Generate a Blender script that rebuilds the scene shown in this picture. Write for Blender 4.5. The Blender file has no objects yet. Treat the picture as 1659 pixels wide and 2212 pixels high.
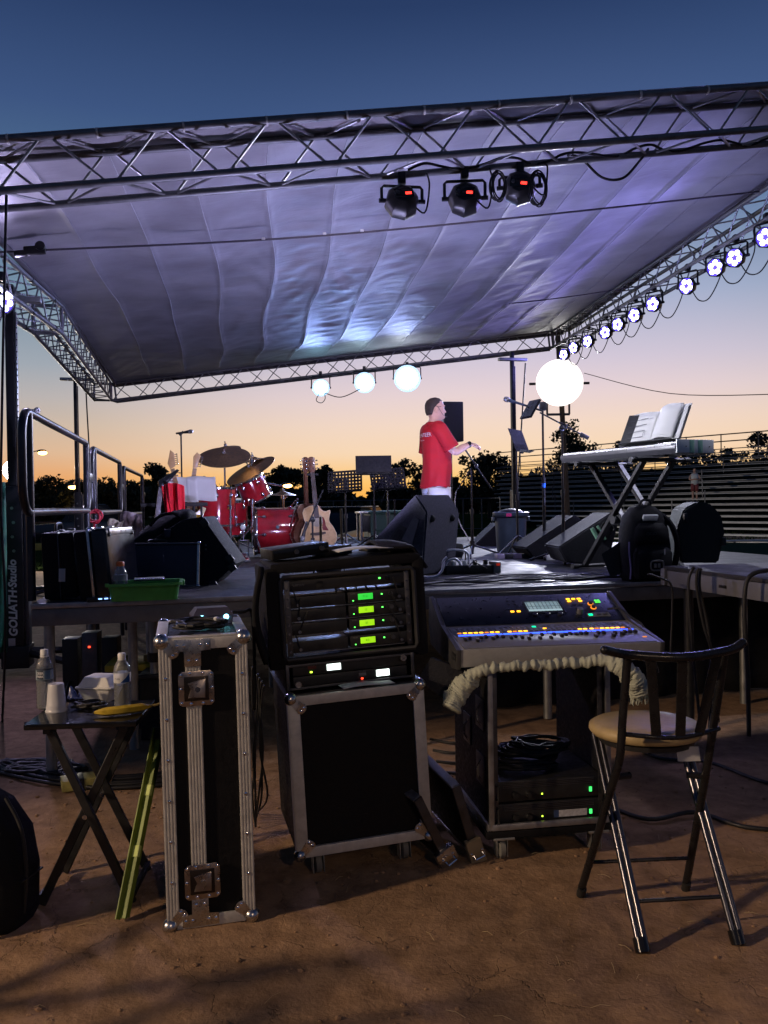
import bpy, bmesh, math, random
from mathutils import Vector, Matrix, Quaternion, noise
random.seed(7)
sc = bpy.context.scene
COL = sc.collection
R = math.radians
V = Vector
# ------------------------------------------------------------------ camera
W0, H0, F0 = 1659.0, 2212.0, 1851.0          # the photograph's frame as it was measured, focal length in the same unit
CAMZ = 1.5
CM = Matrix.Translation((0, 0, CAMZ)) @ Matrix.Rotation(R(90 - .5), 4, 'X') @ Matrix.Rotation(R(-.9), 4, 'Z')
cd = bpy.data.cameras.new('camera'); cam = bpy.data.objects.new('camera', cd); COL.objects.link(cam)
cam.matrix_world = CM
cd.sensor_fit = 'HORIZONTAL'; cd.sensor_width = 36; cd.lens = 36 * F0 / W0
cd.clip_start = .05; cd.clip_end = 3000
sc.camera = cam
sc.view_settings.view_transform = 'Standard'; sc.view_settings.look = 'None'
sc.view_settings.exposure = 0; sc.view_settings.gamma = 1
sc.render.engine = 'CYCLES'
sc.cycles.use_adaptive_sampling = True; sc.cycles.adaptive_threshold = .02; sc.cycles.max_bounces = 6; sc.cycles.diffuse_bounces = 3; sc.cycles.glossy_bounces = 3
sc.cycles.transmission_bounces = 6; sc.cycles.transparent_max_bounces = 12
sc.cycles.sample_clamp_indirect = 4; sc.cycles.use_denoising = True
sc.cycles.caustics_reflective = False; sc.cycles.caustics_refractive = False

def ray(u, v):
    return CM.to_3x3() @ V(((u - W0 / 2) / F0, -(v - H0 / 2) / F0, -1))
def at(u, v, Y):                              # point at depth Y seen at u, v
    d = ray(u, v); return V((0, 0, CAMZ)) + d * (Y / d.y)
def on(u, v, z=0.0):                          # point of the level z seen at u, v
    d = ray(u, v); return V((0, 0, CAMZ)) + d * ((z - CAMZ) / d.z)

def S(h):                                     # '#rrggbb' to linear
    c = [int(h[i:i + 2], 16) / 255 for i in (1, 3, 5)]
    return tuple(((x + .055) / 1.055) ** 2.4 if x > .04045 else x / 12.92 for x in c)

# ------------------------------------------------------------------ dusk sky
w = bpy.data.worlds.new('World'); sc.world = w; w.use_nodes = True
nt = w.node_tree; N = nt.nodes; L = nt.links; N.clear()
tc = N.new('ShaderNodeTexCoord'); sep = N.new('ShaderNodeSeparateXYZ'); L.new(tc.outputs['Generated'], sep.inputs[0])
asin = N.new('ShaderNodeMath'); asin.operation = 'ARCSINE'; L.new(sep.outputs['Z'], asin.inputs[0])
mr = N.new('ShaderNodeMapRange'); mr.inputs['From Min'].default_value = R(-4); mr.inputs['From Max'].default_value = R(60)
L.new(asin.outputs[0], mr.inputs['Value'])
def ramp(stops):
    r = N.new('ShaderNodeValToRGB'); cr = r.color_ramp; cr.interpolation = 'B_SPLINE' if False else 'LINEAR'
    while len(cr.elements) > 1: cr.elements.remove(cr.elements[-1])
    for k, (deg, h) in enumerate(stops):
        p = (deg + 4) / 64.0
        e = cr.elements[0] if k == 0 else cr.elements.new(p)
        e.position = p; e.color = (*S(h), 1)
    L.new(mr.outputs[0], r.inputs['Fac']); return r
rl = ramp([(-4, '#3a2a1c'), (-.3, '#8a5a34'), (.2, '#e88e4a'), (2, '#e9a86e'), (3.6, '#deb896'), (5.2, '#cdb8a4'), (7, '#bab3b1'), (9, '#a0a8b2'), (13, '#7890a4'), (18, '#547394'), (24, '#3d5581'), (30, '#293d65'), (42, '#1a2848'), (60, '#14203b')])
rr = ramp([(-4, '#4a3420'), (-.3, '#b06a2a'), (.2, '#ffb040'), (1.6, '#ffc974'), (3.4, '#f9d9b6'), (5.2, '#f4d9c6'), (7.2, '#e8d3d5'), (9.2, '#d5c9d9'), (13, '#aeb6d4'), (18, '#788bb4'), (24, '#4f6391'), (30, '#384a76'), (42, '#202f55'), (60, '#16233f')])
SUN_AZ = R(9)                                 # the afterglow sits a little right of straight ahead
dirn = N.new('ShaderNodeVectorMath'); dirn.operation = 'DOT_PRODUCT'
L.new(tc.outputs['Generated'], dirn.inputs[0]); dirn.inputs[1].default_value = (math.sin(SUN_AZ), math.cos(SUN_AZ), 0)
az = N.new('ShaderNodeMapRange'); az.interpolation_type = 'SMOOTHSTEP'
az.inputs['From Min'].default_value = .85; az.inputs['From Max'].default_value = 1.0
L.new(dirn.outputs['Value'], az.inputs['Value'])
mx = N.new('ShaderNodeMix'); mx.data_type = 'RGBA'
L.new(az.outputs[0], mx.inputs[0]); L.new(rl.outputs[0], mx.inputs[6]); L.new(rr.outputs[0], mx.inputs[7])
# the half of the sky away from the afterglow is plain dusk blue down to the horizon
bk = N.new('ShaderNodeMapRange'); bk.interpolation_type = 'SMOOTHSTEP'
bk.inputs['From Min'].default_value = -.4; bk.inputs['From Max'].default_value = .75
L.new(dirn.outputs['Value'], bk.inputs['Value'])
rb = ramp([(-4, '#141820'), (0, '#39445c'), (10, '#35486a'), (25, '#263c63'), (60, '#16233f')])
mx2 = N.new('ShaderNodeMix'); mx2.data_type = 'RGBA'
L.new(bk.outputs[0], mx2.inputs[0]); L.new(rb.outputs[0], mx2.inputs[6]); L.new(mx.outputs[2], mx2.inputs[7])
bg = N.new('ShaderNodeBackground'); bg.inputs['Strength'].default_value = 1.0
out = N.new('ShaderNodeOutputWorld'); L.new(mx2.outputs[2], bg.inputs['Color']); L.new(bg.outputs[0], out.inputs['Surface'])

# ------------------------------------------------------------------ materials
MATS = {}
def mat(name, col, rough=.5, metal=0.0, var=.18, scale=14, bump=0.0, bscale=60, spec=.5, coat=0.0, trans=0.0, sheen=0.0, ior=1.45, alpha=1.0, wear=0.0):
    if name in MATS: return MATS[name]
    if isinstance(col, str): col = S(col)
    m = bpy.data.materials.new(name); m.use_nodes = True; n = m.node_tree.nodes; l = m.node_tree.links
    b = n['Principled BSDF']; b.inputs['Metallic'].default_value = metal; b.inputs['Specular IOR Level'].default_value = spec
    b.inputs['Coat Weight'].default_value = coat; b.inputs['Transmission Weight'].default_value = trans
    b.inputs['Sheen Weight'].default_value = sheen; b.inputs['IOR'].default_value = ior; b.inputs['Alpha'].default_value = alpha
    t = n.new('ShaderNodeTexCoord'); g = n.new('ShaderNodeNewGeometry')
    no = n.new('ShaderNodeTexNoise'); no.inputs['Scale'].default_value = scale; no.inputs['Detail'].default_value = 5; no.inputs['Roughness'].default_value = .65
    l.new(g.outputs['Position'], no.inputs['Vector'])
    mr = n.new('ShaderNodeMapRange'); mr.inputs['From Min'].default_value = .3; mr.inputs['From Max'].default_value = .7
    mr.inputs['To Min'].default_value = 1 - var; mr.inputs['To Max'].default_value = 1 + var; l.new(no.outputs['Fac'], mr.inputs['Value'])
    vm = n.new('ShaderNodeVectorMath'); vm.operation = 'SCALE'; vm.inputs[0].default_value = col; l.new(mr.outputs[0], vm.inputs['Scale'])
    colout = vm.outputs[0]
    if wear:                                              # scuffs and rubbed spots
        mp = n.new('ShaderNodeMapping'); mp.inputs['Scale'].default_value = (9, 9, 55); mp.inputs['Rotation'].default_value = (.4, .9, .3); l.new(g.outputs['Position'], mp.inputs['Vector'])
        nw = n.new('ShaderNodeTexNoise'); nw.inputs['Scale'].default_value = 2.2; nw.inputs['Detail'].default_value = 7; nw.inputs['Roughness'].default_value = .75; l.new(mp.outputs[0], nw.inputs['Vector'])
        n2 = n.new('ShaderNodeTexNoise'); n2.inputs['Scale'].default_value = 5; n2.inputs['Detail'].default_value = 3; l.new(g.outputs['Position'], n2.inputs['Vector'])
        th = n.new('ShaderNodeMapRange'); th.inputs['From Min'].default_value = .63; th.inputs['From Max'].default_value = .72; l.new(nw.outputs['Fac'], th.inputs['Value'])
        t2 = n.new('ShaderNodeMapRange'); t2.inputs['From Min'].default_value = .42; t2.inputs['From Max'].default_value = .62; l.new(n2.outputs['Fac'], t2.inputs['Value'])
        mm = n.new('ShaderNodeMath'); mm.operation = 'MULTIPLY'; l.new(th.outputs[0], mm.inputs[0]); l.new(t2.outputs[0], mm.inputs[1])
        mc = n.new('ShaderNodeMix'); mc.data_type = 'RGBA'; l.new(mm.outputs[0], mc.inputs[0]); l.new(vm.outputs[0], mc.inputs[6]); mc.inputs[7].default_value = (wear, wear * .96, wear * .9, 1)
        colout = mc.outputs[2]
    l.new(colout, b.inputs['Base Color'])
    mr2 = n.new('ShaderNodeMapRange'); mr2.inputs['From Min'].default_value = .3; mr2.inputs['From Max'].default_value = .7
    mr2.inputs['To Min'].default_value = max(.03, rough * (1 - var)); mr2.inputs['To Max'].default_value = min(1, rough * (1 + var)); l.new(no.outputs['Fac'], mr2.inputs['Value'])
    l.new(mr2.outputs[0], b.inputs['Roughness'])
    if bump:
        nb = n.new('ShaderNodeTexNoise'); nb.inputs['Scale'].default_value = bscale; nb.inputs['Detail'].default_value = 4
        l.new(g.outputs['Position'], nb.inputs['Vector'])
        bu = n.new('ShaderNodeBump'); bu.inputs['Strength'].default_value = bump; bu.inputs['Distance'].default_value = .01
        l.new(nb.outputs['Fac'], bu.inputs['Height']); l.new(bu.outputs[0], b.inputs['Normal'])
    MATS[name] = m; return m
def emi(name, col, strength):
    if name in MATS: return MATS[name]
    if isinstance(col, str): col = S(col)
    m = bpy.data.materials.new(name); m.use_nodes = True; n = m.node_tree.nodes
    b = n['Principled BSDF']; b.inputs['Base Color'].default_value = (*[min(.8, c) for c in col], 1); b.inputs['Roughness'].default_value = .3
    b.inputs['Emission Color'].default_value = (*col, 1); b.inputs['Emission Strength'].default_value = strength
    MATS[name] = m; return m

alu = mat('brushed aluminium', (.42, .41, .40), .38, 1.0, .2, 30)
alu_dull = mat('weathered aluminium', (.33, .33, .34), .5, 1.0, .25, 18)
chrome = mat('chrome', (.75, .75, .77), .12, 1.0, .1, 20)
steel_dk = mat('dark steel', (.10, .10, .11), .42, .9, .2, 20)
blk_metal = mat('black painted metal', (.012, .012, .013), .38, 0, .3, 30)
blk_sat = mat('black satin plastic', (.014, .014, .015), .45, 0, .3, 40)
blk_gloss = mat('black gloss lacquer', (.008, .008, .009), .16, 0, .3, 25)
blk_matte = mat('black matte', (.010, .010, .011), .8, 0, .3, 30)
blk_fab = mat('black woven nylon', (.010, .010, .012), .9, 0, .35, 40, .35, 300, spec=.15)
blk_lam = mat('black case laminate', (.006, .006, .007), .6, 0, .35, 60, .1, 220, spec=.2, wear=.035)
carpet_dk = mat('charcoal speaker carpet', (.018, .018, .023), .95, 0, .4, 60, .5, 260, spec=.15)
rubber = mat('black rubber', (.016, .016, .016), .6, 0, .3, 30)
cable_m = mat('black cable jacket', (.012, .012, .013), .55, 0, .3, 30)
white_pl = mat('white plastic', (.72, .72, .70), .4, 0, .06, 30)
white_pap = mat('white paper', (.78, .78, .76), .75, 0, .05, 12)
def thin_paper(m):                                       # sheets let some light through
    n = m.node_tree.nodes; l = m.node_tree.links; b = n['Principled BSDF']; t = n.new('ShaderNodeBsdfTranslucent'); t.inputs[0].default_value = (.75, .75, .73, 1)
    x = n.new('ShaderNodeMixShader'); x.inputs[0].default_value = .4; l.new(b.outputs[0], x.inputs[1]); l.new(t.outputs[0], x.inputs[2]); l.new(x.outputs[0], n['Material Output'].inputs['Surface'])
thin_paper(white_pap)

# ------------------------------------------------------------------ mesh builders
def align(d):
    return V((0, 0, 1)).rotation_difference(V(d).normalized())
class G:
    def __init__(s): s.bm = bmesh.new()
    def box(s, c, sz, rot=None, bev=0.0, seg=2):
        m = Matrix.Translation(c) @ (rot.to_4x4() if rot is not None else Matrix()) @ Matrix.Diagonal((*sz, 1))
        r = bmesh.ops.create_cube(s.bm, size=1, matrix=m)
        if bev:
            es = list({e for v in r['verts'] for e in v.link_edges})
            bmesh.ops.bevel(s.bm, geom=es, offset=bev, segments=seg, profile=.6, affect='EDGES')
        return s
    def cyl(s, p0, p1, r0, r1=None, seg=12):
        p0, p1 = V(p0), V(p1); d = p1 - p0; r1 = r0 if r1 is None else r1
        m = Matrix.Translation((p0 + p1) / 2) @ align(d).to_matrix().to_4x4()
        bmesh.ops.create_cone(s.bm, cap_ends=True, segments=seg, radius1=max(r0, 1e-5), radius2=max(r1, 1e-5), depth=d.length, matrix=m)
        return s
    def sph(s, c, r, seg=12, rot=None):
        r = (r, r, r) if not hasattr(r, '__len__') else r
        m = Matrix.Translation(c) @ (rot.to_4x4() if rot is not None else Matrix()) @ Matrix.Diagonal((*r, 1))
        bmesh.ops.create_uvsphere(s.bm, u_segments=seg, v_segments=max(6, seg * 2 // 3), radius=1, matrix=m); return s
    def mesh(s, vs, fs):
        b = [s.bm.verts.new(v) for v in vs]
        for f in fs:
            try: s.bm.faces.new([b[i] for i in f])
            except ValueError: pass
        return s
    def tube(s, pts, r, seg=7, closed=False, caps=True):
        pts = [V(p) for p in pts]; n = len(pts); rr = r if hasattr(r, '__len__') else [r] * n
        vs = []; fs = []; up = None
        for i, p in enumerate(pts):
            if closed: d = pts[(i + 1) % n] - pts[i - 1]
            else: d = pts[min(i + 1, n - 1)] - pts[max(i - 1, 0)]
            d = d.normalized() if d.length > 1e-9 else V((0, 0, 1))
            if up is None:
                up = V((0, 0, 1)) if abs(d.z) < .9 else V((1, 0, 0))
            up = (up - d * up.dot(d))
            up = up.normalized() if up.length > 1e-6 else d.orthogonal().normalized()
            sd = d.cross(up)
            for k in range(seg):
                a = 2 * math.pi * k / seg
                vs.append(p + (up * math.cos(a) + sd * math.sin(a)) * rr[i])
        for i in range(n if closed else n - 1):
            for k in range(seg):
                j = (i + 1) % n
                fs.append((i * seg + k, i * seg + (k + 1) % seg, j * seg + (k + 1) % seg, j * seg + k))
        if caps and not closed:
            fs.append(tuple(range(seg))[::-1]); fs.append(tuple((n - 1) * seg + k for k in range(seg)))
        return s.mesh(vs, fs)
    def lathe(s, prof, seg=20, m=None):
        m = m or Matrix(); vs = []; fs = []; n = len(prof)
        for (r, z) in prof:
            for k in range(seg):
                a = 2 * math.pi * k / seg
                vs.append(m @ V((r * math.cos(a), r * math.sin(a), z)))
        for i in range(n - 1):
            for k in range(seg):
                fs.append((i * seg + k, i * seg + (k + 1) % seg, (i + 1) * seg + (k + 1) % seg, (i + 1) * seg + k))
        if prof[0][0] > 1e-4: fs.append(tuple(range(seg))[::-1])
        if prof[-1][0] > 1e-4: fs.append(tuple((n - 1) * seg + k for k in range(seg)))
        return s.mesh(vs, fs)
    def prism(s, poly, z0, z1, m=None, bev=0.0):   # poly in x,y extruded along z, then m
        m = m or Matrix(); n = len(poly)
        vs = [s.bm.verts.new(m @ V((x, y, z0))) for x, y in poly] + [s.bm.verts.new(m @ V((x, y, z1))) for x, y in poly]
        fs = [s.bm.faces.new(vs[:n][::-1]), s.bm.faces.new(vs[n:])]
        for i in range(n): fs.append(s.bm.faces.new((vs[i], vs[(i + 1) % n], vs[n + (i + 1) % n], vs[n + i])))
        if bev:
            es = list({e for v in vs for e in v.link_edges})
            bmesh.ops.bevel(s.bm, geom=es, offset=bev, segments=2, profile=.6, affect='EDGES')
        return s
    def loft(s, rings, closed_ends=True):           # rings: equal-length vertex loops
        n = len(rings[0]); vs = [V(p) for r in rings for p in r]; fs = []
        for i in range(len(rings) - 1):
            for k in range(n): fs.append((i * n + k, i * n + (k + 1) % n, (i + 1) * n + (k + 1) % n, (i + 1) * n + k))
        if closed_ends: fs.append(tuple(range(n))[::-1]); fs.append(tuple((len(rings) - 1) * n + k for k in range(n)))
        return s.mesh(vs, fs)
    def sheet(s, fn, nu, nv):
        vs = [fn(i / nu, j / nv) for j in range(nv + 1) for i in range(nu + 1)]
        fs = [(j * (nu + 1) + i, j * (nu + 1) + i + 1, (j + 1) * (nu + 1) + i + 1, (j + 1) * (nu + 1) + i) for j in range(nv) for i in range(nu)]
        return s.mesh(vs, fs)
    def obj(s, name, m, parent=None, smooth=35, thick=0.0, sub=0, loc=None):
        me = bpy.data.meshes.new(name)
        bmesh.ops.recalc_face_normals(s.bm, faces=s.bm.faces[:])
        s.bm.to_mesh(me); s.bm.free()
        me.materials.append(m)
        if smooth:
            me.shade_smooth()
            if smooth < 180: me.set_sharp_from_angle(angle=R(smooth))
        o = bpy.data.objects.new(name, me); COL.objects.link(o)
        if parent is not None: o.parent = parent
        if loc is not None: o.location = loc
        if thick:
            md = o.modifiers.new('thickness', 'SOLIDIFY'); md.thickness = thick; md.offset = 0
        if sub:
            md = o.modifiers.new('smooth', 'SUBSURF'); md.levels = sub; md.render_levels = sub
        return o
UNIT = {}
def rod(parent, name, p0, p1, r, m, seg=10):           # shared unit cylinder, one object per rod
    key = ('c', m.name, seg)
    if key not in UNIT:
        me = G().cyl((0, 0, 0), (0, 0, 1), 1, seg=seg).obj('x', m); UNIT[key] = me.data; bpy.data.objects.remove(me); UNIT[key].name = 'rod'
    p0, p1 = V(p0), V(p1); d = p1 - p0
    o = bpy.data.objects.new(name, UNIT[key]); COL.objects.link(o)
    o.rotation_mode = 'QUATERNION'; o.location = p0; o.rotation_quaternion = align(d); o.scale = (r, r, d.length)
    if parent is not None: o.parent = parent
    return o
def bar(parent, name, p0, p1, wx, wy, m, bev=.002, roll=0):   # rectangular bar between two points
    p0, p1 = V(p0), V(p1); d = p1 - p0
    q = align(d) @ Quaternion((0, 0, 1), roll)
    g = G().box((0, 0, d.length / 2), (wx, wy, d.length), bev=bev, seg=1)
    o = g.obj(name, m, parent); o.rotation_mode = 'QUATERNION'; o.rotation_quaternion = q; o.location = p0
    return o
def box(parent, name, c, sz, m, bev=.003, rot=None, seg=2):
    key = ('b', tuple(round(x, 4) for x in sz), m.name, bev)
    if key in UNIT:
        o = bpy.data.objects.new(name, UNIT[key]); COL.objects.link(o)
        if parent is not None: o.parent = parent
    else:
        o = G().box((0, 0, 0), sz, bev=bev, seg=seg).obj(name, m, parent); UNIT[key] = o.data
    o.location = c
    if rot is not None: o.rotation_euler = rot
    return o
def share(parent, name, src, loc, rot=None, scale=None):        # one more object on an existing mesh
    o = bpy.data.objects.new(name, src.data); COL.objects.link(o); o.parent = parent; o.location = loc
    if rot is not None: o.rotation_euler = rot
    if scale is not None: o.scale = scale
    return o
def tag(o, label, cat, group=None, kind=None):
    o['label'] = label; o['category'] = cat
    if group: o['group'] = group
    if kind: o['kind'] = kind
    return o
def thing(name, label, cat, loc=(0, 0, 0), rz=0.0, group=None, rot=None):
    o = bpy.data.objects.new(name, None); COL.objects.link(o); o.empty_display_size = .1
    o.location = loc; o.rotation_euler = rot if rot is not None else (0, 0, rz)
    return tag(o, label, cat, group)
def struct(o): o['kind'] = 'structure'; return o
def smooth_path(pts, sub=6):
    pts = [V(p) for p in pts]; res = []
    for i in range(len(pts) - 1):
        a, b, c, d = pts[max(i - 1, 0)], pts[i], pts[i + 1], pts[min(i + 2, len(pts) - 1)]
        for k in range(sub):
            t = k / sub
            res.append(.5 * ((2 * b) + (c - a) * t + (2 * a - 5 * b + 4 * c - d) * t * t + (3 * b - a - 3 * c + d) * t ** 3))
    return res + [pts[-1]]
def cable(name, pts, r, label=None, cat='cable', group=None, parent=None, m=None, sub=6, seg=6):
    o = G().tube(smooth_path(pts, sub), r, seg).obj(name, m or cable_m, parent, smooth=180)
    if label: tag(o, label, cat, group)
    return o
def coil(name, c, r, turns, rw, label=None, cat='cable coil', group=None, parent=None, m=None, flat=.5, seed=1, tilt=None, cr=.006):
    rnd = random.Random(seed); pts = []
    for k in range(turns * 14):
        a = 2 * math.pi * k / 14; q = r * (1 + rnd.uniform(-.22, .22) * (k % 14 > 3)) ; z = cr + flat * cr * 2 * (k / 14) * .5 + rnd.uniform(0, cr)
        p = V((q * math.cos(a) + rnd.uniform(-.01, .01), q * rw * math.sin(a) + rnd.uniform(-.01, .01), z))
        if tilt is not None: p = tilt @ p
        pts.append(V(c) + p)
    return cable(name, pts, cr, label, cat, group, parent, m, sub=3, seg=5)
def text_curve(parent, name, body, size, m, loc, rot, extrude=.0006, align_x='CENTER', shear=0, xscale=1.0, bold=0.0):
    cu = bpy.data.curves.new(name, 'FONT'); cu.body = body; cu.size = size; cu.extrude = extrude; cu.align_x = align_x; cu.align_y = 'CENTER'; cu.shear = shear
    cu.resolution_u = 3; cu.offset = bold
    o = bpy.data.objects.new(name, cu); COL.objects.link(o); o.parent = parent; o.location = loc; o.rotation_euler = rot; o.scale = (xscale, 1, 1)
    cu.materials.append(m); return o
def lamp(parent, kind, loc, col, energy, aim=None, size=60, blend=.5, radius=.05):
    ld = bpy.data.lights.new('lamp_light', kind); ld.color = col; ld.energy = energy
    if kind == 'SPOT': ld.spot_size = R(size); ld.spot_blend = blend
    ld.shadow_soft_size = radius
    o = bpy.data.objects.new('lamp_light', ld); COL.objects.link(o)
    if parent is not None: o.parent = parent
    o.location = loc
    if aim is not None:
        o.rotation_mode = 'QUATERNION'; o.rotation_quaternion = V((0, 0, -1)).rotation_difference(V(aim).normalized())
    return o
def text(*a, **k):                                       # lettering as a real mesh
    o = text_curve(*a, **k); bpy.context.view_layer.update()
    me = bpy.data.meshes.new_from_object(o.evaluated_get(bpy.context.evaluated_depsgraph_get()))
    n_ = bpy.data.objects.new(o.name, me); m_ = o.data.materials[0]
    loc, rot, scl, par_ = o.location.copy(), o.rotation_euler.copy(), o.scale.copy(), o.parent
    nm = o.name; bpy.data.objects.remove(o); n_.name = nm; COL.objects.link(n_); n_.parent = par_; n_.location = loc; n_.rotation_euler = rot; n_.scale = scl
    if not me.materials: me.materials.append(m_)
    return n_
SY = R(12.5)                                             # how far the stage is turned to the picture plane
E_ = V((math.cos(SY), math.sin(SY), 0)); N_ = V((-math.sin(SY), math.cos(SY), 0))
LD, MD = .98, .93                                        # left deck and main deck levels
# ------------------------------------------------------------------ floodlights behind the camera that light the dirt in front of the stage
def flood_pole(name, label, base, h, aim, col, energy, size=50):
    t = thing(name, label, 'light pole', base, group='floodlight poles behind the sound desk')
    rod(t, 'pole', (0, 0, 0), (0, 0, h + .3), .07, alu_dull)
    d = (V(aim) - V((base[0], base[1], h))).normalized()
    q = align(d)
    b = G().box((0, 0, 0), (.5, .35, .16), bev=.03).obj('lamp_housing', steel_dk, t); b.rotation_mode = 'QUATERNION'; b.rotation_quaternion = q; b.location = (0, 0, h)
    g = G().box((0, 0, .085), (.44, .29, .008)).obj('lamp_glass', emi('warm flood glass', (1, .62, .28), 14), b)
    lamp(t, 'SPOT', V((0, 0, h)) + d * .2, col, energy, d, size, .4, .28)
flood_pole('floodlight_pole', 'tall floodlight pole off to the left of the sound desk', (-10.5, -2.2, 0), 5.2, (-.45, 2.6, 0), (1, .71, .46), 4000, 24)
flood_pole('floodlight_pole', 'tall floodlight pole behind the sound desk to the right', (4.5, -11.5, 0), 7.0, (.2, 2.5, 0), (1, .68, .42), 900, 14)

# ------------------------------------------------------------------ ground
def axis(a, b, step, far, grow=1.22):
    xs = []; x = a
    while x < b: xs.append(x); x += step
    s = step
    while x < far: xs.append(x); s *= grow; x += s
    xs.append(far); x = a; s = step; pre = []
    while x > -far:
        s *= grow; x -= s; pre.append(max(x, -far))
    return pre[::-1] + xs
FEET = [(-.05, 2.55, .4), (.3, 2.7, .9), (.62, 2.45, .3), (.1, 2.95, .7), (-.5, 2.4, 1.9), (.95, 2.55, 2.4), (1.3, 2.6, .2), (.45, 3.15, 1.2), (-.3, 2.8, 2.1), (1.25, 3.1, .5), (-1.0, 2.6, .3)]   # shoe prints
def gz(x, y):
    k = 1.0 / (1 + (max(0, abs(x) - 6) + max(0, y - 9)) * .2)
    return k * (.011 * noise.noise((x * 1.7, y * 1.7, 3)) + .007 * noise.noise((x * 5, y * 5, 1)) + .004 * noise.noise((x * 13, y * 13, 8)) + .0035 * noise.noise((x * 31, y * 31, 2)) - sum(.010 * math.exp(-(((x - fx) * math.cos(fa) + (y - fy) * math.sin(fa)) / .10) ** 4 - ((-(x - fx) * math.sin(fa) + (y - fy) * math.cos(fa)) / .038) ** 4) for fx, fy, fa in FEET if abs(x - fx) < .2 and abs(y - fy) < .2)) - .004
xs = axis(-2.6, 2.8, .03, 900); ys = [y for y in axis(1.6, 5.2, .03, 900) if y > -300]
gm = bpy.data.meshes.new('ground'); nx = len(xs)
gm.from_pydata([(x, y, gz(x, y)) for y in ys for x in xs], [], [(j * nx + i, j * nx + i + 1, (j + 1) * nx + i + 1, (j + 1) * nx + i) for j in range(len(ys) - 1) for i in range(nx - 1)])
gm.shade_smooth()
dirt = bpy.data.materials.new('red brown dirt'); dirt.use_nodes = True
def dirt_nodes(m):
    n = m.node_tree.nodes; l = m.node_tree.links; b = n['Principled BSDF']
    g = n.new('ShaderNodeNewGeometry')
    def noi(sc_, det=6, ro=.6):
        x = n.new('ShaderNodeTexNoise'); x.inputs['Scale'].default_value = sc_; x.inputs['Detail'].default_value = det; x.inputs['Roughness'].default_value = ro
        l.new(g.outputs['Position'], x.inputs['Vector']); return x
    a = noi(1.3); c = noi(9, 8, .7); f = noi(60, 4)
    r1 = n.new('ShaderNodeValToRGB'); r1.color_ramp.elements[0].color = (.195, .115, .064, 1); r1.color_ramp.elements[1].color = (.37, .232, .136, 1)
    r1.color_ramp.elements[0].position = .32; r1.color_ramp.elements[1].position = .68
    l.new(c.outputs['Fac'], r1.inputs['Fac'])
    mr = n.new('ShaderNodeMapRange'); mr.inputs['From Min'].default_value = .3; mr.inputs['From Max'].default_value = .7; mr.inputs['To Min'].default_value = .72; mr.inputs['To Max'].default_value = 1.2
    l.new(a.outputs['Fac'], mr.inputs['Value'])
    # dried cracks
    wv = n.new('ShaderNodeVectorMath'); wv.operation = 'ADD'; ns = n.new('ShaderNodeVectorMath'); ns.operation = 'SCALE'; ns.inputs['Scale'].default_value = .22
    l.new(noi(4).outputs['Color'], ns.inputs[0]); l.new(g.outputs['Position'], wv.inputs[0]); l.new(ns.outputs[0], wv.inputs[1])
    vo = n.new('ShaderNodeTexVoronoi'); vo.feature = 'DISTANCE_TO_EDGE'; vo.inputs['Scale'].default_value = 4.2; l.new(wv.outputs[0], vo.inputs['Vector'])
    cr = n.new('ShaderNodeMapRange'); cr.inputs['From Min'].default_value = 0; cr.inputs['From Max'].default_value = .012; cr.clamp = True; l.new(vo.outputs['Distance'], cr.inputs['Value'])
    gate = n.new('ShaderNodeMapRange'); gate.inputs['From Min'].default_value = .50; gate.inputs['From Max'].default_value = .58; l.new(noi(2.1, 3).outputs['Fac'], gate.inputs['Value'])
    mxm = n.new('ShaderNodeMath'); mxm.operation = 'MAXIMUM'; inv = n.new('ShaderNodeMath'); inv.operation = 'SUBTRACT'; inv.inputs[0].default_value = 1; l.new(gate.outputs[0], inv.inputs[1])
    l.new(cr.outputs[0], mxm.inputs[0]); l.new(inv.outputs[0], mxm.inputs[1])
    ck = n.new('ShaderNodeMapRange'); ck.inputs['To Min'].default_value = .62; ck.inputs['To Max'].default_value = 1; l.new(mxm.outputs[0], ck.inputs['Value'])
    mul = n.new('ShaderNodeMath'); mul.operation = 'MULTIPLY'; l.new(mr.outputs[0], mul.inputs[0]); l.new(ck.outputs[0], mul.inputs[1])
    vs = n.new('ShaderNodeVectorMath'); vs.operation = 'SCALE'; l.new(r1.outputs[0], vs.inputs[0]); l.new(mul.outputs[0], vs.inputs['Scale'])
    l.new(vs.outputs[0], b.inputs['Base Color']); b.inputs['Roughness'].default_value = .92; b.inputs['Specular IOR Level'].default_value = .2
    hs = n.new('ShaderNodeMath'); hs.operation = 'ADD'; l.new(c.outputs['Fac'], hs.inputs[0])
    h2 = n.new('ShaderNodeMath'); h2.operation = 'MULTIPLY_ADD'; l.new(f.outputs['Fac'], h2.inputs[0]); h2.inputs[1].default_value = .35; l.new(mxm.outputs[0], h2.inputs[2])
    l.new(h2.outputs[0], hs.inputs[1])
    bu = n.new('ShaderNodeBump'); bu.inputs['Strength'].default_value = .55; bu.inputs['Distance'].default_value = .02; l.new(hs.outputs[0], bu.inputs['Height']); l.new(bu.outputs[0], b.inputs['Normal'])
dirt_nodes(dirt); gm.materials.append(dirt)
go = bpy.data.objects.new('ground', gm); COL.objects.link(go); struct(go)
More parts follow.
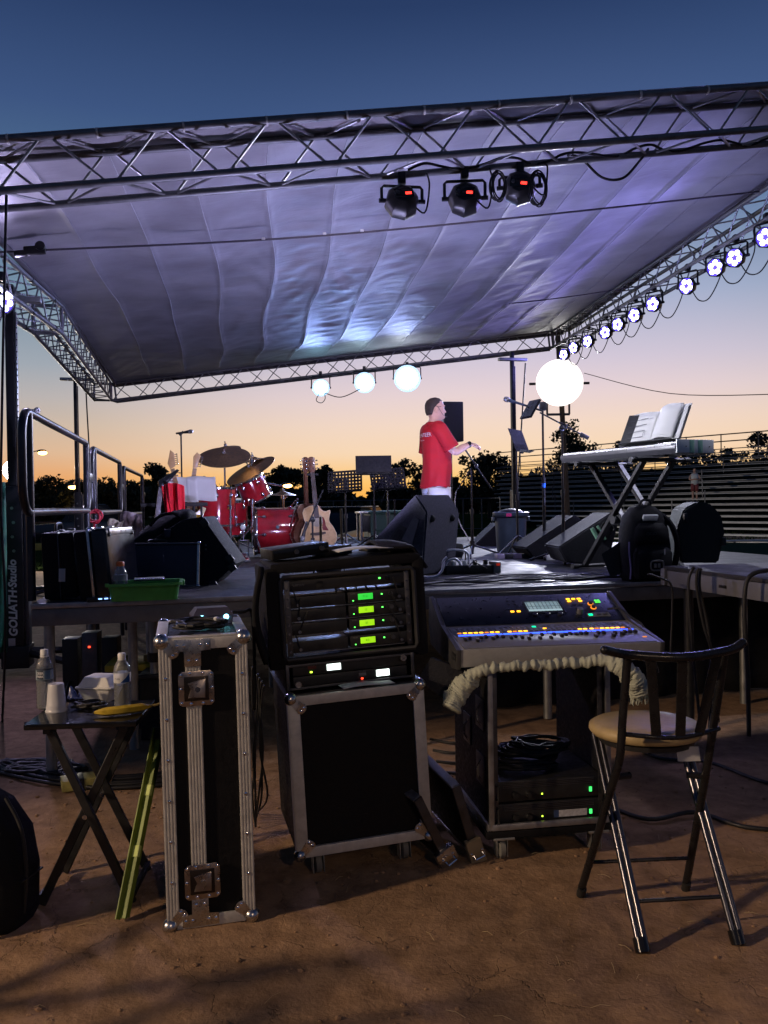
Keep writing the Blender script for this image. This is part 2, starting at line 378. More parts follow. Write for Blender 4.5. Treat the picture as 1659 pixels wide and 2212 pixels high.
# loose clods and pebbles
rnd = random.Random(3); g = G()
for k in range(1500):
    x = rnd.uniform(-2.2, 2.4); y = rnd.uniform(1.9, 4.8); r = rnd.choice((.002, .002, .003, .003, .004, .005, .007, .010))
    bmesh.ops.create_icosphere(g.bm, subdivisions=1, radius=r, matrix=Matrix.Translation((x, y, gz(x, y) + r * .3)) @ Matrix.Rotation(rnd.random() * 6, 4, 'Z') @ Matrix.Diagonal((1, rnd.uniform(.6, 1.4), rnd.uniform(.4, .8), 1)))
o = g.obj('dirt_clods', dirt, smooth=0); o['kind'] = 'stuff'; o['label'] = 'loose clods and pebbles scattered over the dirt'
# dry grass stems near the camera
grass_dry = mat('dry straw', (.36, .27, .14), .8); g = G()
for k in range(60):
    x = rnd.uniform(-1.6, 1.8); y = rnd.uniform(2.2, 4); a = rnd.random() * 6.3; ln = rnd.uniform(.02, .07)
    g.tube([(x, y, gz(x, y) + .003), (x + math.cos(a) * ln * .5, y + math.sin(a) * ln * .5, gz(x, y) + .01), (x + math.cos(a) * ln, y + math.sin(a) * ln, gz(x, y) + .004)], .0009, 4)
o = g.obj('straw_bits', grass_dry, smooth=0); o['kind'] = 'stuff'; o['label'] = 'dry straw bits lying on the dirt'

# ------------------------------------------------------------------ field behind the stage
grass_m = mat('dark field grass', (.030, .045, .014), 1.0, 0, .4, 1.2, .6, 30, spec=0)
def field_pt(s, t):
    x = -140 + 300 * s; y = 21 + 190 * t * t
    return V((x, y, .03 + .25 * noise.noise((x * .06, y * .05, 0)) * min(1, t * 5)))
struct(G().sheet(field_pt, 60, 40).obj('field', grass_m, smooth=180))
rnd = random.Random(9); vs = []; fs = []
for k in range(9000):
    y = 21 + 26 * rnd.random() ** 1.5; x = rnd.uniform(-.5, .5) * y * 1.05; h = rnd.uniform(.04, .11); a = rnd.random() * 6.3; dx, dy = math.cos(a) * .03, math.sin(a) * .03
    i = len(vs); vs += [(x - dx, y - dy, .02), (x + dx, y + dy, .02), (x + rnd.uniform(-.04, .04), y, h + .03)]; fs.append((i, i + 1, i + 2))
me = bpy.data.meshes.new('grass_blades'); me.from_pydata(vs, [], fs); me.materials.append(grass_m)
o = bpy.data.objects.new('grass_blades', me); COL.objects.link(o); o['kind'] = 'stuff'; o['label'] = 'short grass on the field behind the stage'

# ------------------------------------------------------------------ trees
leaf_m = mat('dusk foliage', (.032, .040, .016), .7, 0, .5, 3)
bark = mat('tree bark', (.05, .036, .025), .9, 0, .3, 8, .5, 20)
def leaves(vs, fs, rnd, c, r, n, size):
    for k in range(n):
        d = V((rnd.gauss(0, 1), rnd.gauss(0, 1), rnd.gauss(0, 1))); d = d.normalized() * (rnd.random() ** .45)
        p = c + V((d.x * r[0], d.y * r[1], d.z * r[2])); s = size * rnd.uniform(.5, 1.25)
        q = Quaternion((rnd.gauss(0, 1), rnd.gauss(0, 1), rnd.gauss(0, 1), rnd.gauss(0, 1))).normalized()
        i = len(vs)
        for (a, b) in ((-.5, 0), (0, -.3), (.6, 0), (0, .3)): vs.append(p + q @ V((a * s, b * s, 0)))
        fs.append((i, i + 1, i + 2, i + 3))
def tree(label, u, vtop, Y, wpx, seed, n=84, per=46, bare=.10, leaf=None):
    rnd = random.Random(seed); top = at(u, vtop, Y); H = top.z * 1.13; x0 = top.x; wd = wpx / F0 * Y / 2 * 1.6
    t = thing('tree', label, 'tree', (x0, Y, 0), group='trees beyond the stage')
    g = G(); lean = rnd.uniform(-.06, .06) * H
    tr = [V((0, 0, -.3)), V((lean * .3, 0, H * .25)), V((lean * .7, 0, H * .5)), V((lean, 0, H * .82))]
    g.tube(smooth_path(tr, 4), [max(.03, H * .028 * (1 - .85 * i / 12)) for i in range(13)], 7)
    cl = []; lobes = [(V((lean, 0, H * .80)), .42)] + [(V((lean * .6 + wd * rnd.uniform(-.62, .62), wd * rnd.uniform(-.5, .5), H * rnd.uniform(.34, .74))), rnd.uniform(.34, .58)) for _ in range(6)]
    for k in range(n):
        lc, lr = lobes[k % len(lobes)]; d = V((rnd.gauss(0, 1), rnd.gauss(0, 1), rnd.gauss(0, 1))).normalized() * (rnd.random() ** .4) * lr * wd
        d.z *= .75; c = lc + d; c.z = min(c.z, H * .97); cl.append(c)
        st = V((lean * .5, 0, H * max(.22, c.z / H - .3)))
        if k % 3 == 0: g.tube([st, (st + c) / 2 + V((0, 0, -.04 * H)), c], [H * .009, H * .006, H * .002], 5)
    g.obj('trunk', bark, t, smooth=180)
    vs = []; fs = []; ls = leaf or max(.16, Y * .0046)
    for c in cl:
        rr_ = wd * rnd.uniform(.14, .30); leaves(vs, fs, rnd, c, (rr_, rr_, rr_ * rnd.uniform(.6, .85)), per, ls)
    me = bpy.data.meshes.new('crown'); me.from_pydata(vs, [], fs); me.materials.append(leaf_m)
    o = bpy.data.objects.new('crown', me); COL.objects.link(o); o.parent = t
for k, (lab, u, vt, Y, wp) in enumerate([
    ('dark tree against the sunset behind the first stage railing', 118, 1043, 105, 95),
    ('low rounded tree between the street lamps and the second railing', 205, 1052, 110, 100),
    ('low dark tree behind the last railing section at far left', 282, 1053, 110, 80),
    ('tree standing behind the upright electric guitar necks', 350, 1008, 85, 72),
    ('low tree behind the white sheet music and floor tom', 440, 1046, 100, 90),
    ('small bushy tree behind the tall cymbals', 520, 1040, 100, 80),
    ('round tree silhouetted just left of the acoustic guitars', 612, 1010, 85, 66),
    ('tree between the acoustic guitars and perforated music stand', 705, 1014, 88, 62),
    ('leafy tree between the solid music stand and the standing man', 872, 1000, 80, 84),
    ('slim small tree right behind the standing man', 987, 1030, 95, 30),
    ('broad round tree between the man and the stand with tablets', 1055, 986, 80, 92),
    ('tall bushy tree right of the wooden light pole', 1235, 928, 72, 110),
    ('tree rising behind the keyboard stand and bleachers', 1345, 955, 78, 86),
    ('thin leafy tree showing under the right end of the keyboard', 1500, 978, 88, 84),
    ('tall dark tree at the right edge above the bleachers', 1648, 940, 74, 96),
    ('small tree left of the last tall tree above bleachers', 1580, 972, 85, 56)]):
    tree(lab, u, vt, Y, wp, 40 + k)
# undergrowth that closes the view below the crowns
rnd = random.Random(5); vs = []; fs = []
for k in range(15000):
    u = rnd.uniform(-60, 1750); Y = rnd.uniform(112, 126)
    vt = 1056 if u < 560 else (1078 if 700 < u < 800 else 1058 if u < 1150 else 1030)
    top = at(u, vt + 22 * noise.noise((u * .013, 4, 1)) + 10 * noise.noise((u * .05, 1, 1)), Y).z
    c = at(u, 1090, Y); c.z = top * rnd.random() ** .5
    leaves(vs, fs, rnd, c, (.6, .5, .5), 1, 1.5)
me = bpy.data.meshes.new('undergrowth'); me.from_pydata(vs, [], fs); me.materials.append(leaf_m)
o = bpy.data.objects.new('undergrowth', me); COL.objects.link(o); o['kind'] = 'stuff'; o['label'] = 'dark undergrowth along the far edge of the field'

# ------------------------------------------------------------------ bleachers on the bank at the right
bank_m = mat('dark bank grass', (.010, .011, .006), 1.0, 0, .4, 2, 0, 20, spec=0)
bench_m = mat('grey aluminium bench plank', (.50, .48, .44), .6, .0, .2, 3)
A_ = V((.60, -.80, 0)); NB = 19
bl = thing('bleachers', 'long grey bleachers rising along the bank at right', 'bleachers', (0, 0, 0))
rows = []
for i in range(NB):
    Yc = 25 + 2.1 * i; vc = 1196 - 223 * (i / (NB - 1)) ** .92
    rows.append(at(1500, vc, Yc))
def u_of(p):
    q = CM.inverted() @ p; return W0 / 2 + F0 * q.x / -q.z
ends = []
for i, p in enumerate(rows):
    ulim = 1075 if i > 5 else 1150 + (5 - i) * 30
    s = 0
    while s < 60 and u_of(p - A_ * s) > ulim: s += .4
    f = 0
    while f < 22 and u_of(p + A_ * f) < 1720 and (p + A_ * f).y > 12: f += .4
    a, b = p - A_ * s, p + A_ * f; ends.append((a, b))
    G().mesh([a + V(d) for d in ((0, 0, 0), (.19, .14, 0), (.19, .14, -.035), (0, 0, -.035))] + [b + V(d) for d in ((0, 0, 0), (.19, .14, 0), (.19, .14, -.05), (0, 0, -.05))], [(0, 1, 5, 4), (1, 2, 6, 5), (2, 3, 7, 6), (3, 0, 4, 7), (0, 3, 2, 1), (4, 5, 6, 7)]).obj('bench', bench_m, bl, smooth=0)
    rod(bl, 'foot_rail', a + V((.35, .25, -.26)), b + V((.35, .25, -.26)), .035, bench_m, 6)
    if i in (1, 3, 5, 7, 9, 11, 13, 15):
        n = int((b - a).length / 5)
        for k in range(1, n):
            q = a + (b - a) * (k / n); rod(bl, 'post', q - V((0, 0, .5)), q + V((0, 0, .45)), .03, steel_dk, 6)
a, b = ends[-1]
for hh in (.55, 1.05): rod(bl, 'back_rail', a + V((.4, .5, hh)), b + V((.4, .5, hh)), .045, steel_dk, 6)
n = int((b - a).length / 2.6)
for k in range(n + 1):
    q = a + (b - a) * (k / n) + V((.4, .5, 0)); rod(bl, 'back_post', q - V((0, 0, .6)), q + V((0, 0, 1.1)), .04, steel_dk, 6)
rings = [[(a + V((0, -1, -.9 - i * .02))), (b + V((0, -1, -.9 - i * .02)))] for i, (a, b) in enumerate(ends)]
vs = []; fs = []
for k in range(NB):
    for r_ in rings[k]: vs.append(r_ if k else V((r_.x, r_.y, -.3)))
for k in range(NB - 1): fs.append((2 * k, 2 * k + 1, 2 * k + 3, 2 * k + 2))
struct(G().mesh(vs, fs).obj('bank', bank_m))
# low padded barrier in front
pad_g = mat('green barrier pad', (.03, .075, .035), .6); pad_y = mat('yellow barrier pad', (.45, .26, .03), .6)
p = on(1590, 1222, .0); t = thing('padded_barrier', 'low green and yellow padded barrier in front of the bleachers', 'barrier', (p.x, p.y, 0), R(-8))
box(t, 'green_pad', (-.35, 0, .3), (2.6, .14, .42), pad_g, .05); box(t, 'yellow_pad', (1.75, 0, .3), (1.5, .16, .44), pad_y, .05)
box(t, 'top_rail', (.4, 0, .56), (4.2, .2, .035), alu, .01)
for x in (-1.4, 0, 1.4, 2.4): rod(t, 'post', (x, .1, 0), (x, .1, .55), .03, steel_dk, 6)

# ------------------------------------------------------------------ fence beyond the field
t = thing('field_fence', 'thin post and rail fence crossing the far field', 'fence', (0, 0, 0))
fp = [at(u, 1094 - (u - 560) * .05, 46 - (u - 560) * .012) for u in range(560, 1120, 40)]
for q in fp: rod(t, 'post', (q.x, q.y, -.2), (q.x, q.y, 1.75), .035, steel_dk, 6)
for hh in (.3, 1.72): rod(t, 'rail', V((fp[0].x, fp[0].y, hh)), V((fp[-1].x, fp[-1].y, hh)), .022, steel_dk, 6)

# ------------------------------------------------------------------ street lamps, far flood, wire
sod = emi('sodium lamp', (1, .50, .12), 16)
def street_lamp(label, u, v, Y, up, h_extra=.3):
    p = at(u, v, Y); b = at(up, v, Y); k = Y / 80
    t = thing('street_lamp', label, 'street lamp', (b.x, Y, 0), group='sodium street lamps beyond the stage')
    rod(t, 'pole', (0, 0, 0), (0, 0, p.z - .35 * k), .075 * k, steel_dk, 8)
    dx = p.x - b.x
    G().tube(smooth_path([(0, 0, p.z - .7 * k), (dx * .3, 0, p.z - .25 * k), (dx * .85, 0, p.z + .1 * k)], 5), .045 * k, 6).obj('arm', steel_dk, t)
    G().sph((dx, 0, p.z + .06 * k), (.45 * k, .3 * k, .17 * k), 12).obj('lamp_head', steel_dk, t)
    G().sph((dx + .1 * k, -.05, p.z - .10 * k), (.42 * k, .3 * k, .20 * k), 12).obj('lamp_lens', sod, t)
street_lamp('orange street lamp on a tall pole seen through the first railing', 90, 976, 80, 25)
street_lamp('small distant orange street lamp beside the far lift mast', 155, 1050, 100, 172)
street_lamp('tiny orange street lamp glowing left of the acoustic guitars', 619, 1047, 66, 606)
t = thing('work_light', 'dazzling white work light on a post at the left edge', 'work light', (at(26, 1016, 24).x, 24, 0))
zz = at(26, 1016, 24).z
rod(t, 'post', (0, 0, 0), (0, 0, zz), .05, steel_dk, 8)
G().sph((0, 0, zz - .28), .12, 10).obj('knuckle', steel_dk, t)
G().cyl((.05, .12, zz), (.05, -.05, zz), .22, .29, 20).obj('lamp_housing', steel_dk, t)
G().cyl((.05, -.05, zz), (.05, -.07, zz), .285, seg=24).obj('lamp_lens', emi('white work lamp', (1, .93, .86), 40), t)
lamp(t, 'SPOT', (.1, -.3, zz), (1, .9, .8), 1000, (.2, -1, -.10), 110, .5, .2); lamp(t, 'SPOT', (.4, 0, zz), (1, .92, .84), 7000, (26, 12, -.2), 46, .5, .2)
# big flood cluster on the wooden pole
FP = at(1205, 830, 18.5)
wood_pole = mat('weathered pole wood', (.16, .115, .07), .85, 0, .3, 6, .4, 40)
t = thing('flood_light_pole', 'wooden pole carrying the blinding round white flood light', 'flood light', (FP.x + .14, 18.62, 0))
rod(t, 'pole', (.12, 0, -.2), (-.12, 0, 5.6), .055, wood_pole, 10)
rod(t, 'crossarm', (-.75, -.08, FP.z + .02), (.55, -.08, FP.z + .02), .03, steel_dk, 6)
bz = FP.z + .02; fc = V((-.12, -.2, bz)); fd = V((-.19, -1, -.10)).normalized(); fm = Matrix.Translation(fc) @ align(fd).to_matrix().to_4x4()
G().lathe([(.06, -.34), (.2, -.30), (.40, -.14), (.48, .0), (.49, .012), (.47, .012)], 40, fm).obj('reflector_shell', steel_dk, t, smooth=60)
G().lathe([(.38, .0), (.50, .016), (.48, .03), (.38, .03)], 48, fm).obj('halo_rim', emi('flood halo rim', (1, .93, .86), 1.6), t)  # rim emits only to imitate the halo around the flood
G().lathe([(0, .02), (.43, .02), (.42, .04), (.26, .075), (0, .09)], 48, fm).obj('flood_lens', emi('flood lens', (1, .97, .95), 14), t, smooth=60)
box(t, 'yoke', (-.12, -.02, bz - .66), (.5, .05, .05), steel_dk, .01)
for x in (-.36, .12): box(t, 'yoke_arm', (x, -.02, bz - .36), (.04, .05, .6), steel_dk, .01)
FLOOD = lamp(t, 'SPOT', (-.12, -.75, bz - .1), (.80, .82, 1.0), 3600, (-.30, -1, -.50), 56, .25, .35)
w0 = at(1262, 806, 30); w1 = at(1700, 851, 22)
cable('overhead_wire', [w0, (w0 + w1) / 2 + V((0, 0, -.35)), w1], .012, 'thin overhead wire crossing the sky at right', 'wire')

# ------------------------------------------------------------------ far clutter on the ground behind the stage
yel_wood = mat('yellow painted rail', (.42, .33, .06), .6)
p = on(104, 1212, 0); t = thing('guard_rail', 'yellow wooden guard rail at far left behind the stage', 'guard rail', (p.x, p.y, 0), R(4))
box(t, 'rail', (0, 0, .42), (3.0, .08, .2), yel_wood, .01)
for x in (-1.2, -.6, 0, .35, .9): box(t, 'post', (x, .06, .2), (.10, .10, .4), mat('pale post wood', (.45, .36, .24), .8), .01)
car_paint = mat('dark car paint', (.010, .014, .020), .25, .2, .1, 5, coat=.8); glass_dk = mat('dark car glass', (.006, .007, .008), .06, 0, .05)
def car(label, loc, rz, k=1.0, h=1.0):
    t = thing('parked_car', label, 'car', loc, rz, 'vehicles parked behind the stage')
    sec = [(-2.1, .55, .72), (-1.95, .3, .9), (-1.0, .25, .98), (-.55, .25, 1.0), (.9, .25, 1.0), (1.6, .25, .98), (2.05, .32, .9), (2.15, .5, .75)]
    rings = []
    for (x, z0, z1) in sec:
        w_ = .8 if abs(x) < 1.9 else .7
        rings.append([(x * k, -w_ * .94, z0), (x * k, -w_, (z0 + z1) / 2), (x * k, -w_ * .93, z1), (x * k, w_ * .93, z1), (x * k, w_, (z0 + z1) / 2), (x * k, w_ * .94, z0)])
    G().loft(rings).obj('body', car_paint, t, smooth=40)
    cr = []
    for (x, z, w_) in ((-.95, .97, .72), (-.45, 1.42 * h, .6), (.7, 1.46 * h, .6), (1.5, .97, .7)):
        cr.append([(x * k, -w_, .9), (x * k, -w_ * .97, z), (x * k, w_ * .97, z), (x * k, w_, .9)])
    G().loft(cr).obj('cabin_glass', glass_dk, t, smooth=40)
    box(t, 'roof_panel', (.12 * k, 0, 1.45 * h), (1.15 * k, 1.18, .04), car_paint, .015)
    for sx in (-1.3, 1.35):
        for sy in (-1, 1):
            wv_ = G().cyl((sx * k, sy * .66, .32), (sx * k, sy * .84, .32), .32, seg=18).obj('wheel', rubber, t)
            G().cyl((sx * k, sy * .845, .32), (sx * k, sy * .852, .32), .2, seg=14).obj('rim', alu, wv_)
    for sy in (-.5, .5): G().sph((-2.08 * k, sy, .7), (.06, .16, .09), 10).obj('headlight', mat('lamp glass', (.6, .6, .6), .1), t)
car('dark parked car half hidden behind the big acoustic guitar', (at(742, 1150, 19).x, 19.4, 0), R(70))
car('dark pickup-height vehicle parked among trees behind the first railing', (at(186, 1110, 34).x, 34, 0), R(20), 1.05, 1.15)
ug = mat('green utility paint', (.018, .07, .045), .55, 0, .2, 5)
p = at(838, 1110, 14); t = thing('utility_box', 'dark green utility box behind the music stands', 'utility box', (p.x, 14, 0), R(10))
box(t, 'cabinet', (.15, 0, .68), (1.0, .7, 1.36), ug, .02); box(t, 'lid', (.15, 0, 1.375), (1.06, .76, .05), ug, .015)
for z in (.3, .7, 1.1): box(t, 'door_rib', (.15, -.355, z), (.9, .012, .04), ug, .003)
p = at(795, 1110, 13.6); t = thing('equipment_rack', 'pale metal frame rack standing beside the green utility box', 'rack', (p.x, 13.6, 0), R(10))
for x in (-.11, .11):
    for y in (0, .4): rod(t, 'upright', (x, y, 0), (x, y, 1.36), .02, alu, 8)
for z in (.5, .85, 1.2): box(t, 'module', (0, .2, z), (.19, .38, .26), blk_sat, .008)
box(t, 'top_plate', (0, .2, 1.38), (.3, .46, .03), alu, .004)
p = at(760, 1160, 14.4); t = thing('folding_table', 'low pale folding table behind the perforated music stand', 'table', (p.x, 14.4, 0), R(6))
box(t, 'tabletop', (0, 0, .93), (1.5, .6, .04), mat('pale laminate', (.42, .42, .38), .5), .008)
for x in (-.65, .65):
    for y in (-.22, .22): rod(t, 'leg', (x, y, 0), (x, y, .92), .014, steel_dk, 6)
# ------------------------------------------------------------------ stage decks
ply = mat('black stage ply', (.032, .031, .033), .62, 0, .35, 5, .25, 90, spec=.25, wear=.10)
fasc = mat('grey deck fascia', (.17, .17, .17), .55, .5, .25, 8)
gal = mat('galvanised tube', (.36, .37, .36), .48, .85, .25, 10)
def deck(name, label, org, nu, nv, pu, pv, z, leg_list, th=.095):
    t = thing(name, label, 'stage deck', (org[0], org[1], 0), SY)
    for i in range(nu):
        for j in range(nv):
            box(t, 'deck_panel', ((i + .5) * pu, (j + .5) * pv, z - .012 - .0015 * ((i + j) % 2)), (pu - .006, pv - .006, .024), ply, .002, seg=1)
    L_, D_ = nu * pu, nv * pv
    box(t, 'front_rail', (L_ / 2, .02, z - .03 - th / 2), (L_, .03, th), fasc, .004)
    box(t, 'rear_rail', (L_ / 2, D_ - .02, z - .03 - th / 2), (L_, .03, th), fasc, .004)
    for x in (.018, L_ - .018): box(t, 'side_rail', (x, D_ / 2, z - .03 - th / 2), (.03, D_ - .08, th), fasc, .004)
    box(t, 'edge_trim', (L_ / 2, -.004, z - .012), (L_, .012, .030), alu_dull, .003)
    for (x, y) in leg_list:
        l = rod(t, 'leg', (x, y, 0), (x, y, z - .04), .03, gal, 12)
    return t
ld0 = at(66, 1306, 4.72)
lt = deck('side_deck', 'small side deck with grey edge carrying the railing and guitar cases', (ld0.x, ld0.y), 1, 1, 2.2, 2.3, LD, [(.08, .09), (2.1, .09), (.08, 2.1), (.62, .75), (1.1, 1.0), (.72, 2.1), (1.5, 2.1), (.95, .45)])
for (x, y) in ((.62, .75), (1.1, 1.0)): G().cyl((x, y, .50), (x, y, .56), .045, seg=12).obj('leg_clamp', blk_metal, lt)
md0 = at(915, 1272, 5.62); st_ = V((md0.x, md0.y, 0)) - E_ * 1.95
deck('stage_deck', 'wide black main stage deck the band equipment stands on', (st_.x, st_.y), 3, 4, 2.05, 2.1, MD, [(x, y) for x in (.1, 1.6, 2.86, 4.4, 6.0) for y in (.12, 2.1, 4.2, 6.3)])
wd0 = at(1438, 1223, 5.62)
t = thing('wing_deck', 'raised wing deck with pale grey edge at right of the mixer', 'stage deck', (wd0.x, wd0.y, 0), SY)
WZ = wd0.z
box(t, 'deck_panel', (1.2, -.9, WZ - .012), (2.4, 1.85, .024), ply, .003)
box(t, 'side_rail', (.016, -.9, WZ - .078), (.03, 1.84, .10), mat('pale deck fascia', (.13, .13, .14), .6, .2, .2, 8, wear=.2), .004)
box(t, 'front_rail', (1.2, -1.8, WZ - .078), (2.34, .03, .10), fasc, .004)
box(t, 'latch_slot', (-.002, -.62, WZ - .078), (.006, .07, .018), blk_metal, .002)
for (x, y) in ((.1, -.1), (.1, -1.7), (2.2, -.1), (2.2, -1.7)): rod(t, 'leg', (x, y, 0), (x, y, WZ - .05), .03, blk_metal, 12)
box(t, 'corner_cap', (.006, .012, WZ - .07), (.05, .05, .11), fasc, .008)
# black skirt cloth under the right half of the stage
skirt_m = mat('black skirt cloth', (.006, .006, .007), .9, 0, .3, 10, .3, 80)
s0 = V((st_.x, st_.y, 0)) + E_ * 2.45 + N_ * .45
def skirt(s, tt):
    x = 3.8 * s; z = .80 * tt
    return s0 + E_ * x + N_ * (.03 * math.sin(x * 17 + 2 * noise.noise((x, 0, 0))) * (1 - .5 * tt)) + V((0, 0, z + .02))
tag(G().sheet(skirt, 150, 6).obj('stage_skirt', skirt_m, smooth=180, thick=.004), 'black pleated skirt hanging under the right side of the deck', 'stage skirt')

# ------------------------------------------------------------------ roof trusses
t_al = mat('truss aluminium', (.20, .20, .20), .5, .45, .28, 9)
t_br = mat('truss brace aluminium', (.36, .36, .36), .42, .8, .2, 12)
def truss(t, p0, p1, back, s=.30, half=.33, rc=.024, rb=.0085, gap=.05):
    p0, p1 = V(p0), V(p1); d = (p1 - p0).normalized(); Ln = (p1 - p0).length
    b = V(back); b = (b - d * b.dot(d)).normalized() * s
    up = d.cross(b).normalized() * s
    if up.z < 0: up = -up
    c = [V((0, 0, 0)), b, b + up, up]
    for k in range(4): rod(t, 'chord', p0 + c[k], p1 + c[k], rc, t_al, 12)
    n = max(2, int(round(Ln / half))); st = Ln / n
    for f in range(4):
        a0, a1 = c[f], c[(f + 1) % 4]
        for i in range(n):
            x0 = i * st + gap * .5; x1 = (i + 1) * st - gap * .5
            q0, q1 = (a0, a1) if (i + f) % 2 == 0 else (a1, a0)
            rod(t, 'brace', p0 + d * x0 + q0, p0 + d * x1 + q1, rb, t_br, 6)
    for x in (0, Ln):
        for k in range(4): rod(t, 'end_bar', p0 + d * x + c[k], p0 + d * x + c[(k + 1) % 4], rc * .8, t_al, 8)
    return c, d, up, b
nA, nB = at(0, 413, 5.1), at(1659, 278, 6.1); dn = nB - nA
nP0, nP1 = nA - dn * .14, nB + dn * .25
tn = thing('near_truss', 'near box truss crossing the top of the picture', 'truss', (0, 0, 0))
cN, dN, upN, bN = truss(tn, nP0, nP1, N_, half=.345)
fA, fB = at(241, 865, 15.8), at(1195, 750, 15.8)
tf = thing('far_truss', 'far box truss carrying the three blue-white lamps', 'truss', (0, 0, 0))
cF, dF, upF, bF = truss(tf, fA, fB, N_, half=.36, s=.30)
tl = thing('left_truss', 'left box truss slanting down behind the lift tower', 'truss', (0, 0, 0))
lB = at(134, 720, 9.47); lN = nP0 + V((.05, .35, 0))
cL, dL, upL, bL = truss(tl, fA, lB, -E_, half=.33); cL2, dL2, upL2, bL2 = truss(tl, lB, lN, -E_, half=.33)
for q in (.08, .3, .52, .7):
    for c in cL2: rod(tl, 'chord_collar', lB + (lN - lB) * q + c, lB + (lN - lB) * (q + .012) + c, .029, blk_metal, 12)
tr_ = thing('right_truss', 'right box truss carrying the long row of LED lamps', 'truss', (0, 0, 0))
rA, rB = fB, at(1659, 471, 8.4); rN = nP1 + (rA - nP1).normalized() * .3
rE = rB + (rB - rA).normalized() * 2.4
cR, dR, upR, bR = truss(tr_, rA, rE, E_, half=.33)
# white cable ties on the upper chord of the near truss
tie_m = mat('white cable tie', (.7, .68, .62), .5)
for k in range(15):
    p = nP0 + dn.normalized() * (.30 + .515 * k) + cN[3]
    q = align(dn); G().lathe([(.026, -.006), (.031, -.006), (.031, .006), (.026, .006)], 12, Matrix.Translation(p) @ q.to_matrix().to_4x4()).obj('cable_tie', tie_m, tn)

# ------------------------------------------------------------------ roof tarp
tarp_m = bpy.data.materials.new('grey roof tarp'); tarp_m.use_nodes = True
def tarp_nodes(m):
    n = m.node_tree.nodes; l = m.node_tree.links; b = n['Principled BSDF']; g = n.new('ShaderNodeNewGeometry'); uv = n.new('ShaderNodeUVMap')
    b.inputs['Roughness'].default_value = .52; b.inputs['Specular IOR Level'].default_value = .35
    no = n.new('ShaderNodeTexNoise'); no.inputs['Scale'].default_value = 1.6; no.inputs['Detail'].default_value = 6; l.new(g.outputs['Position'], no.inputs['Vector'])
    r = n.new('ShaderNodeValToRGB'); r.color_ramp.elements[0].color = (.30, .28, .29, 1); r.color_ramp.elements[1].color = (.50, .48, .50, 1); r.color_ramp.elements[0].position = .3; r.color_ramp.elements[1].position = .7
    l.new(no.outputs['Fac'], r.inputs['Fac']); l.new(r.outputs[0], b.inputs['Base Color'])
    mp = n.new('ShaderNodeMapping'); mp.inputs['Scale'].default_value = (14, 46, 1); l.new(uv.outputs[0], mp.inputs['Vector'])
    nw = n.new('ShaderNodeTexNoise'); nw.inputs['Scale'].default_value = 1; nw.inputs['Detail'].default_value = 5; nw.inputs['Roughness'].default_value = .55; nw.inputs['Distortion'].default_value = .8; l.new(mp.outputs[0], nw.inputs['Vector'])
    bu = n.new('ShaderNodeBump'); bu.inputs['Strength'].default_value = .24; bu.inputs['Distance'].default_value = .05; l.new(nw.outputs['Fac'], bu.inputs['Height'])
    mp2 = n.new('ShaderNodeMapping'); mp2.inputs['Scale'].default_value = (60, 170, 1); l.new(uv.outputs[0], mp2.inputs['Vector'])
    nw2 = n.new('ShaderNodeTexNoise'); nw2.inputs['Scale'].default_value = 1; nw2.inputs['Detail'].default_value = 3; l.new(mp2.outputs[0], nw2.inputs['Vector'])
    bu2 = n.new('ShaderNodeBump'); bu2.inputs['Strength'].default_value = .25; bu2.inputs['Distance'].default_value = .012; l.new(nw2.outputs['Fac'], bu2.inputs['Height']); l.new(bu.outputs[0], bu2.inputs['Normal']); l.new(bu2.outputs[0], b.inputs['Normal'])
    tl_ = n.new('ShaderNodeBsdfTranslucent'); tl_.inputs['Color'].default_value = (.30, .28, .28, 1)
    ms = n.new('ShaderNodeMixShader'); ms.inputs[0].default_value = .22; l.new(b.outputs[0], ms.inputs[1]); l.new(tl_.outputs[0], ms.inputs[2]); l.new(ms.outputs[0], n['Material Output'].inputs['Surface'])
tarp_nodes(tarp_m)
U3 = V((0, 0, .335))
def lerp3(pts, t):
    tot = [0]
    for i in range(1, len(pts)): tot.append(tot[-1] + (pts[i] - pts[i - 1]).length)
    d = t * tot[-1]
    for i in range(1, len(pts)):
        if d <= tot[i] + 1e-9: return pts[i - 1].lerp(pts[i], (d - tot[i - 1]) / (tot[i] - tot[i - 1]))
    return pts[-1]
ltop = [nP0 + U3, lB + U3, fA + U3 + V((0, .28, 0))]; rtop = [nP1 + U3, fB + U3 + V((.25, .28, 0))]
ltop[0] = nA - dn * .10 + U3; rtop[0] = nP1 + U3
NP = 13
def tarp_pt(s, t):
    p = lerp3(ltop, t).lerp(lerp3(rtop, t), s)
    edge = min(1, 9 * s, 9 * (1 - s)) * min(1, 8 * t, 8 * (1 - t))
    sw = s + .012 * noise.noise((s * 3, t * 5, 2)) + .02 * math.sin(t * 3.1) * (s - .5)
    ph = sw * NP; fr = ph - math.floor(ph)
    panel = .022 * (abs(math.sin(math.pi * ph)) ** .8) * (.6 + .8 * noise.noise((math.floor(ph) * 3.1, t * 2.2, 5)))
    seam = -.016 * math.exp(-(min(fr, 1 - fr) / .02) ** 2)
    wr = .018 * noise.noise((ph * .9, t * 26 + 3 * noise.noise((ph, t * 4, 1)), 7)) * math.sin(math.pi * fr) + .012 * noise.noise((ph * 2.1, t * 60, 3)) * math.sin(math.pi * fr)
    big = .06 * noise.noise((s * 2.6, t * 2.3, 11)) + .03 * noise.noise((s * 6, t * 5, 4))
    sag = -.16 * math.sin(math.pi * s) * math.sin(math.pi * t)
    p.z += edge * (panel + seam + wr + big) + sag
    return p
NU, NV = 260, 200
g = G().sheet(tarp_pt, NU, NV)
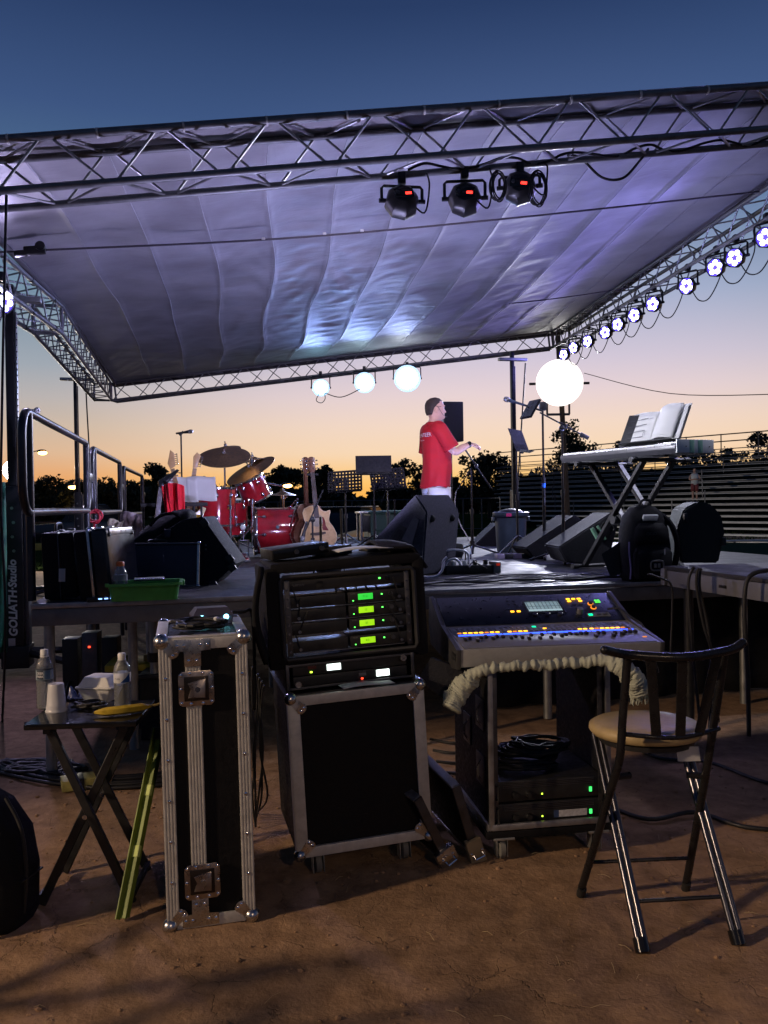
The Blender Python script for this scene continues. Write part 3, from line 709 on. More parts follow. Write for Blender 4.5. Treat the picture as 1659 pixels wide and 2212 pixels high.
uvl = g.bm.loops.layers.uv.new('UVMap'); g.bm.verts.ensure_lookup_table(); g.bm.verts.index_update()
for f in g.bm.faces:
    for lp in f.loops:
        k = lp.vert.index; lp[uvl].uv = ((k % (NU + 1)) / NU, (k // (NU + 1)) / NV)
tarp = tag(g.obj('roof_tarp', tarp_m, smooth=180), 'huge grey tarp stretched over the stage trusses lit blue and violet', 'tarp')
# welted seams between the tarp panels
seam_m = mat('tarp seam welt', (.36, .35, .37), .6)
for k in range(1, NP):
    pts = []
    for j in range(3, 98):
        tt = j / 100; sn_ = math.sin(tt * 3.1); s_ = (k / NP + .01 * sn_) / (1 + .02 * sn_)
        for _ in range(3): s_ = (k / NP - .012 * noise.noise((s_ * 3, tt * 5, 2)) + .01 * sn_) / (1 + .02 * sn_)
        pts.append(tarp_pt(s_, tt) + V((0, 0, -.003)))
    G().tube(pts, .004, 5).obj('seam', seam_m, tarp, smooth=180)
# edge roll where the tarp wraps the far and side chords
g = G().tube([tarp_pt(s / 40, 1) + V((0, 0, -.01)) for s in range(41)], .045, 8).obj('hem', mat('tarp hem', (.10, .09, .09), .8, 0, .3, 10), tarp, smooth=180)
G().tube([tarp_pt(1, s / 40) + V((0, 0, -.01)) for s in range(41)], .032, 8).obj('hem', MATS['tarp hem'], tarp, smooth=180)
G().tube([tarp_pt(0, s / 40) + V((0, 0, -.01)) for s in range(41)], .030, 8).obj('hem', MATS['tarp hem'], tarp, smooth=180)
# straps running under the tarp
strap = mat('dark strap webbing', (.06, .05, .06), .8)
a, b = at(75, 541, 7.0), at(1640, 414, 8.3)
t = thing('ratchet_strap', 'dark strap with black ratchet crossing under the near half of the tarp', 'strap', (0, 0, 0))
a0 = at(-60, 548, 6.9)
G().tube(smooth_path([a0, a, a.lerp(b, .3) + V((0, 0, -.07)), a.lerp(b, .6) + V((0, 0, -.06)), b], 8), .009, 6).obj('webbing', strap, t)
q = align(b - a)
G().box((0, 0, 0), (.07, .05, .17), bev=.015).box((.02, .0, -.11), (.035, .05, .1), bev=.01).cyl((-.02, -.04, .05), (-.02, .04, .05), .04).obj('ratchet', blk_metal, t).matrix_local = Matrix.Translation(a) @ q.to_matrix().to_4x4()
for k, f in enumerate((.28, .36, .41)): G().box(tuple(a.lerp(b, f) + V((0, 0, -.06))), (.03, .03, .02), bev=.005).obj('tape_tag', white_pap, t)
a, b = at(1010, 665, 12.5), at(1445, 608, 11.2)
cable('tarp_strap', [a, a.lerp(b, .5) + V((0, 0, -.03)), b], .008, 'thin second strap crossing under the far right of the tarp', 'strap', m=strap)

# ------------------------------------------------------------------ LED lamps
par_m = mat('lamp housing black', (.016, .016, .017), .4, 0, .2, 30)
vio = (.30, .27, 1.0)
led = emi('violet white led', (.66, .66, 1.0), 9)
def par(label, clamp, drop, aim, group, r=.1, lens=led, light=None, disc=False, back=False, roll=0, name='stage_lamp'):
    t = thing(name, label, 'stage lamp', clamp, group=group)
    aim = V(aim).normalized(); c = V((0, 0, -drop))
    box(t, 'clamp', (0, 0, 0), (.055, .075, .075), blk_metal, .008)
    sd = aim.cross(V((0, 0, 1))).normalized()
    y0 = V((0, 0, -.05)); wv_ = r + .022
    G().tube([c + sd * wv_ , c + sd * wv_ + V((0, 0, drop - .07)), c + sd * (wv_ - .015) + V((0, 0, drop - .055)), c - sd * (wv_ - .015) + V((0, 0, drop - .055)), c - sd * wv_ + V((0, 0, drop - .07)), c - sd * wv_], .011, 6).obj('yoke', blk_metal, t)
    b = G().lathe([(.0, -.085), (r * .55, -.085), (r * .80, -.06), (r * .98, -.02), (r * 1.02, .035), (r * .98, .055), (r * .9, .05), (r * .9, .03), (0, .03)], 8 if not disc else 20).obj('housing', par_m, t)
    b.rotation_mode = 'QUATERNION'; b.rotation_quaternion = align(aim); b.location = c
    for sgn in (-1, 1): G().cyl(c + sd * sgn * (r * .95), c + sd * sgn * (wv_ + .02), .016, seg=8).obj('tilt_knob', blk_metal, t)
    if back:
        # display on the back, seen from the sound desk
        box(b, 'display', (r * .25, r * .05, -.088), (.042, .020, .006), emi('red display', (1, .03, .02), 4), .002)
        box(b, 'control_panel', (0, 0, -.0865), (.13, .07, .006), blk_gloss, .002)
        G().cyl((-.045, 0, -.085), (-.045, 0, -.10), .013, seg=10).obj('socket', steel_dk, b)
    elif disc:
        G().lathe([(r * .70, .05), (r * 1.08, .05), (r * 1.06, .062), (r * .70, .07)], 32).obj('halo_ring', emi('blue halo ring', (.45, .68, 1.0), 1.3), b); G().lathe([(0, .05), (r * .80, .055), (r * .76, .08), (r * .45, .10), (0, .108)], 28).obj('lens', lens, b)  # glowing ring stands in for the blue halo around the lens
    else:
        G().cyl((0, 0, .030), (0, 0, .034), r * .86, seg=24).obj('glow_plate', emi('violet glow plate', (.10, .06, 1.0), 1.6), b)  # plate emits violet to imitate the glow around the lenses
        for k in range(5):
            a = 2 * math.pi * k / 5 + roll
            G().lathe([(0, .034), (r * .28, .034), (r * .22, .046), (0, .05)], 10, Matrix.Translation((r * .52 * math.cos(a), r * .52 * math.sin(a), 0))).obj('lens', lens, b)
    if light: lamp(t, 'SPOT', c + aim * .12, light[0], light[1], aim if len(light) < 4 else light[3], light[2], .6, r * .8)
    return t, c
# eleven on the right truss
RV = [(1220, 766), (1241, 751), (1272, 737), (1310, 718), (1337, 701), (1373, 681), (1413, 657), (1486, 618), (1548, 578), (1590, 557), (1657, 513)]
words = ['nearest the wooden pole', 'second from the wooden pole', 'third from the wooden pole', 'fourth from the wooden pole', 'fifth from the wooden pole', 'sixth, in the middle of the row', 'fifth from the right edge', 'fourth from the right edge', 'third from the right edge', 'second from the right edge', 'cut by the right edge']
for k, (u, v) in enumerate(RV):
    iz = 1 / 15.75 + (u - 1200) / 464 * (1 / 8.4 - 1 / 15.75); Y = 1 / iz
    c = at(u, v, Y); f = (c.y - rA.y) / (rE.y - rA.y); ch = rA + (rE - rA) * f
    drop = max(.2, ch.z - c.z); tgt = V((-.6, 5.0 + .35 * (Y - 8), 2.3))
    aim = (V((c.x - 3.2, c.y - 2.6, c.z - .55)) - c)
    par('LED lamp on the right truss, ' + words[k], (c.x, c.y, c.z + drop), drop, aim, 'LED lamps along the right truss', .105, led, (vio, 45, 120, (-1, -.25, -.35)), roll=k * .7)
    n2 = RV[k + 1] if k + 1 < len(RV) else None
    cable('lamp_cable', [V((c.x + .08, c.y + .1, c.z - .02)), V((c.x + .13, c.y + .0, c.z - .17)), V((c.x + .16, c.y - .25, c.z - .2)), V((c.x + .2, c.y - .5, c.z + .02)), V((c.x + .15, c.y - .6, c.z + .22))], .007, 'black cable loop below the right truss lamp ' + words[k], 'cable', 'cables looping between the right truss lamps')
# two unseen lamps added past the end of the row to brighten the keyboard
for k, Y in enumerate((7.5, 6.9)):
    f = (Y - rA.y) / (rE.y - rA.y); ch = rA + (rE - rA) * f
    par('LED lamp on the right truss beyond the picture, ' + ('nearer the last visible lamp' if k == 0 else 'farther from the visible lamps'), (ch.x, ch.y, ch.z - .02), .28, (-1, -.5, -.7), 'LED lamps along the right truss', .105, led, ((.80, .80, 1.0), 150, 70, (-1, .15 - .2 * k, -1.15)), roll=k)
# added uplights, with no lamp known there, brighten the tarp from the deck
def uplight(label, loc, aim, col, e, size):
    t = thing('added_uplight', label, 'stage lamp', loc, group='floor uplights behind the monitor speakers'); aim = V(aim).normalized()
    b = G().lathe([(.0, -.07), (.07, -.07), (.095, -.02), (.10, .05), (.088, .05), (.088, .035), (0, .035)], 16).obj('housing', par_m, t); b.rotation_mode = 'QUATERNION'; b.rotation_quaternion = align(aim); b.location = (0, 0, .13)
    G().cyl((0, 0, .036), (0, 0, .044), .085, seg=20).obj('lens', emi('added uplight lens', col, 3), b)
    for x in (-.11, .11): box(t, 'bracket', (x, 0, .07), (.008, .05, .14), blk_metal, .002)
    box(t, 'foot', (0, 0, .006), (.24, .16, .012), blk_metal, .003)
    lamp(t, 'SPOT', V((0, 0, .13)) + aim * .08, col, e, aim, size, .35, .05)
uplight('small floor uplight hidden behind the soft rack bag', (-.40, 6.15, MD), (-.28, .55, 1), (.56, .54, 1.0), 300, 130)
uplight('small floor uplight hidden behind the big centre wedge', (.62, 7.75, MD), (-.1, .35, 1), (.30, .36, 1.0), 90, 120)
uplight('small floor uplight hidden behind the violet wedge', (2.55, 8.35, MD), (-.35, .25, 1), (.42, .45, 1.0), 210, 104)
c = at(4, 622, 7.55)
par('violet lamp on the left truss cut by the left edge', (c.x, c.y, c.z + .1), .22, (1, -.35, -.25), 'lamp on the left truss', .105, led, ((.62, .55, 1.0), 170, 130, (.6, -1, -.8)))
c = lB + (lN - lB) * .62
par('violet lamp on the left truss just outside the picture', (c.x, c.y, c.z), .26, (1, .02, -.2), 'lamp on the left truss', .105, led, ((.86, .86, 1.0), 1900, 27, V((2.15, 7.0, 2.05)) - c))  # unseen lamp added to brighten the binder pages
# three on the far truss facing the camera
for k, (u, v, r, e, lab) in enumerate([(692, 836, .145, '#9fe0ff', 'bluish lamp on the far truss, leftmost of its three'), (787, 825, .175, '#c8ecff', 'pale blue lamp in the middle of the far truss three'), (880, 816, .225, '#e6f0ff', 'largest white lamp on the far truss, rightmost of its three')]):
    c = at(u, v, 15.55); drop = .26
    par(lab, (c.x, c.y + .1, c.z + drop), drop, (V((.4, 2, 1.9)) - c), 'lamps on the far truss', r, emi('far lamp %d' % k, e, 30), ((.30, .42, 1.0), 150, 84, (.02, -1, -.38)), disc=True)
a, b = at(700, 848, 15.5), at(782, 838, 15.5)
cable('lamp_cable', [a, a.lerp(b, .45) + V((0, 0, -.12)), b], .008, 'black cable sagging between two far truss lamps', 'cable')
a = at(690, 850, 15.5); cable('lamp_cable', [a, a + V((-.06, 0, -.12)), a + V((.03, 0, -.17)), a + V((.1, 0, -.1)), a + V((.09, 0, .02))], .007, 'small cable loop under the leftmost far truss lamp', 'cable')
# three on the near truss seen from behind
for k, (u, v, Y, ax, lab) in enumerate([(868, 440, 5.95, -.25, 'black lamp on the near truss with red display, leftmost of three'), (1003, 430, 6.0, .1, 'black lamp on the near truss tilted right, middle of three'), (1122, 402, 6.05, .25, 'black lamp on the near truss tangled in cables, rightmost of three')]):
    c = at(u, v, Y); f = (u - 0) / 1659; ch = nA + dn * ((c.x - nA.x) / dn.x) + bN
    drop = ch.z - c.z - .01
    par(lab, (c.x, ch.y, ch.z - .02), drop, (ax * .6, 1.0, -.35 + .15 * k), 'lamps on the near truss', .118, led, ((.85, .76, 1.0), 105, 75, (-.12 - .12 * (2 - k), 1, -.33)), back=True)
    cable('lamp_cable', [c + V((.04, -.10, .0)), c + V((.15, -.1, -.1)), c + V((.19, -.05, .1)), V((c.x + .17, ch.y - .03, ch.z))], .006, 'thin black cable hanging beside the lamp at ' + ('left', 'middle', 'right')[k] + ' of the near truss', 'cable')
# bunch of looped cable by the third lamp
for k, (u, dx, rr_, lab) in enumerate([(1075, 0, .085, 'bundle of cable loops hanging left of the tangled lamp'), (1160, 0, .10, 'bundle of cable loops hanging right of the tangled lamp')]):
    c = at(u, 378, 6.0); pts = []; rn = random.Random(k + 3)
    for i in range(80):
        a = i / 80 * 6.28 * 5 + 1.57; q = rr_ * (1 + .12 * math.sin(i * .37)); pts.append(c + V((.55 * q * math.cos(a) + .012 * math.sin(i * .21), -.05 + .03 * math.sin(i * .11), -rr_ + 1.15 * q * math.sin(a))))
    cable('cable_loops', pts, .005, lab, 'cable loops', sub=2, seg=5)
# cable running along the lower chord of the near truss
pts = []
for k in range(26):
    f = .50 + .55 * k / 25; p = nA + dn * f + bN; pts.append(p + V((0, -.03 - .02 * math.sin(k * 2.1), .02 + .03 * math.sin(k * 1.3))))
cable('truss_cable', pts, .010, 'thick black cable draped along the near truss lower chord', 'cable')
a, b = at(1255, 342, 6.2), at(1400, 322, 6.3)
cable('truss_cable', [a + V((-.1, 0, .03)), a, at(1300, 383, 6.2), at(1345, 385, 6.2), at(1380, 350, 6.2), b], .010, 'black cable with plug sagging below the near truss at right', 'cable')
a = at(20, 420, 5.2); b = at(10, 860, 5.6)
cable('hanging_cable', [at(14, 420, 5.3), at(9, 640, 5.3), at(4, 900, 5.4), at(2, 1100, 5.5), at(12, 1330, 5.6), on(5, 1560)], .009, 'black cable hanging down at the left edge of the picture', 'cable')

# ------------------------------------------------------------------ crank lift towers
white_txt = mat('white lettering', (.75, .75, .75), .5)
gr_strap = mat('green ratchet webbing', (.02, .16, .10), .75)
def lift(name, label, u, Y, k, z_out, z_top, txt=False, cap=True, rz=0.0):
    b = at(u, 1106, Y); t = thing(name, label, 'lift tower', (b.x, Y, 0), SY + rz, 'crank lift towers holding the roof')
    w_ = .135 * k
    box(t, 'outer_mast', (0, 0, z_out / 2 + .06), (w_, w_ * 1.35, z_out - .12), blk_sat, .008)
    box(t, 'mast_side_channel', (w_ * .62, 0, z_out / 2 + .06), (w_ * .22, w_ * .9, z_out - .2), steel_dk, .004)
    box(t, 'inner_mast', (-.012, 0, (z_out + z_top) / 2), (w_ * .5, w_ * .7, z_top - z_out + .3), blk_metal, .006)
    box(t, 'inner_channel', (w_ * .25, -.01, (z_out + z_top) / 2 - .1), (.016, .05, z_top - z_out), alu if txt else steel_dk, .004)
    for i in range(4): G().cyl((-.01 + .012 * (i % 2), -w_ * .68, z_out - .2 - .13 * i), (-.01 + .012 * (i % 2), -w_ * .70, z_out - .2 - .13 * i), .014, seg=10).obj('bolt', alu, t)
    for a in (35, 145, 215, 325):
        d = V((math.cos(R(a)), math.sin(R(a)), 0))
        bar(t, 'outrigger', d * .05 + V((0, 0, .2)), d * .95 + V((0, 0, .09)), .05, .05, blk_metal, .004)
        G().cyl(d * .95 + V((0, 0, 0)), d * .95 + V((0, 0, .14)), .045, .02, 10).obj('foot', steel_dk, t)
    box(t, 'base', (0, 0, .16), (.24, .28, .2), blk_metal, .01)
    G().cyl((-.2, -.05, .85), (-.08, -.05, .85), .06, seg=14).obj('winch', steel_dk, t)
    box(t, 'support_plate', (0, 0, z_top + .02), (.52, .1, .05), gal, .008)
    return t
lt1 = lift('lift_tower', 'black lift tower with white lettering at the left edge', 33, 7.9, 1.15, 1.72, 3.42, txt=True)
text(lt1, 'lettering', 'GOLIATH·Studio', .098, white_txt, (-.012, -.1075, .70), (R(90), R(-90), 0), shear=.14, bold=.0035)
G().cyl((.12, -.02, 2.42), (.2, -.02, 2.42), .012, seg=8).sph((.21, -.02, 2.42), .03, 10).obj('lock_knob', white_pl, lt1)
box(lt1, 'white_label', (-.03, -.1075, .30), (.06, .002, .07), white_pap, .0005)
for k in range(26): G().cyl((.046, -.0352, 1.8 + .055 * k), (.046, -.0358, 1.8 + .055 * k), .007, seg=6).obj('pin_hole', blk_matte, lt1)
gsp = []
o = G()
for k in range(5):
    x = -.14 - .02 * k; o.tube(smooth_path([(x, -.12, 1.75), (x - .01, -.14, 1.3), (x + .03 * math.sin(k), -.13, .9), (x + .02, -.15, .55), (x - .02 + .02 * k, -.12, .2)], 5), .014, 6)
o.obj('green_webbing', gr_strap, lt1)
cloth_g = mat('green cloth', (.015, .13, .075), .8, 0, .3, 20, .3, 60)
p = at(2, 1300, 7.6)
def gcl(s, t): return V((p.x - .12 + .2 * s + .02 * math.sin(9 * s + t * 3), 7.55 + .04 * math.sin(12 * s + 4 * t), 1.75 - 1.5 * t))
tag(G().sheet(gcl, 20, 24).obj('green_cover', cloth_g, smooth=180, thick=.006), 'green cloth cover hanging at the left edge beside the lift tower', 'cloth')
lift('lift_tower', 'far lift tower left of the drums under the truss corner', 169, 15.0, .85, 1.80, at(168, 822, 15.0).z, rz=R(4))
lt3 = lift('lift_tower', 'far lift tower right of the man beside the wooden pole', 1112, 15.1, .85, 1.72, at(1112, 779, 15.1).z)
rod(lt3, 'guy_strap', (.22, -.05, at(1112, 785, 15.1).z), (.02, -.1, 1.75), .014, strap, 6)
p = at(188, 870, 14.5); cable('hanging_cable', [at(184, 800, 14.6), at(187, 870, 14.6), at(193, 980, 14.5), at(197, 1090, 14.5)], .012, 'black cable hanging beside the far left lift tower', 'cable')
# ------------------------------------------------------------------ railing sections
rail_m = mat('dark railing tube', (.05, .05, .055), .35, .7, .2, 12)
def round_rect(a, b, z0, z1, r, n=5):
    d = (b - a); d.z = 0; L_ = d.length; d.normalize(); pts = []
    for (cx, cz, a0) in ((L_ - r, z1 - r, 90), (L_ - r, z0 + r, 0), (r, z0 + r, -90), (r, z1 - r, -180)):
        for k in range(n + 1):
            an = R(a0 - 90 * k / n); pts.append(V((a.x, a.y, 0)) + d * (cx + r * math.cos(an)) + V((0, 0, cz + r * math.sin(an))))
    return pts
zt = at(60, 884, 4.75).z; zb = at(120, 1106, 5.0).z
for k, (u0, Y0, u1, Y1, dz, lab) in enumerate([(50, 4.72, 192, 7.35, 0, 'nearest railing section with rounded corners at left of stage'), (199, 7.5, 262, 10.1, -.02, 'middle railing section behind the upright black cases'), (266, 10.25, 309, 13.3, -.06, 'farthest railing section by the electric guitars')]):
    a, b = at(u0, 1106, Y0), at(u1, 1106, Y1)
    t = thing('stage_railing', lab, 'railing', (0, 0, 0), group='railing sections along the left stage edge')
    G().tube(round_rect(a, b, zb + dz, zt + dz, .16), .0235, 12, closed=True).obj('rail_loop', rail_m, t, smooth=180)
    d = (b - a); d.z = 0; L_ = d.length; d.normalize()
    for x in (.19, L_ - .12): rod(t, 'post', V((a.x, a.y, .02 if x > 1 or k else LD)) + d * x, V((a.x, a.y, zt + dz)) + d * x, .024, rail_m, 12)
    q = V((b.x, b.y, (zt + zb) / 2 + dz)); G().box(tuple(q), (.06, .09, .07), bev=.01).obj('clamp', blk_metal, t)

# ------------------------------------------------------------------ cases on the side deck
trim = mat('silver case trim', (.5, .5, .5), .3, 1, .15, 20)
navy = mat('navy case vinyl', (.012, .015, .035), .45, 0, .3, 60, .15, 300)
p = on(104, 1299, LD); t = thing('hard_case', 'slim black hard case with white tag, leftmost on the side deck', 'case', (p.x - .06, p.y + .01, LD), SY - R(4), rot=None)
t.rotation_euler = (0, R(-2), SY - R(4))
box(t, 'shell', (.075, .25, .195), (.095, .48, .385), blk_lam, .02); box(t, 'lid', (.168, .25, .195), (.088, .48, .38), blk_lam, .02)
box(t, 'seam', (.122, .25, .195), (.006, .484, .388), steel_dk, .002)
for y in (.1, .4): box(t, 'latch', (.122, y, .392), (.04, .05, .012), steel_dk, .004)
G().tube(smooth_path([(.08, .17, .39), (.08, .19, .43), (.08, .31, .43), (.08, .33, .39)], 4), .009, 6).obj('handle', blk_sat, t)
box(t, 'paper_tag', (.135, .0085, .14), (.036, .002, .075), white_pap, .0005, rot=(0, R(4), 0))
p = on(176, 1302, LD); t = thing('guitar_case', 'black upright guitar case with silver trim and bluish sheen', 'case', (p.x - .03, p.y + .03, LD)); t.rotation_euler = (0, R(-5), SY - R(16))
sheen = mat('glossy black case shell', (.016, .017, .022), .2, 0, .2, 20)
box(t, 'base_half', (.045, .24, .20), (.085, .46, .39), blk_lam, .025); box(t, 'lid_half', (.145, .24, .20), (.10, .46, .40), sheen, .035, seg=3)
box(t, 'silver_trim', (.09, .24, .20), (.016, .468, .398), trim, .004)
for y in (.06, .2, .36): box(t, 'latch', (.09, y, .402), (.035, .045, .014), chrome, .004)
for y in (.06, .42): G().cyl((.193, y, .36), (.203, y, .36), .012, seg=10).obj('rubber_foot', rubber, t)
box(t, 'metal_corner_band', (.197, .24, .375), (.004, .36, .035), trim, .002)
p = on(334, 1268, LD); t = thing('flat_case', 'navy flat equipment case with silver edges behind the orange cap bottle', 'case', (p.x, p.y, LD)); t.rotation_euler = (R(-9), R(.5), SY - R(9))
box(t, 'shell', (0, .06, .145), (.56, .11, .275), navy, .006)
for sx in (-1, 1): bar(t, 'edge_trim', (sx * .282, 0, .005), (sx * .282, 0, .288), .018, .018, trim, .003)
for z in (.006, .287): bar(t, 'edge_trim', (-.273, 0, z), (.273, 0, z), .014, .014, steel_dk, .003)
for sx in (-1, 1):
    for z in (.005, .288): G().sph((sx * .283, .0, z), .015, 10).obj('ball_corner', chrome, t)
G().tube(smooth_path([(-.06, .05, .285), (-.05, .05, .315), (.05, .05, .315), (.06, .05, .285)], 4), .008, 6).obj('handle', blk_sat, t)
# tilted monitor speaker with a soft bag on it
Yw = 5.75; pts = [at(u, v, Yw) for (u, v) in ((437, 1116), (510, 1218), (457, 1266), (316, 1262), (300, 1185), (396, 1122))]
o = pts[3].copy(); o.z = LD; t = thing('monitor_speaker', 'textured black monitor speaker tilted on its edge beside the drums', 'monitor speaker', (o.x, o.y, LD))
pl = [(p_.x - o.x, p_.z - LD) for p_ in pts]
PX = Matrix(((1, 0, 0, 0), (0, 0, 1, 0), (0, 1, 0, 0), (0, 0, 0, 1)))
G().prism(pl, 0, .42, PX, bev=.008).obj('cabinet', carpet_dk, t)
for i in (0, 1):
    a, b = V((pl[i][0], -.004, pl[i][1])), V((pl[(i + 1) % 6][0], -.004, pl[(i + 1) % 6][1]))
    for f in (.1, .86): G().box(tuple(a.lerp(b, f) + V((-.01, .0, -.01))), (.05, .012, .05), rot=Matrix.Rotation(R(-35), 3, 'Y'), bev=.004).obj('corner_guard', blk_sat, t)
for f in (.22, .5): G().cyl(V((pl[0][0] + .02, -.001, pl[0][1] - .17 - f * .1)), V((pl[0][0] + .02, -.006, pl[0][1] - .17 - f * .1)), .007, seg=8).obj('screw', steel_dk, t)
g = G()
bp = [at(u, v, 5.95) for (u, v) in ((292, 1188), (330, 1140), (372, 1118), (420, 1120))]
rings = []
for i in range(9):
    f = i / 8; c = bp[0].lerp(bp[-1], f); hh = .12 * math.sin(math.pi * (f * .86 + .09)) ** .6
    rings.append([c + V((0, math.cos(a) * .16 * (1 + .1 * math.sin(3 * a + i)), .02 + hh * math.sin(a) * (1 + .15 * noise.noise((i * .7, a * 2, 0))))) for a in [2 * math.pi * k / 14 for k in range(14)]])
bag = tag(g.loft(rings).obj('soft_bag', blk_fab, smooth=180, sub=1), 'limp black bag lying on top of the tilted monitor speaker', 'bag')
G().tube(smooth_path([bp[1] + V((.03, -.17, .02)), bp[1] + V((.1, -.2, .08)), bp[2] + V((.05, -.18, .03)), bp[2] + V((.09, -.14, .0))], 5), .012, 6).obj('strap', blk_fab, bag)
box(bag, 'zip_pull', tuple(at(362, 1152, 5.72)), (.045, .02, .055), navy, .008)

# green tub, notebook, sport bottle, hub, cables
green_pl = mat('green tub plastic', (.07, .32, .06), .4, 0, .15, 20)
p = on(300, 1300, LD); t = thing('green_tub', 'shallow green plastic tub on the side deck edge', 'tub', (p.x, p.y + .13, LD), SY)
g = G(); n = 4
def tubring(w_, d_, z, r): return [(sx * (w_ / 2 - r) + r * math.cos(R(a)), sy * (d_ / 2 - r) + r * math.sin(R(a)), z) for (sx, sy, a0) in ((1, 1, 0), (-1, 1, 90), (-1, -1, 180), (1, -1, 270)) for a in [a0 + 90 * k / n for k in range(n + 1)]]
g.loft([tubring(.36, .22, .003, .03), tubring(.385, .245, .085, .035), tubring(.42, .28, .087, .04), tubring(.42, .28, .103, .04), tubring(.385, .245, .101, .035), tubring(.35, .21, .010, .03)]).obj('tub', green_pl, t)
for sx in (-1, 1): box(t, 'handle', (sx * .212, 0, .09), (.018, .1, .03), green_pl, .006)
nb = thing('spiral_notebook', 'spiral notebook lying across the green tub', 'notebook', (p.x + .02, p.y + .15, LD + .106), SY + R(3))
box(nb, 'cover', (0, 0, .006), (.17, .12, .010), blk_matte, .002); box(nb, 'pages', (0, .002, .0125), (.165, .112, .003), white_pap, .0005)
for k in range(15): G().tube([( -.077 + .011 * k, -.06 + .008 * math.cos(a), .008 + .009 * math.sin(a)) for a in [j * .785 for j in range(8)]], .0012, 4, closed=True).obj('wire_ring', chrome, nb)
def clear_plastic(name, col=(.9, .93, .95), al=.0):
    if name in MATS: return MATS[name]
    m = bpy.data.materials.new(name); m.use_nodes = True; n = m.node_tree.nodes; l = m.node_tree.links; n.remove(n['Principled BSDF'])
    tr = n.new('ShaderNodeBsdfTransparent'); tr.inputs[0].default_value = (*col, 1); gl = n.new('ShaderNodeBsdfGlossy'); gl.inputs['Roughness'].default_value = .12
    df = n.new('ShaderNodeBsdfDiffuse'); df.inputs[0].default_value = (.6, .62, .64, 1)
    fr = n.new('ShaderNodeFresnel'); fr.inputs[0].default_value = 1.5
    nz = n.new('ShaderNodeTexNoise'); nz.inputs['Scale'].default_value = 90; bp_ = n.new('ShaderNodeBump'); bp_.inputs['Strength'].default_value = .25; bp_.inputs['Distance'].default_value = .004
    l.new(nz.outputs['Fac'], bp_.inputs['Height']); l.new(bp_.outputs[0], gl.inputs['Normal']); l.new(bp_.outputs[0], fr.inputs['Normal'])
    m0 = n.new('ShaderNodeMixShader'); m0.inputs[0].default_value = .17 + al; l.new(tr.outputs[0], m0.inputs[1]); l.new(df.outputs[0], m0.inputs[2])
    m1 = n.new('ShaderNodeMixShader'); l.new(fr.outputs[0], m1.inputs[0]); l.new(m0.outputs[0], m1.inputs[1]); l.new(gl.outputs[0], m1.inputs[2])
    l.new(m1.outputs[0], n['Material Output'].inputs['Surface']); MATS[name] = m; return m
pet = clear_plastic('clear bottle plastic'); juice = mat('amber drink', (.40, .14, .02), .15, 0, .1, 10, trans=.4)
p = on(259, 1300, LD); t = thing('sport_drink_bottle', 'sports drink bottle with orange cap and a little drink left', 'bottle', (p.x, p.y + .02, LD))
G().lathe([(.028, 0), (.036, .006), (.037, .03), (.035, .045), (.037, .06), (.036, .085), (.033, .098), (.036, .112), (.037, .14), (.035, .16), (.028, .18), (.019, .192), (.018, .2)], 24).obj('bottle', pet, t)
G().lathe([(.0, .004), (.030, .004), (.033, .012), (.033, .036), (0, .036)], 20).obj('drink', juice, t)
G().lathe([(.0365, .118), (.0376, .118), (.0376, .150), (.0365, .150)], 24).obj('label', mat('worn clear label', (.22, .24, .26), .4), t)
G().lathe([(0, .199), (.021, .199), (.0215, .219), (.019, .223), (0, .223)], 20).obj('cap', mat('orange cap', (.75, .16, .02), .4), t)
p = on(236, 1301, LD); t = thing('usb_hub', 'small black hub with blue lights on the deck edge', 'hub', (p.x - .06, p.y + .05, LD), SY + R(14))
box(t, 'body', (0, 0, .014), (.16, .05, .028), blk_sat, .006)
for k in range(3): box(t, 'led', (-.01 + .032 * k, -.0255, .017), (.02, .002, .007), emi('blue led', (.25, .45, 1), 3), .0005)
for k in range(5):
    q = on(120 + 14 * k, 1298 - (k % 2) * 3, LD); rn = random.Random(k)
    coil('cable_tangle', (q.x, q.y + .08, LD), .055 + .01 * rn.random(), 2, .7, 'tangled thin black cable at the left corner of the side deck', 'cable', 'tangled cables on the side deck corner', seed=k + 20, cr=.004)
# red cord, jacket and pale cloth on the railing
red_c = mat('red cord', (.55, .03, .05), .5)
c = at(209, 1112, 7.42); pts = []
for k in range(40):
    a = k / 40 * 6.28 * 2.6; pts.append(c + V((.055 * math.sin(a) * (1 + .2 * math.sin(k * .3)), -.06 + .02 * math.sin(a * .5), .045 * math.cos(a) - .03 * k / 40)))
pts += [pts[-1] + V((0, 0, -.07)), pts[-1] + V((.005, 0, -.14))]
cable('knotted_rope', pts, .009, 'red rope knotted around the first railing post', 'rope', m=red_c, sub=2)
lav = mat('lavender grey fabric', (.34, .27, .30), .85, 0, .2, 20, .3, 80); bei = mat('beige fabric', (.42, .36, .27), .85, 0, .2, 20, .3, 80)
def hang(name, label, m, c, w_, h, seed, depth=.06):
    def f(s, t):
        fold = .035 * math.sin(s * 11 + seed + 2 * t) + .02 * math.sin(s * 23 + 3 * t)
        return V((c.x + (s - .5) * w_ * (1 - .25 * t + .1 * math.sin(t * 5 + seed)) , c.y + fold + depth * math.sin(math.pi * min(1, t * 3)) * (-1), c.z - h * t + .02 * math.sin(s * 6)))
    return tag(G().sheet(f, 26, 22).obj(name, m, smooth=180, thick=.006), label, 'jacket' if name == 'jacket' else 'cloth')
hang('jacket', 'lavender grey jacket hanging on the railing joint', lav, at(286, 1108, 9.8), .26, .42, 1)
hang('beige_cloth', 'beige cloth hanging low on the middle railing', bei, at(250, 1124, 9.2), .16, .34, 2)

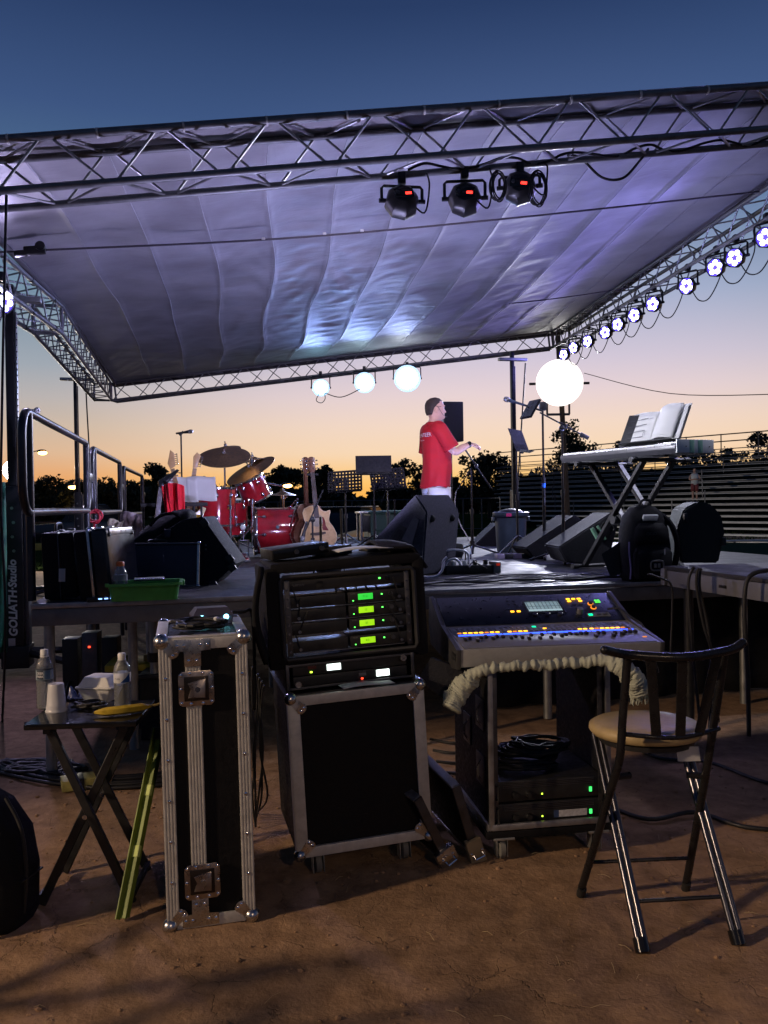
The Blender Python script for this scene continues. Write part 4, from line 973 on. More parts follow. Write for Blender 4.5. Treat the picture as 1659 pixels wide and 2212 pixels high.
# ------------------------------------------------------------------ electric guitars
maple = mat('maple neck', (.46, .28, .12), .35, 0, .15, 20); rosew = mat('rosewood board', (.045, .024, .014), .5, 0, .3, 30)
def frame(zdir, face):
    z = V(zdir).normalized(); y = -(V(face) - z * V(face).dot(z)).normalized(); x = y.cross(z); return Matrix((x, y, z)).transposed().to_4x4()
def eguitar(label, p0, p1, face, body_m, neck_m, board_m, head, L_=.66, outline=None):
    t = thing('electric_guitar', label, 'guitar', (0, 0, 0), group='electric guitars on stands at stage left')
    t.matrix_world = Matrix.Translation(p0) @ frame(p1 - p0, face)
    ol = outline or [(.0, -.20), (.11, -.19), (.17, -.10), (.155, .0), (.12, .06), (.15, .13), (.17, .21), (.13, .22), (.07, .14), (.03, .12), (-.03, .12), (-.07, .16), (-.12, .27), (-.16, .25), (-.15, .14), (-.12, .06), (-.16, -.02), (-.17, -.12), (-.11, -.19)]
    body = G().prism(ol, -.022, .022, Matrix(((1, 0, 0, 0), (0, 0, 1, 0), (0, 1, 0, -.25), (0, 0, 0, 1))), bev=.008).obj('body', body_m, t)
    box(body, 'bridge', (0, -.028, -.30), (.08, .012, .04), chrome, .003)
    for z in (-.20, -.24): box(body, 'pickup', (0, -.026, z), (.08, .012, .028), blk_sat, .003)
    G().loft([[(-.028, .0, -.14), (.028, .0, -.14), (.02, .022, -.14), (-.02, .022, -.14)], [(-.021, .0, L_ * .72), (.021, .0, L_ * .72), (.014, .018, L_ * .72), (-.014, .018, L_ * .72)]]).obj('neck', neck_m, t)
    G().loft([[(-.028, -.006, -.16), (.028, -.006, -.16), (.028, .001, -.16), (-.028, .001, -.16)], [(-.021, -.006, L_ * .72), (.021, -.006, L_ * .72), (.021, .001, L_ * .72), (-.021, .001, L_ * .72)]]).obj('fretboard', board_m, t)
    for k in range(15): box(t, 'fret', (0, -.007, L_ * .70 - .042 * k), (.042 + .0008 * k, .002, .002), chrome, 0)
    h = G().prism([(x, z + L_ * .72) for x, z in head], -.002, .014, Matrix(((1, 0, 0, 0), (0, 0, 1, 0), (0, 1, 0, 0), (0, 0, 0, 1))), bev=.003).obj('headstock', neck_m if board_m is not rosew or body_m is not blk_gloss else blk_gloss, t)
    for k in range(6):
        f = k / 5; a, b = head[1], head[2]; q = V((a[0] + (b[0] - a[0]) * (.12 + .76 * f), 0, L_ * .72 + a[1] + (b[1] - a[1]) * (.12 + .76 * f)))
        G().cyl(q + V((-.002, .006, 0)), q + V((.02, .006, 0)), .004, seg=6).sph(q + V((.024, .006, 0)), (.009, .006, .007), 8).obj('tuner', chrome, h)
    for k in range(6): box(t, 'string', ((k - 2.5) * .0068, -.0095, L_ * .2), (.0012, .0012, L_ * 1.04), steel_dk, 0)
    return t
CAMV = V((0, -1, 0))
eguitar('black pointed-head electric guitar leaning nearest the railing', at(335, 1160, 8.2), at(355, 985, 8.25), (.5, -1, .1), blk_gloss, blk_gloss, rosew, [(-.021, 0), (.022, 0), (.16, .19), (.135, .20), (-.03, .06)])
yel = mat('yellow guitar lacquer', (.62, .36, .02), .2, 0, .2, 15, coat=.5)
eguitar('yellow bass guitar with maple neck crossing behind the black guitar', at(396, 1112, 8.6), at(366, 985, 8.6), (.2, -1, 0), yel, maple, maple, [(-.021, 0), (.035, .02), (.05, .15), (.02, .19), (-.035, .06)])
eguitar('pale maple electric guitar standing behind the floor tom', at(411, 1085, 9.0), at(421, 1010, 9.0), (.3, -1, 0), mat('cream guitar body', (.5, .42, .25), .25), maple, maple, [(-.021, 0), (.025, .01), (.045, .14), (.0, .17), (-.03, .12)], L_=.5)
q = on(350, 1205, MD); t = thing('guitar_rack', 'black multi guitar rack holding the electric guitars', 'guitar stand', (at(370, 1106, 8.4).x, 8.45, MD), SY)
for x in (-.28, .28): rod(t, 'upright', (x, 0, 0), (x, .05, .62), .012, blk_metal); rod(t, 'foot', (x, -.2, .01), (x, .2, .01), .012, blk_metal)
rod(t, 'padded_arm', (-.3, -.02, .6), (.34, -.02, .6), .02, rubber); rod(t, 'lower_bar', (-.3, 0, .12), (.3, 0, .12), .018, rubber)
redc = mat('red cotton', (.62, .012, .025), .8, 0, .15, 20, .2, 90)
c = at(374, 1050, 8.25)
def redf(s, t): return V((c.x - .10 + .21 * s * (1 - .1 * t) + .03 * t, c.y - .04 + .03 * math.sin(s * 14 + 1.5 * t) + .02 * math.sin(s * 31), c.z + .03 * math.sin(s * 3.1) - .31 * t * (1 - .12 * math.sin(s * 9))))
tag(G().sheet(redf, 30, 22).obj('red_shirt', redc, smooth=180, thick=.005), 'bright red shirt draped over the electric guitar rack', 'shirt')
c = at(416, 1056, 8.9); t = thing('sheet_music', 'wide white sheet music pages propped behind the guitars', 'sheet music', c, SY + R(-6)); t.rotation_euler = (R(-12), R(-3), SY)
for k, (dx, rz) in enumerate(((-.10, 8), (.09, -6))):
    def pg(s, tt, dx=dx, rz=rz): return V((dx - .15 + .30 * s, .02 * math.sin(s * 3) + .01 * k, .13 - .26 * tt + .012 * math.sin(s * 5)))
    G().sheet(pg, 10, 6).obj('page', white_pap, t, smooth=180, thick=.001)
box(t, 'desk', (0, .07, -.03), (.30, .008, .16), blk_metal, .002); rod(t, 'post', (0, .05, -.12), (0, .05, -.6), .012, blk_metal)

# ------------------------------------------------------------------ drum kit
burg = mat('burgundy drum lacquer', (.30, .010, .018), .16, 0, .35, 6, coat=.8); headm = mat('drum head film', (.55, .55, .53), .35, 0, .05, 10)
cym = mat('bronze cymbal', (.58, .38, .20), .38, 1, .25, 30); hoopw = mat('dark hoop', (.035, .02, .02), .3)
kit = 'pieces of the burgundy drum kit'
def drum(name, label, c, axis, r, h, lugs=8, hoop=chrome, phase=0.0, legs=0, floor_z=None):
    t = thing(name, label, 'drum', (0, 0, 0), group=kit); ax = V(axis).normalized(); t.matrix_world = Matrix.Translation(c) @ align(ax).to_matrix().to_4x4()
    G().lathe([(r * .99, -h / 2), (r, -h / 2 + .01), (r, h / 2 - .01), (r * .99, h / 2)], 40).obj('shell', burg, t, smooth=50)
    for sgn in (-1, 1):
        z = sgn * h / 2
        G().lathe([(r * .985, z - .006), (r * 1.035, z - .010), (r * 1.045, z + .012), (r * .985, z + .014)], 40).obj('hoop', hoop, t, smooth=60)
        G().lathe([(0, z + sgn * .002), (r * .985, z + sgn * .002), (r * .985, z + sgn * .006), (0, z + sgn * .006)], 32).obj('drum_head', headm, t)
    for k in range(lugs):
        a = 2 * math.pi * k / lugs + phase; d = V((math.cos(a), math.sin(a), 0))
        for sgn in (-1, 1):
            G().sph(d * r * 1.01 + V((0, 0, sgn * h * .30)), (.02, .02, .03), 10).obj('lug', chrome, t)
            rod(t, 'tension_rod', d * r * 1.045 + V((0, 0, sgn * h * .30)), d * r * 1.045 + V((0, 0, sgn * (h / 2 + .006))), .004, chrome, 6)
            G().box(tuple(d * r * 1.045 + V((0, 0, sgn * h / 2))), (.016, .016, .03), bev=.004).obj('claw', chrome, t)
    return t
DY = 9.8
c = at(597, 1147, DY); bd = drum('bass_drum', 'large burgundy bass drum lying on its side', c, (.97, .18, 0), .262, .50, 8, hoopw, .3)
for (x, s_) in ((.12, -1),): pass
for sgn in (-1, 1):
    G().lathe([(.264, sgn * .22), (.272, sgn * .22), (.272, sgn * .245), (.264, sgn * .245)], 40).obj('hoop_inlay', chrome, bd)
rod(bd, 'spur', (-.24, -.10, .14), (-.33, -.22, .24), .010, chrome); rod(bd, 'spur', (.0, -.26, .14), (-.26, -.36, .22), .010, chrome)
G().cyl((0.0, -.262, .0), (.0, -.285, .0), .02, seg=12).obj('tom_mount', chrome, bd); 
c = at(468, 1095, 9.3); ft = drum('floor_tom', 'burgundy floor tom standing upright left of the bass drum', c, (.02, 0, 1), .205, .40, 8, chrome, .2)
for k in range(3):
    a = R(200 + 120 * k); d = V((math.cos(a), math.sin(a), 0)); rod(ft, 'leg', d * .23 + V((0, 0, .1)), d * .235 + V((0, 0, MD - c.z + .005)), .009, chrome)
    G().box(tuple(d * .22), (.04, .04, .05), bev=.006).obj('leg_bracket', chrome, ft)
c = at(502, 1110, 9.75); drum('side_tom', 'second burgundy tom close behind the floor tom', c, (0, -.1, 1), .17, .30, 6, chrome, .5)
c = at(547, 1056, 9.75); rt = drum('rack_tom', 'burgundy rack tom tilted toward the drummer', c, (-.36, -.25, .9), .165, .25, 6, chrome, .1)
rod(rt, 'mount_arm', (.17, 0, 0), (.30, .05, -.1), .012, chrome)
c = at(492, 1140, 9.55); sn = drum('snare_drum', 'chrome trimmed snare drum low beside the floor tom', c, (.1, -.1, 1), .175, .13, 8, chrome, .35)
def cymbal(label, c, axis, r, bell=.06):
    t = thing('cymbal', label, 'cymbal', (0, 0, 0), group=kit); t.matrix_world = Matrix.Translation(c) @ align(axis).to_matrix().to_4x4()
    G().lathe([(0, .028), (bell * .5, .026), (bell, .010), (bell * 1.2, .006), (r * .55, -.004), (r * .8, -.010), (r, -.018), (r, -.020), (r * .8, -.012), (r * .5, -.006), (bell * 1.2, .004), (bell, .008), (bell * .5, .023), (0, .025)], 44).obj('disc', cym, t, smooth=50)
    G().cyl((0, 0, .024), (0, 0, .05), .016, seg=12).obj('felt', mat('grey felt', (.2, .2, .2), .9), t); G().cyl((0, 0, .05), (0, 0, .08), .008, seg=8).obj('wing_nut', chrome, t)
cymbal('big crash cymbal tilted over the floor tom', at(484, 984, 9.5), (.02, -.50, 1), .29)
cymbal('smaller cymbal peeking above the big crash cymbal', at(488, 968, 9.75), (-.1, -.34, 1), .17, .04)
cymbal('steeply tilted ride cymbal above the rack tom', at(540, 1013, 9.6), (-.48, -.42, 1), .30)
cymbal('thin cymbal seen edge-on above the steep ride cymbal', at(546, 992, 9.9), (-.14, -.02, 1), .22)
cymbal('low hi-hat cymbal pair right of the rack tom', at(612, 1066, 10.1), (.02, -.05, 1), .16)
def cstand(label, u, v0, Y, legs_r=.3, booms=()):
    a = at(u, v0, Y); t = thing('cymbal_stand', label, 'cymbal stand', (a.x, a.y, MD), group='chrome drum stands'); h = a.z - MD
    rod(t, 'lower_tube', (0, 0, .12), (0, 0, h * .55), .016, chrome); rod(t, 'upper_tube', (0, 0, h * .5), (0, 0, h), .0105, chrome)
    for z in (h * .55, h * .35, h - .06, .3): G().cyl((0, 0, z - .025), (0, 0, z + .025), .028, seg=12).sph((.035, -.01, z), .014, 8).obj('clamp', chrome, t)
    for k in range(3):
        an = R(-60 + 120 * k); d = V((math.cos(an), math.sin(an), 0)); rod(t, 'leg', (0, 0, .36), d * legs_r + V((0, 0, .015)), .011, chrome); rod(t, 'leg_brace', d * .0 + V((0, 0, .1)), d * legs_r * .55 + V((0, 0, .17)), .008, chrome)
        G().sph(d * legs_r + V((0, 0, .015)), .018, 8).obj('rubber_foot', rubber, t)
    return t
cstand('chrome stand under the big crash cymbal', 485, 990, 9.5)
cstand('chrome stand under the steep ride cymbal', 543, 985, 9.62)
cstand('chrome hi-hat stand right of the rack tom', 612, 1062, 10.1, .25)
# pedals and hardware tangle in front of the kit
t = thing('drum_pedal', 'chrome bass drum pedal on the floor by the drums', 'pedal', (at(530, 1205, 9.0).x, 8.95, MD), SY)
box(t, 'foot_plate', (0, 0, .05), (.09, .26, .012), chrome, .003, rot=(R(14), 0, 0)); box(t, 'base', (0, 0, .008), (.1, .3, .012), steel_dk, .003)
for x in (-.05, .05): rod(t, 'post', (x, .13, .01), (x, .13, .22), .009, chrome)
rod(t, 'axle', (-.05, .13, .21), (.05, .13, .21), .007, chrome); rod(t, 'beater_rod', (0, .13, .21), (0, .2, .34), .005, chrome); G().sph((0, .205, .35), .03, 10).obj('beater', mat('white felt', (.6, .6, .58), .9), t)
# microphones
def mic(t, p, d, r=.024, ln=.17, m=blk_sat):
    d = V(d).normalized(); o = G(); q = align(d).to_matrix().to_4x4(); o.lathe([(0, -ln), (.011, -ln), (.013, -ln * .5), (.019, -.03), (.020, -.02)], 14, Matrix.Translation(p) @ q); b = o.obj('microphone_body', m, t)
    G().lathe([(.021, -.022), (r, -.008), (r * 1.02, .010), (r * .75, .030), (0, .036)], 16, Matrix.Translation(p) @ q).obj('microphone_grille', mat('mic grille', (.25, .25, .26), .35, .9, .2, 200, .5, 600), t)
def mic_stand(name, label, u, vtop, Y, vb=None, boom=None, legs=True, r=.010):
    a = at(u, vtop, Y); t = thing(name, label, 'microphone stand', (a.x, a.y, MD), group='microphone stands on the stage'); h = a.z - MD
    rod(t, 'pole', (0, 0, .03), (0, 0, h), r, blk_metal); rod(t, 'lower_pole', (0, 0, .03), (0, 0, h * .52), r * 1.5, blk_metal)
    G().cyl((0, 0, h * .52 - .03), (0, 0, h * .52 + .03), .02, seg=12).obj('clutch', blk_sat, t)
    if legs:
        for k in range(3):
            an = R(-100 + 120 * k); d = V((math.cos(an), math.sin(an), 0)); rod(t, 'leg', (0, 0, .13), d * .34 + V((0, 0, .015)), .0095, blk_metal); G().cyl(d * .31 + V((0, 0, .03)), d * .36 + V((0, 0, .008)), .014, seg=8).obj('rubber_foot', rubber, t)
        G().cyl((0, 0, .09), (0, 0, .17), .026, seg=12).obj('hub', blk_sat, t)
    return t, h
t, h = mic_stand('mic_stand', 'straight microphone stand behind the electric guitars', 391, 938, 10.2)
mic(t, V((.11, 0, h + .03)), (1, 0, .12)); G().cyl((-.02, 0, h - .01), (.03, 0, h + .03), .015, seg=10).obj('clip', blk_sat, t)
t, h = mic_stand('mic_stand', 'short boom microphone stand in front of the acoustic guitar', 675, 1122, 8.3)
c = V((0, 0, h)); a = at(698, 1058, 8.3) - V(t.location); b = at(658, 1150, 8.2) - V(t.location)
rod(t, 'boom', b, a, .008, blk_metal); G().sph(c, .03, 10).obj('boom_knuckle', blk_sat, t); mic(t, b + V((-.02, 0, -.06)), (-.25, -.1, -1), m=blk_sat)

# ------------------------------------------------------------------ acoustic guitars
spruce = mat('spruce top', (.56, .37, .18), .28, 0, .10, 25, coat=.4); mahog = mat('mahogany', (.13, .05, .022), .3, 0, .25, 20, coat=.3)
def acoustic(label, base, top, face, top_m, k=1.0, cut=True):
    t = thing('acoustic_guitar', label, 'guitar', (0, 0, 0), group='acoustic guitars on stands'); t.matrix_world = Matrix.Translation(base) @ frame(top - base, face)
    half = [(.0, 0), (.10, .008), (.165, .05), (.196, .12), (.196, .18), (.17, .25), (.135, .30), (.128, .33), (.14, .38), (.147, .43), (.125, .475), (.07, .497), (.03, .5)]
    r_ = [(x * k, z * k) for x, z in half]; l_ = [(-x * k, z * k) for x, z in half[::-1]]
    if cut: r_ = [(x * k, z * k) for x, z in half[:8]] + [(.135 * k, .36 * k), (.150 * k, .405 * k), (.152 * k, .432 * k), (.138 * k, .436 * k), (.11 * k, .425 * k), (.075 * k, .43 * k), (.045 * k, .46 * k), (.03 * k, .5 * k)]
    pl = r_ + l_[:-1]
    X = Matrix(((1, 0, 0, 0), (0, 0, 1, 0), (0, 1, 0, 0), (0, 0, 0, 1)))
    b = G().prism(pl, 0, .1, X, bev=.004).obj('body', mahog, t); G().prism([(x * .985, z * .985 + .004) for x, z in pl], -.003, .001, X).obj('soundboard', top_m, b)
    G().prism([(x * 1.006, z * 1.003 - .001) for x, z in pl], -.001, .006, X).obj('binding', mat('cream binding', (.62, .56, .42), .4), b)
    hc = V((0, 0, .335 * k)); D = Matrix.Translation(hc) @ Matrix.Rotation(R(90), 4, 'X')
    G().lathe([(0, .0035), (.05 * k, .0035), (.05 * k, .0045), (0, .0045)], 28, D).obj('sound_hole', blk_matte, b)
    G().lathe([(.05 * k, .003), (.068 * k, .003), (.068 * k, .0048), (.05 * k, .0048)], 28, D).obj('rosette', mat('rosette', (.30, .26, .18), .4), b)
    G().prism([(x * k, z * k) for x, z in ((.058, .37), (.075, .36), (.085, .33), (.09, .27), (.115, .22), (.11, .215), (.055, .225), (.05, .25), (.056, .29), (.062, .32))], -.0055, -.003, X).obj('pickguard', mat('tortoise pickguard', (.16, .02, .018), .25), b)
    G().prism([(x * k, z * k) for x, z in ((-.08, .205), (.08, .205), (.085, .185), (.03, .175), (0, .172), (-.03, .175), (-.085, .185))], -.012, -.003, X).obj('bridge', rosew, b)
    G().loft([[(-.028 * k, -.006, .36 * k), (.028 * k, -.006, .36 * k), (.028 * k, .0, .36 * k), (-.028 * k, .0, .36 * k)], [(-.022 * k, -.006, .86 * k), (.022 * k, -.006, .86 * k), (.022 * k, .0, .86 * k), (-.022 * k, .0, .86 * k)]]).obj('fretboard', rosew, t)
    G().loft([[(-.027 * k, .0, .5 * k), (.027 * k, .0, .5 * k), (.018 * k, .025, .5 * k), (-.018 * k, .025, .5 * k)], [(-.022 * k, .0, .86 * k), (.022 * k, .0, .86 * k), (.014 * k, .018, .86 * k), (-.014 * k, .018, .86 * k)]]).obj('neck', mahog, t)
    h = G().prism([(-.023 * k, .86 * k), (.023 * k, .86 * k), (.036 * k, .89 * k), (.04 * k, 1.02 * k), (.012 * k, 1.035 * k), (-.012 * k, 1.035 * k), (-.04 * k, 1.02 * k), (-.036 * k, .89 * k)], .0, .015, X, bev=.003).obj('headstock', mahog, t)
    for sgn in (-1, 1):
        for z in (.905, .948, .99):
            G().cyl((sgn * .03 * k, .006, z * k), (sgn * .056 * k, .006, z * k), .004, seg=6).sph((sgn * .06 * k, .006, z * k), (.008, .006, .009), 8).cyl((sgn * .02 * k, -.012, z * k), (sgn * .02 * k, .0, z * k), .005, seg=8).obj('tuner', chrome, h)
    for j in range(14): box(t, 'fret', (0, -.0068, (.84 - .031 * j) * k), (.044 * k, .002, .0016), chrome, 0)
    for j in range(6): box(t, 'string', ((j - 2.5) * .008 * k, -.0105, .525 * k), (.0011, .0011, .67 * k), steel_dk, 0)
    return t
GA = at(691, 1191, 9.2); acoustic('natural spruce acoustic guitar with red pickguard facing the camera', GA, at(671.5, 985, 9.32), (.06, -1, .12), spruce)
acoustic('dark wood acoustic guitar standing behind the spruce guitar', at(664, 1185, 9.62), at(659, 985, 9.70), (-.5, 1, .1), mahog, 1.0, False)
t = thing('guitar_stand', 'tubular A-frame stand under the spruce acoustic guitar', 'guitar stand', (GA.x, GA.y, MD), R(-4))
rod(t, 'back_post', (-.02, .2, .02), (-.09, .16, GA.z - MD + .93), .012, blk_metal)
for sx, ex in ((-.3, -.25), (.42, -.1)): rod(t, 'leg', (0, .12, .25), (sx, ex, .012), .011, chrome)
rod(t, 'leg', (0, .12, .25), (.05, .45, .012), .011, chrome); rod(t, 'cradle', (-.1, -.05, .06), (.1, -.05, .06), .012, rubber)
for sx in (-.1, .1): rod(t, 'cradle_arm', (sx, -.06, .06), (sx * .5, .14, .12), .011, rubber)
rod(t, 'neck_yoke', (-.14, .10, GA.z - MD + .83), (-.02, .10, GA.z - MD + .83), .014, rubber)
# ------------------------------------------------------------------ music stands in the middle
def music_stand(label, u, v, Y, w_, h_, holes=False, tilt=-18, rz=0, base=True, desk_m=None, roll=0):
    c = at(u, v, Y); t = thing('music_stand', label, 'music stand', (c.x, c.y, MD), rz, 'music stands on the stage'); hh = c.z - MD
    e = bpy.data.objects.new('desk', None)
    d = G()
    if holes:
        nx_, nz_ = 10, 6; st = w_ / nx_; sz = h_ / nz_
        for i in range(nx_ + 1): d.box((-w_ / 2 + st * i, 0, 0), (st * .60, .002, h_))
        for j in range(nz_ + 1): d.box((0, .0004, -h_ / 2 + sz * j), (w_, .002, sz * .60))
    else: d.box((0, 0, 0), (w_, .003, h_), bev=.001)
    dk = d.obj('desk', desk_m or blk_matte, t); dk.location = (0, 0, hh); dk.rotation_euler = (R(tilt), R(roll), 0)
    box(dk, 'lip', (0, -.028, -h_ / 2), (w_, .058, .004), blk_metal, .001); box(dk, 'spine', (0, .012, -.05), (.05, .02, h_ * .7), blk_metal, .003)
    rod(t, 'upper_post', (0, .03, hh * .45), (0, .03, hh - .03), .009, blk_metal); rod(t, 'lower_post', (0, .03, .1), (0, .03, hh * .5), .014, blk_metal)
    G().cyl((0, .03, hh * .48), (0, .03, hh * .54), .022, seg=10).obj('clutch', blk_sat, t)
    if base:
        for k in range(3):
            an = R(-80 + 120 * k); dd = V((math.cos(an), math.sin(an), 0)); rod(t, 'leg', V((0, .03, .22)), dd * .33 + V((0, .03, .012)), .009, chrome if holes else blk_metal); rod(t, 'leg_brace', V((0, .03, .08)), dd * .17 + V((0, .03, .12)), .006, blk_metal)
    return t
music_stand('perforated black music stand against the sunset', 745, 1040, 10.4, .40, .255, True, rz=R(-6), roll=-3)
music_stand('tall solid black music stand in the middle of the stage', 807, 1005, 10.0, .42, .24, False, rz=R(3))
music_stand('perforated music stand half hidden behind the solid one', 838, 1035, 10.6, .42, .26, True, rz=R(14), roll=-4)
rod(None, 'x', (0, 0, 0), (0, 0, .01), .001, blk_metal); bpy.data.objects.remove(bpy.data.objects['x'])
t, h = mic_stand('mic_stand', 'microphone stand with raised boom behind the middle music stands', 852, 1078, 10.9)
a = at(824, 1085, 10.9) - V(t.location); b = at(849, 1020, 10.9) - V(t.location)
rod(t, 'boom', a, b, .007, blk_metal)
ms = music_stand('black music stand tray tilted toward the keyboard player', 1121, 952, 9.1, .40, .26, False, tilt=-20, rz=R(60))
bpy.context.view_layer.update()
tape_b = emi('blue tape', (.03, .16, .75), .0)
c = at(1126, 1050, 9.1)

# ------------------------------------------------------------------ the man on stage
PX0 = at(944, 1206, 8.75); sc_ = .918
skin = mat('skin', (.50, .29, .21), .5, 0, .08, 30); hair_m = mat('short brown hair', (.030, .018, .012), .7, 0, .3, 80, .5, 300)
man = thing('person', 'man in red t-shirt and pale shorts standing on stage facing right', 'person', (PX0.x, PX0.y, MD), R(18)); man.scale = (sc_,) * 3
def ell(c, rx, ry, n=16, tilt=None, pw=1.0):
    res = []
    for k in range(n):
        a = 2 * math.pi * k / n; ca, sa = math.cos(a), math.sin(a)
        q = V((rx * math.copysign(abs(ca) ** pw, ca), ry * math.copysign(abs(sa) ** pw, sa), 0))
        if tilt is not None: q = tilt @ q
        res.append(V(c) + q)
    return res
def limb(g, pts, n=10):                                   # pts: (pos, radius) skinned tube
    g.tube(smooth_path([p for p, r in pts], 4), [pts[min(i // 4, len(pts) - 2)][1] * (1 - (i % 4) / 4 if i // 4 < len(pts) - 1 else 0) + pts[min(i // 4 + 1, len(pts) - 1)][1] * ((i % 4) / 4 if i // 4 < len(pts) - 1 else 1) for i in range(4 * (len(pts) - 1) + 1)], n)
g = G()
g.loft([ell((0, 0, .86), .12, .155), ell((.0, 0, .95), .135, .165), ell((.02, 0, 1.08), .135, .15), ell((.025, 0, 1.22), .13, .155), ell((.0, 0, 1.36), .125, .175), ell((-.025, 0, 1.45), .09, .165), ell((-.03, 0, 1.50), .06, .09), ell((-.025, 0, 1.54), .055, .06)])
g.tube([(-.025, 0, 1.47), (-.01, 0, 1.56), (.01, 0, 1.62)], [.062, .056, .058], 12)
# head: rings from chin to crown; x is the way he looks
hd = [(1.545, .075, -.045, .045), (1.565, .108, -.062, .058), (1.60, .112, -.075, .068), (1.64, .108, -.092, .074), (1.68, .106, -.10, .077), (1.72, .105, -.102, .077), (1.755, .090, -.090, .068), (1.782, .055, -.055, .045), (1.79, .02, -.02, .02)]
rings = []
for (z, xf, xb, w_) in hd:
    rg = []
    for k in range(20):
        a = 2 * math.pi * k / 20; ca, sa = math.cos(a), math.sin(a)
        rg.append((.012 + (xf - .012) * ca if ca > 0 else .012 - (xb - .012) * ca * -1 * -1 if False else .012 + (.012 - xb) * ca, w_ * sa, z))
    rings.append(rg)
g.loft(rings)
g.loft([[(.10, -.010, 1.69), (.10, .010, 1.69), (.112, 0, 1.69)], [(.10, -.018, 1.635), (.10, .018, 1.635), (.142, 0, 1.638)], [(.10, -.012, 1.625), (.10, .012, 1.625), (.115, 0, 1.622)]])
g.sph((.112, 0, 1.592), (.012, .024, .008), 10).sph((.110, 0, 1.578), (.012, .022, .008), 10).sph((.102, 0, 1.706), (.014, .06, .010), 10)
for sy in (-1, 1): g.sph((.0, sy * .078, 1.655), (.022, .010, .034), 10)
for sy in (-1, 1):
    limb(g, [(V((0, sy * .085, .90)), .095), (V((.015, sy * .1, .70)), .082), (V((.02, sy * .105, .50)), .058), (V((-.005, sy * .105, .34)), .058), (V((-.015, sy * .105, .10)), .038), (V((-.01, sy * .105, .06)), .042)])
    limb(g, [(V((-.05, sy * .105, .045)), .04), (V((.06, sy * .11, .045)), .042), (V((.17, sy * .115, .03)), .03)])
SHN, ELN, WRN = V((-.02, -.185, 1.425)), V((.125, -.245, 1.185)), V((.325, -.225, 1.27))
limb(g, [(V((-.02, -.12, 1.44)), .07), (SHN, .062), (V((.045, -.225, 1.31)), .05), (ELN, .043), (V((.22, -.24, 1.225)), .042), (WRN, .027)])
SHF, ELF, WRF = V((-.02, .185, 1.425)), V((-.02, .25, 1.16)), V((.13, .22, .98))
limb(g, [(V((-.02, .12, 1.44)), .07), (SHF, .062), (V((-.02, .23, 1.30)), .05), (ELF, .043), (V((.06, .24, 1.07)), .042), (WRF, .027)])
def hand(g, w_, d, up, side):
    d = V(d).normalized(); up = (V(up) - d * V(up).dot(d)).normalized(); sd = d.cross(up)
    g.loft([[w_ + d * x + up * (b * th) + sd * (a * wd) for (a, b) in ((-1, -1), (1, -1), (1.1, 0), (1, 1), (-1, 1), (-1.1, 0))] for (x, wd, th) in ((-.01, .024, .018), (.03, .034, .016), (.075, .038, .013), (.09, .036, .010))])
    for k in range(4):
        o_ = w_ + d * .082 + sd * (-.029 + .0193 * k); ln = (.062, .072, .068, .052)[k]; c_ = -up
        g.tube(smooth_path([o_, o_ + d * ln * .45 + c_ * .008, o_ + d * ln * .75 + c_ * .03, o_ + d * ln * .7 + c_ * .05], 3), [.0092] * 6 + [.008] * 4, 8)
    o_ = w_ + d * .02 + sd * side * .03; g.tube(smooth_path([o_, o_ + d * .03 + sd * side * .022 - up * .012, o_ + d * .058 + sd * side * .014 - up * .028], 3), [.012] * 4 + [.009] * 3, 8)
hand(g, WRN, (1, .1, -.16), (0, -.35, 1), 1); hand(g, WRF, (.7, -.1, -.7), (.7, .3, .7), -1)
body = g.obj('body', skin, man, smooth=180)
md = body.modifiers.new('one_skin', 'REMESH'); md.mode = 'VOXEL'; md.voxel_size = .0075; md.use_smooth_shade = True
md = body.modifiers.new('soft', 'SMOOTH'); md.factor = .5; md.iterations = 3
for sy in (-1, 1): G().sph((.0915, sy * .034, 1.688), (.010, .014, .008), 10).obj('eye', mat('eye white', (.6, .58, .55), .2), man); G().sph((.1005, sy * .034, 1.688), (.003, .007, .007), 8).obj('iris', mat('dark iris', (.02, .012, .008), .1), man)
# hair: cap over the crown and back of the head
g = G(); rings = []
for (z, xf, xb, w_) in [(1.605, -.045, -.088, .066), (1.64, -.03, -.103, .080), (1.68, -.01, -.110, .083), (1.715, .045, -.112, .084), (1.735, .085, -.108, .080), (1.765, .086, -.092, .068), (1.79, .055, -.055, .045), (1.80, .015, -.015, .02)]:
    rings.append([((xf + xb) / 2 + (xf - xb) / 2 * math.cos(2 * math.pi * k / 20), w_ * math.sin(2 * math.pi * k / 20), z) for k in range(20)])
g.loft(rings).obj('hair', hair_m, man, smooth=180)
shirt_m = mat('red t-shirt cotton', (.36, .004, .009), .8, 0, .10, 14, .25, 40)
g = G()
def sring(z, cx, rx, ry, ph): return [V((cx + rx * math.cos(a) * (1 + .02 * math.sin(5 * a + ph)), ry * math.sin(a) * (1 + .02 * math.sin(4 * a + ph * 2)), z + .008 * math.sin(3 * a + ph))) for a in [2 * math.pi * k / 28 for k in range(28)]]
srs = [(.80, -.01, .152, .19), (.86, .0, .153, .188), (.95, .010, .155, .185), (1.05, .016, .152, .178), (1.16, .014, .150, .178), (1.27, .004, .148, .190), (1.36, -.008, .142, .202), (1.43, -.022, .128, .20), (1.475, -.03, .10, .150), (1.505, -.03, .078, .098), (1.522, -.028, .066, .074)]
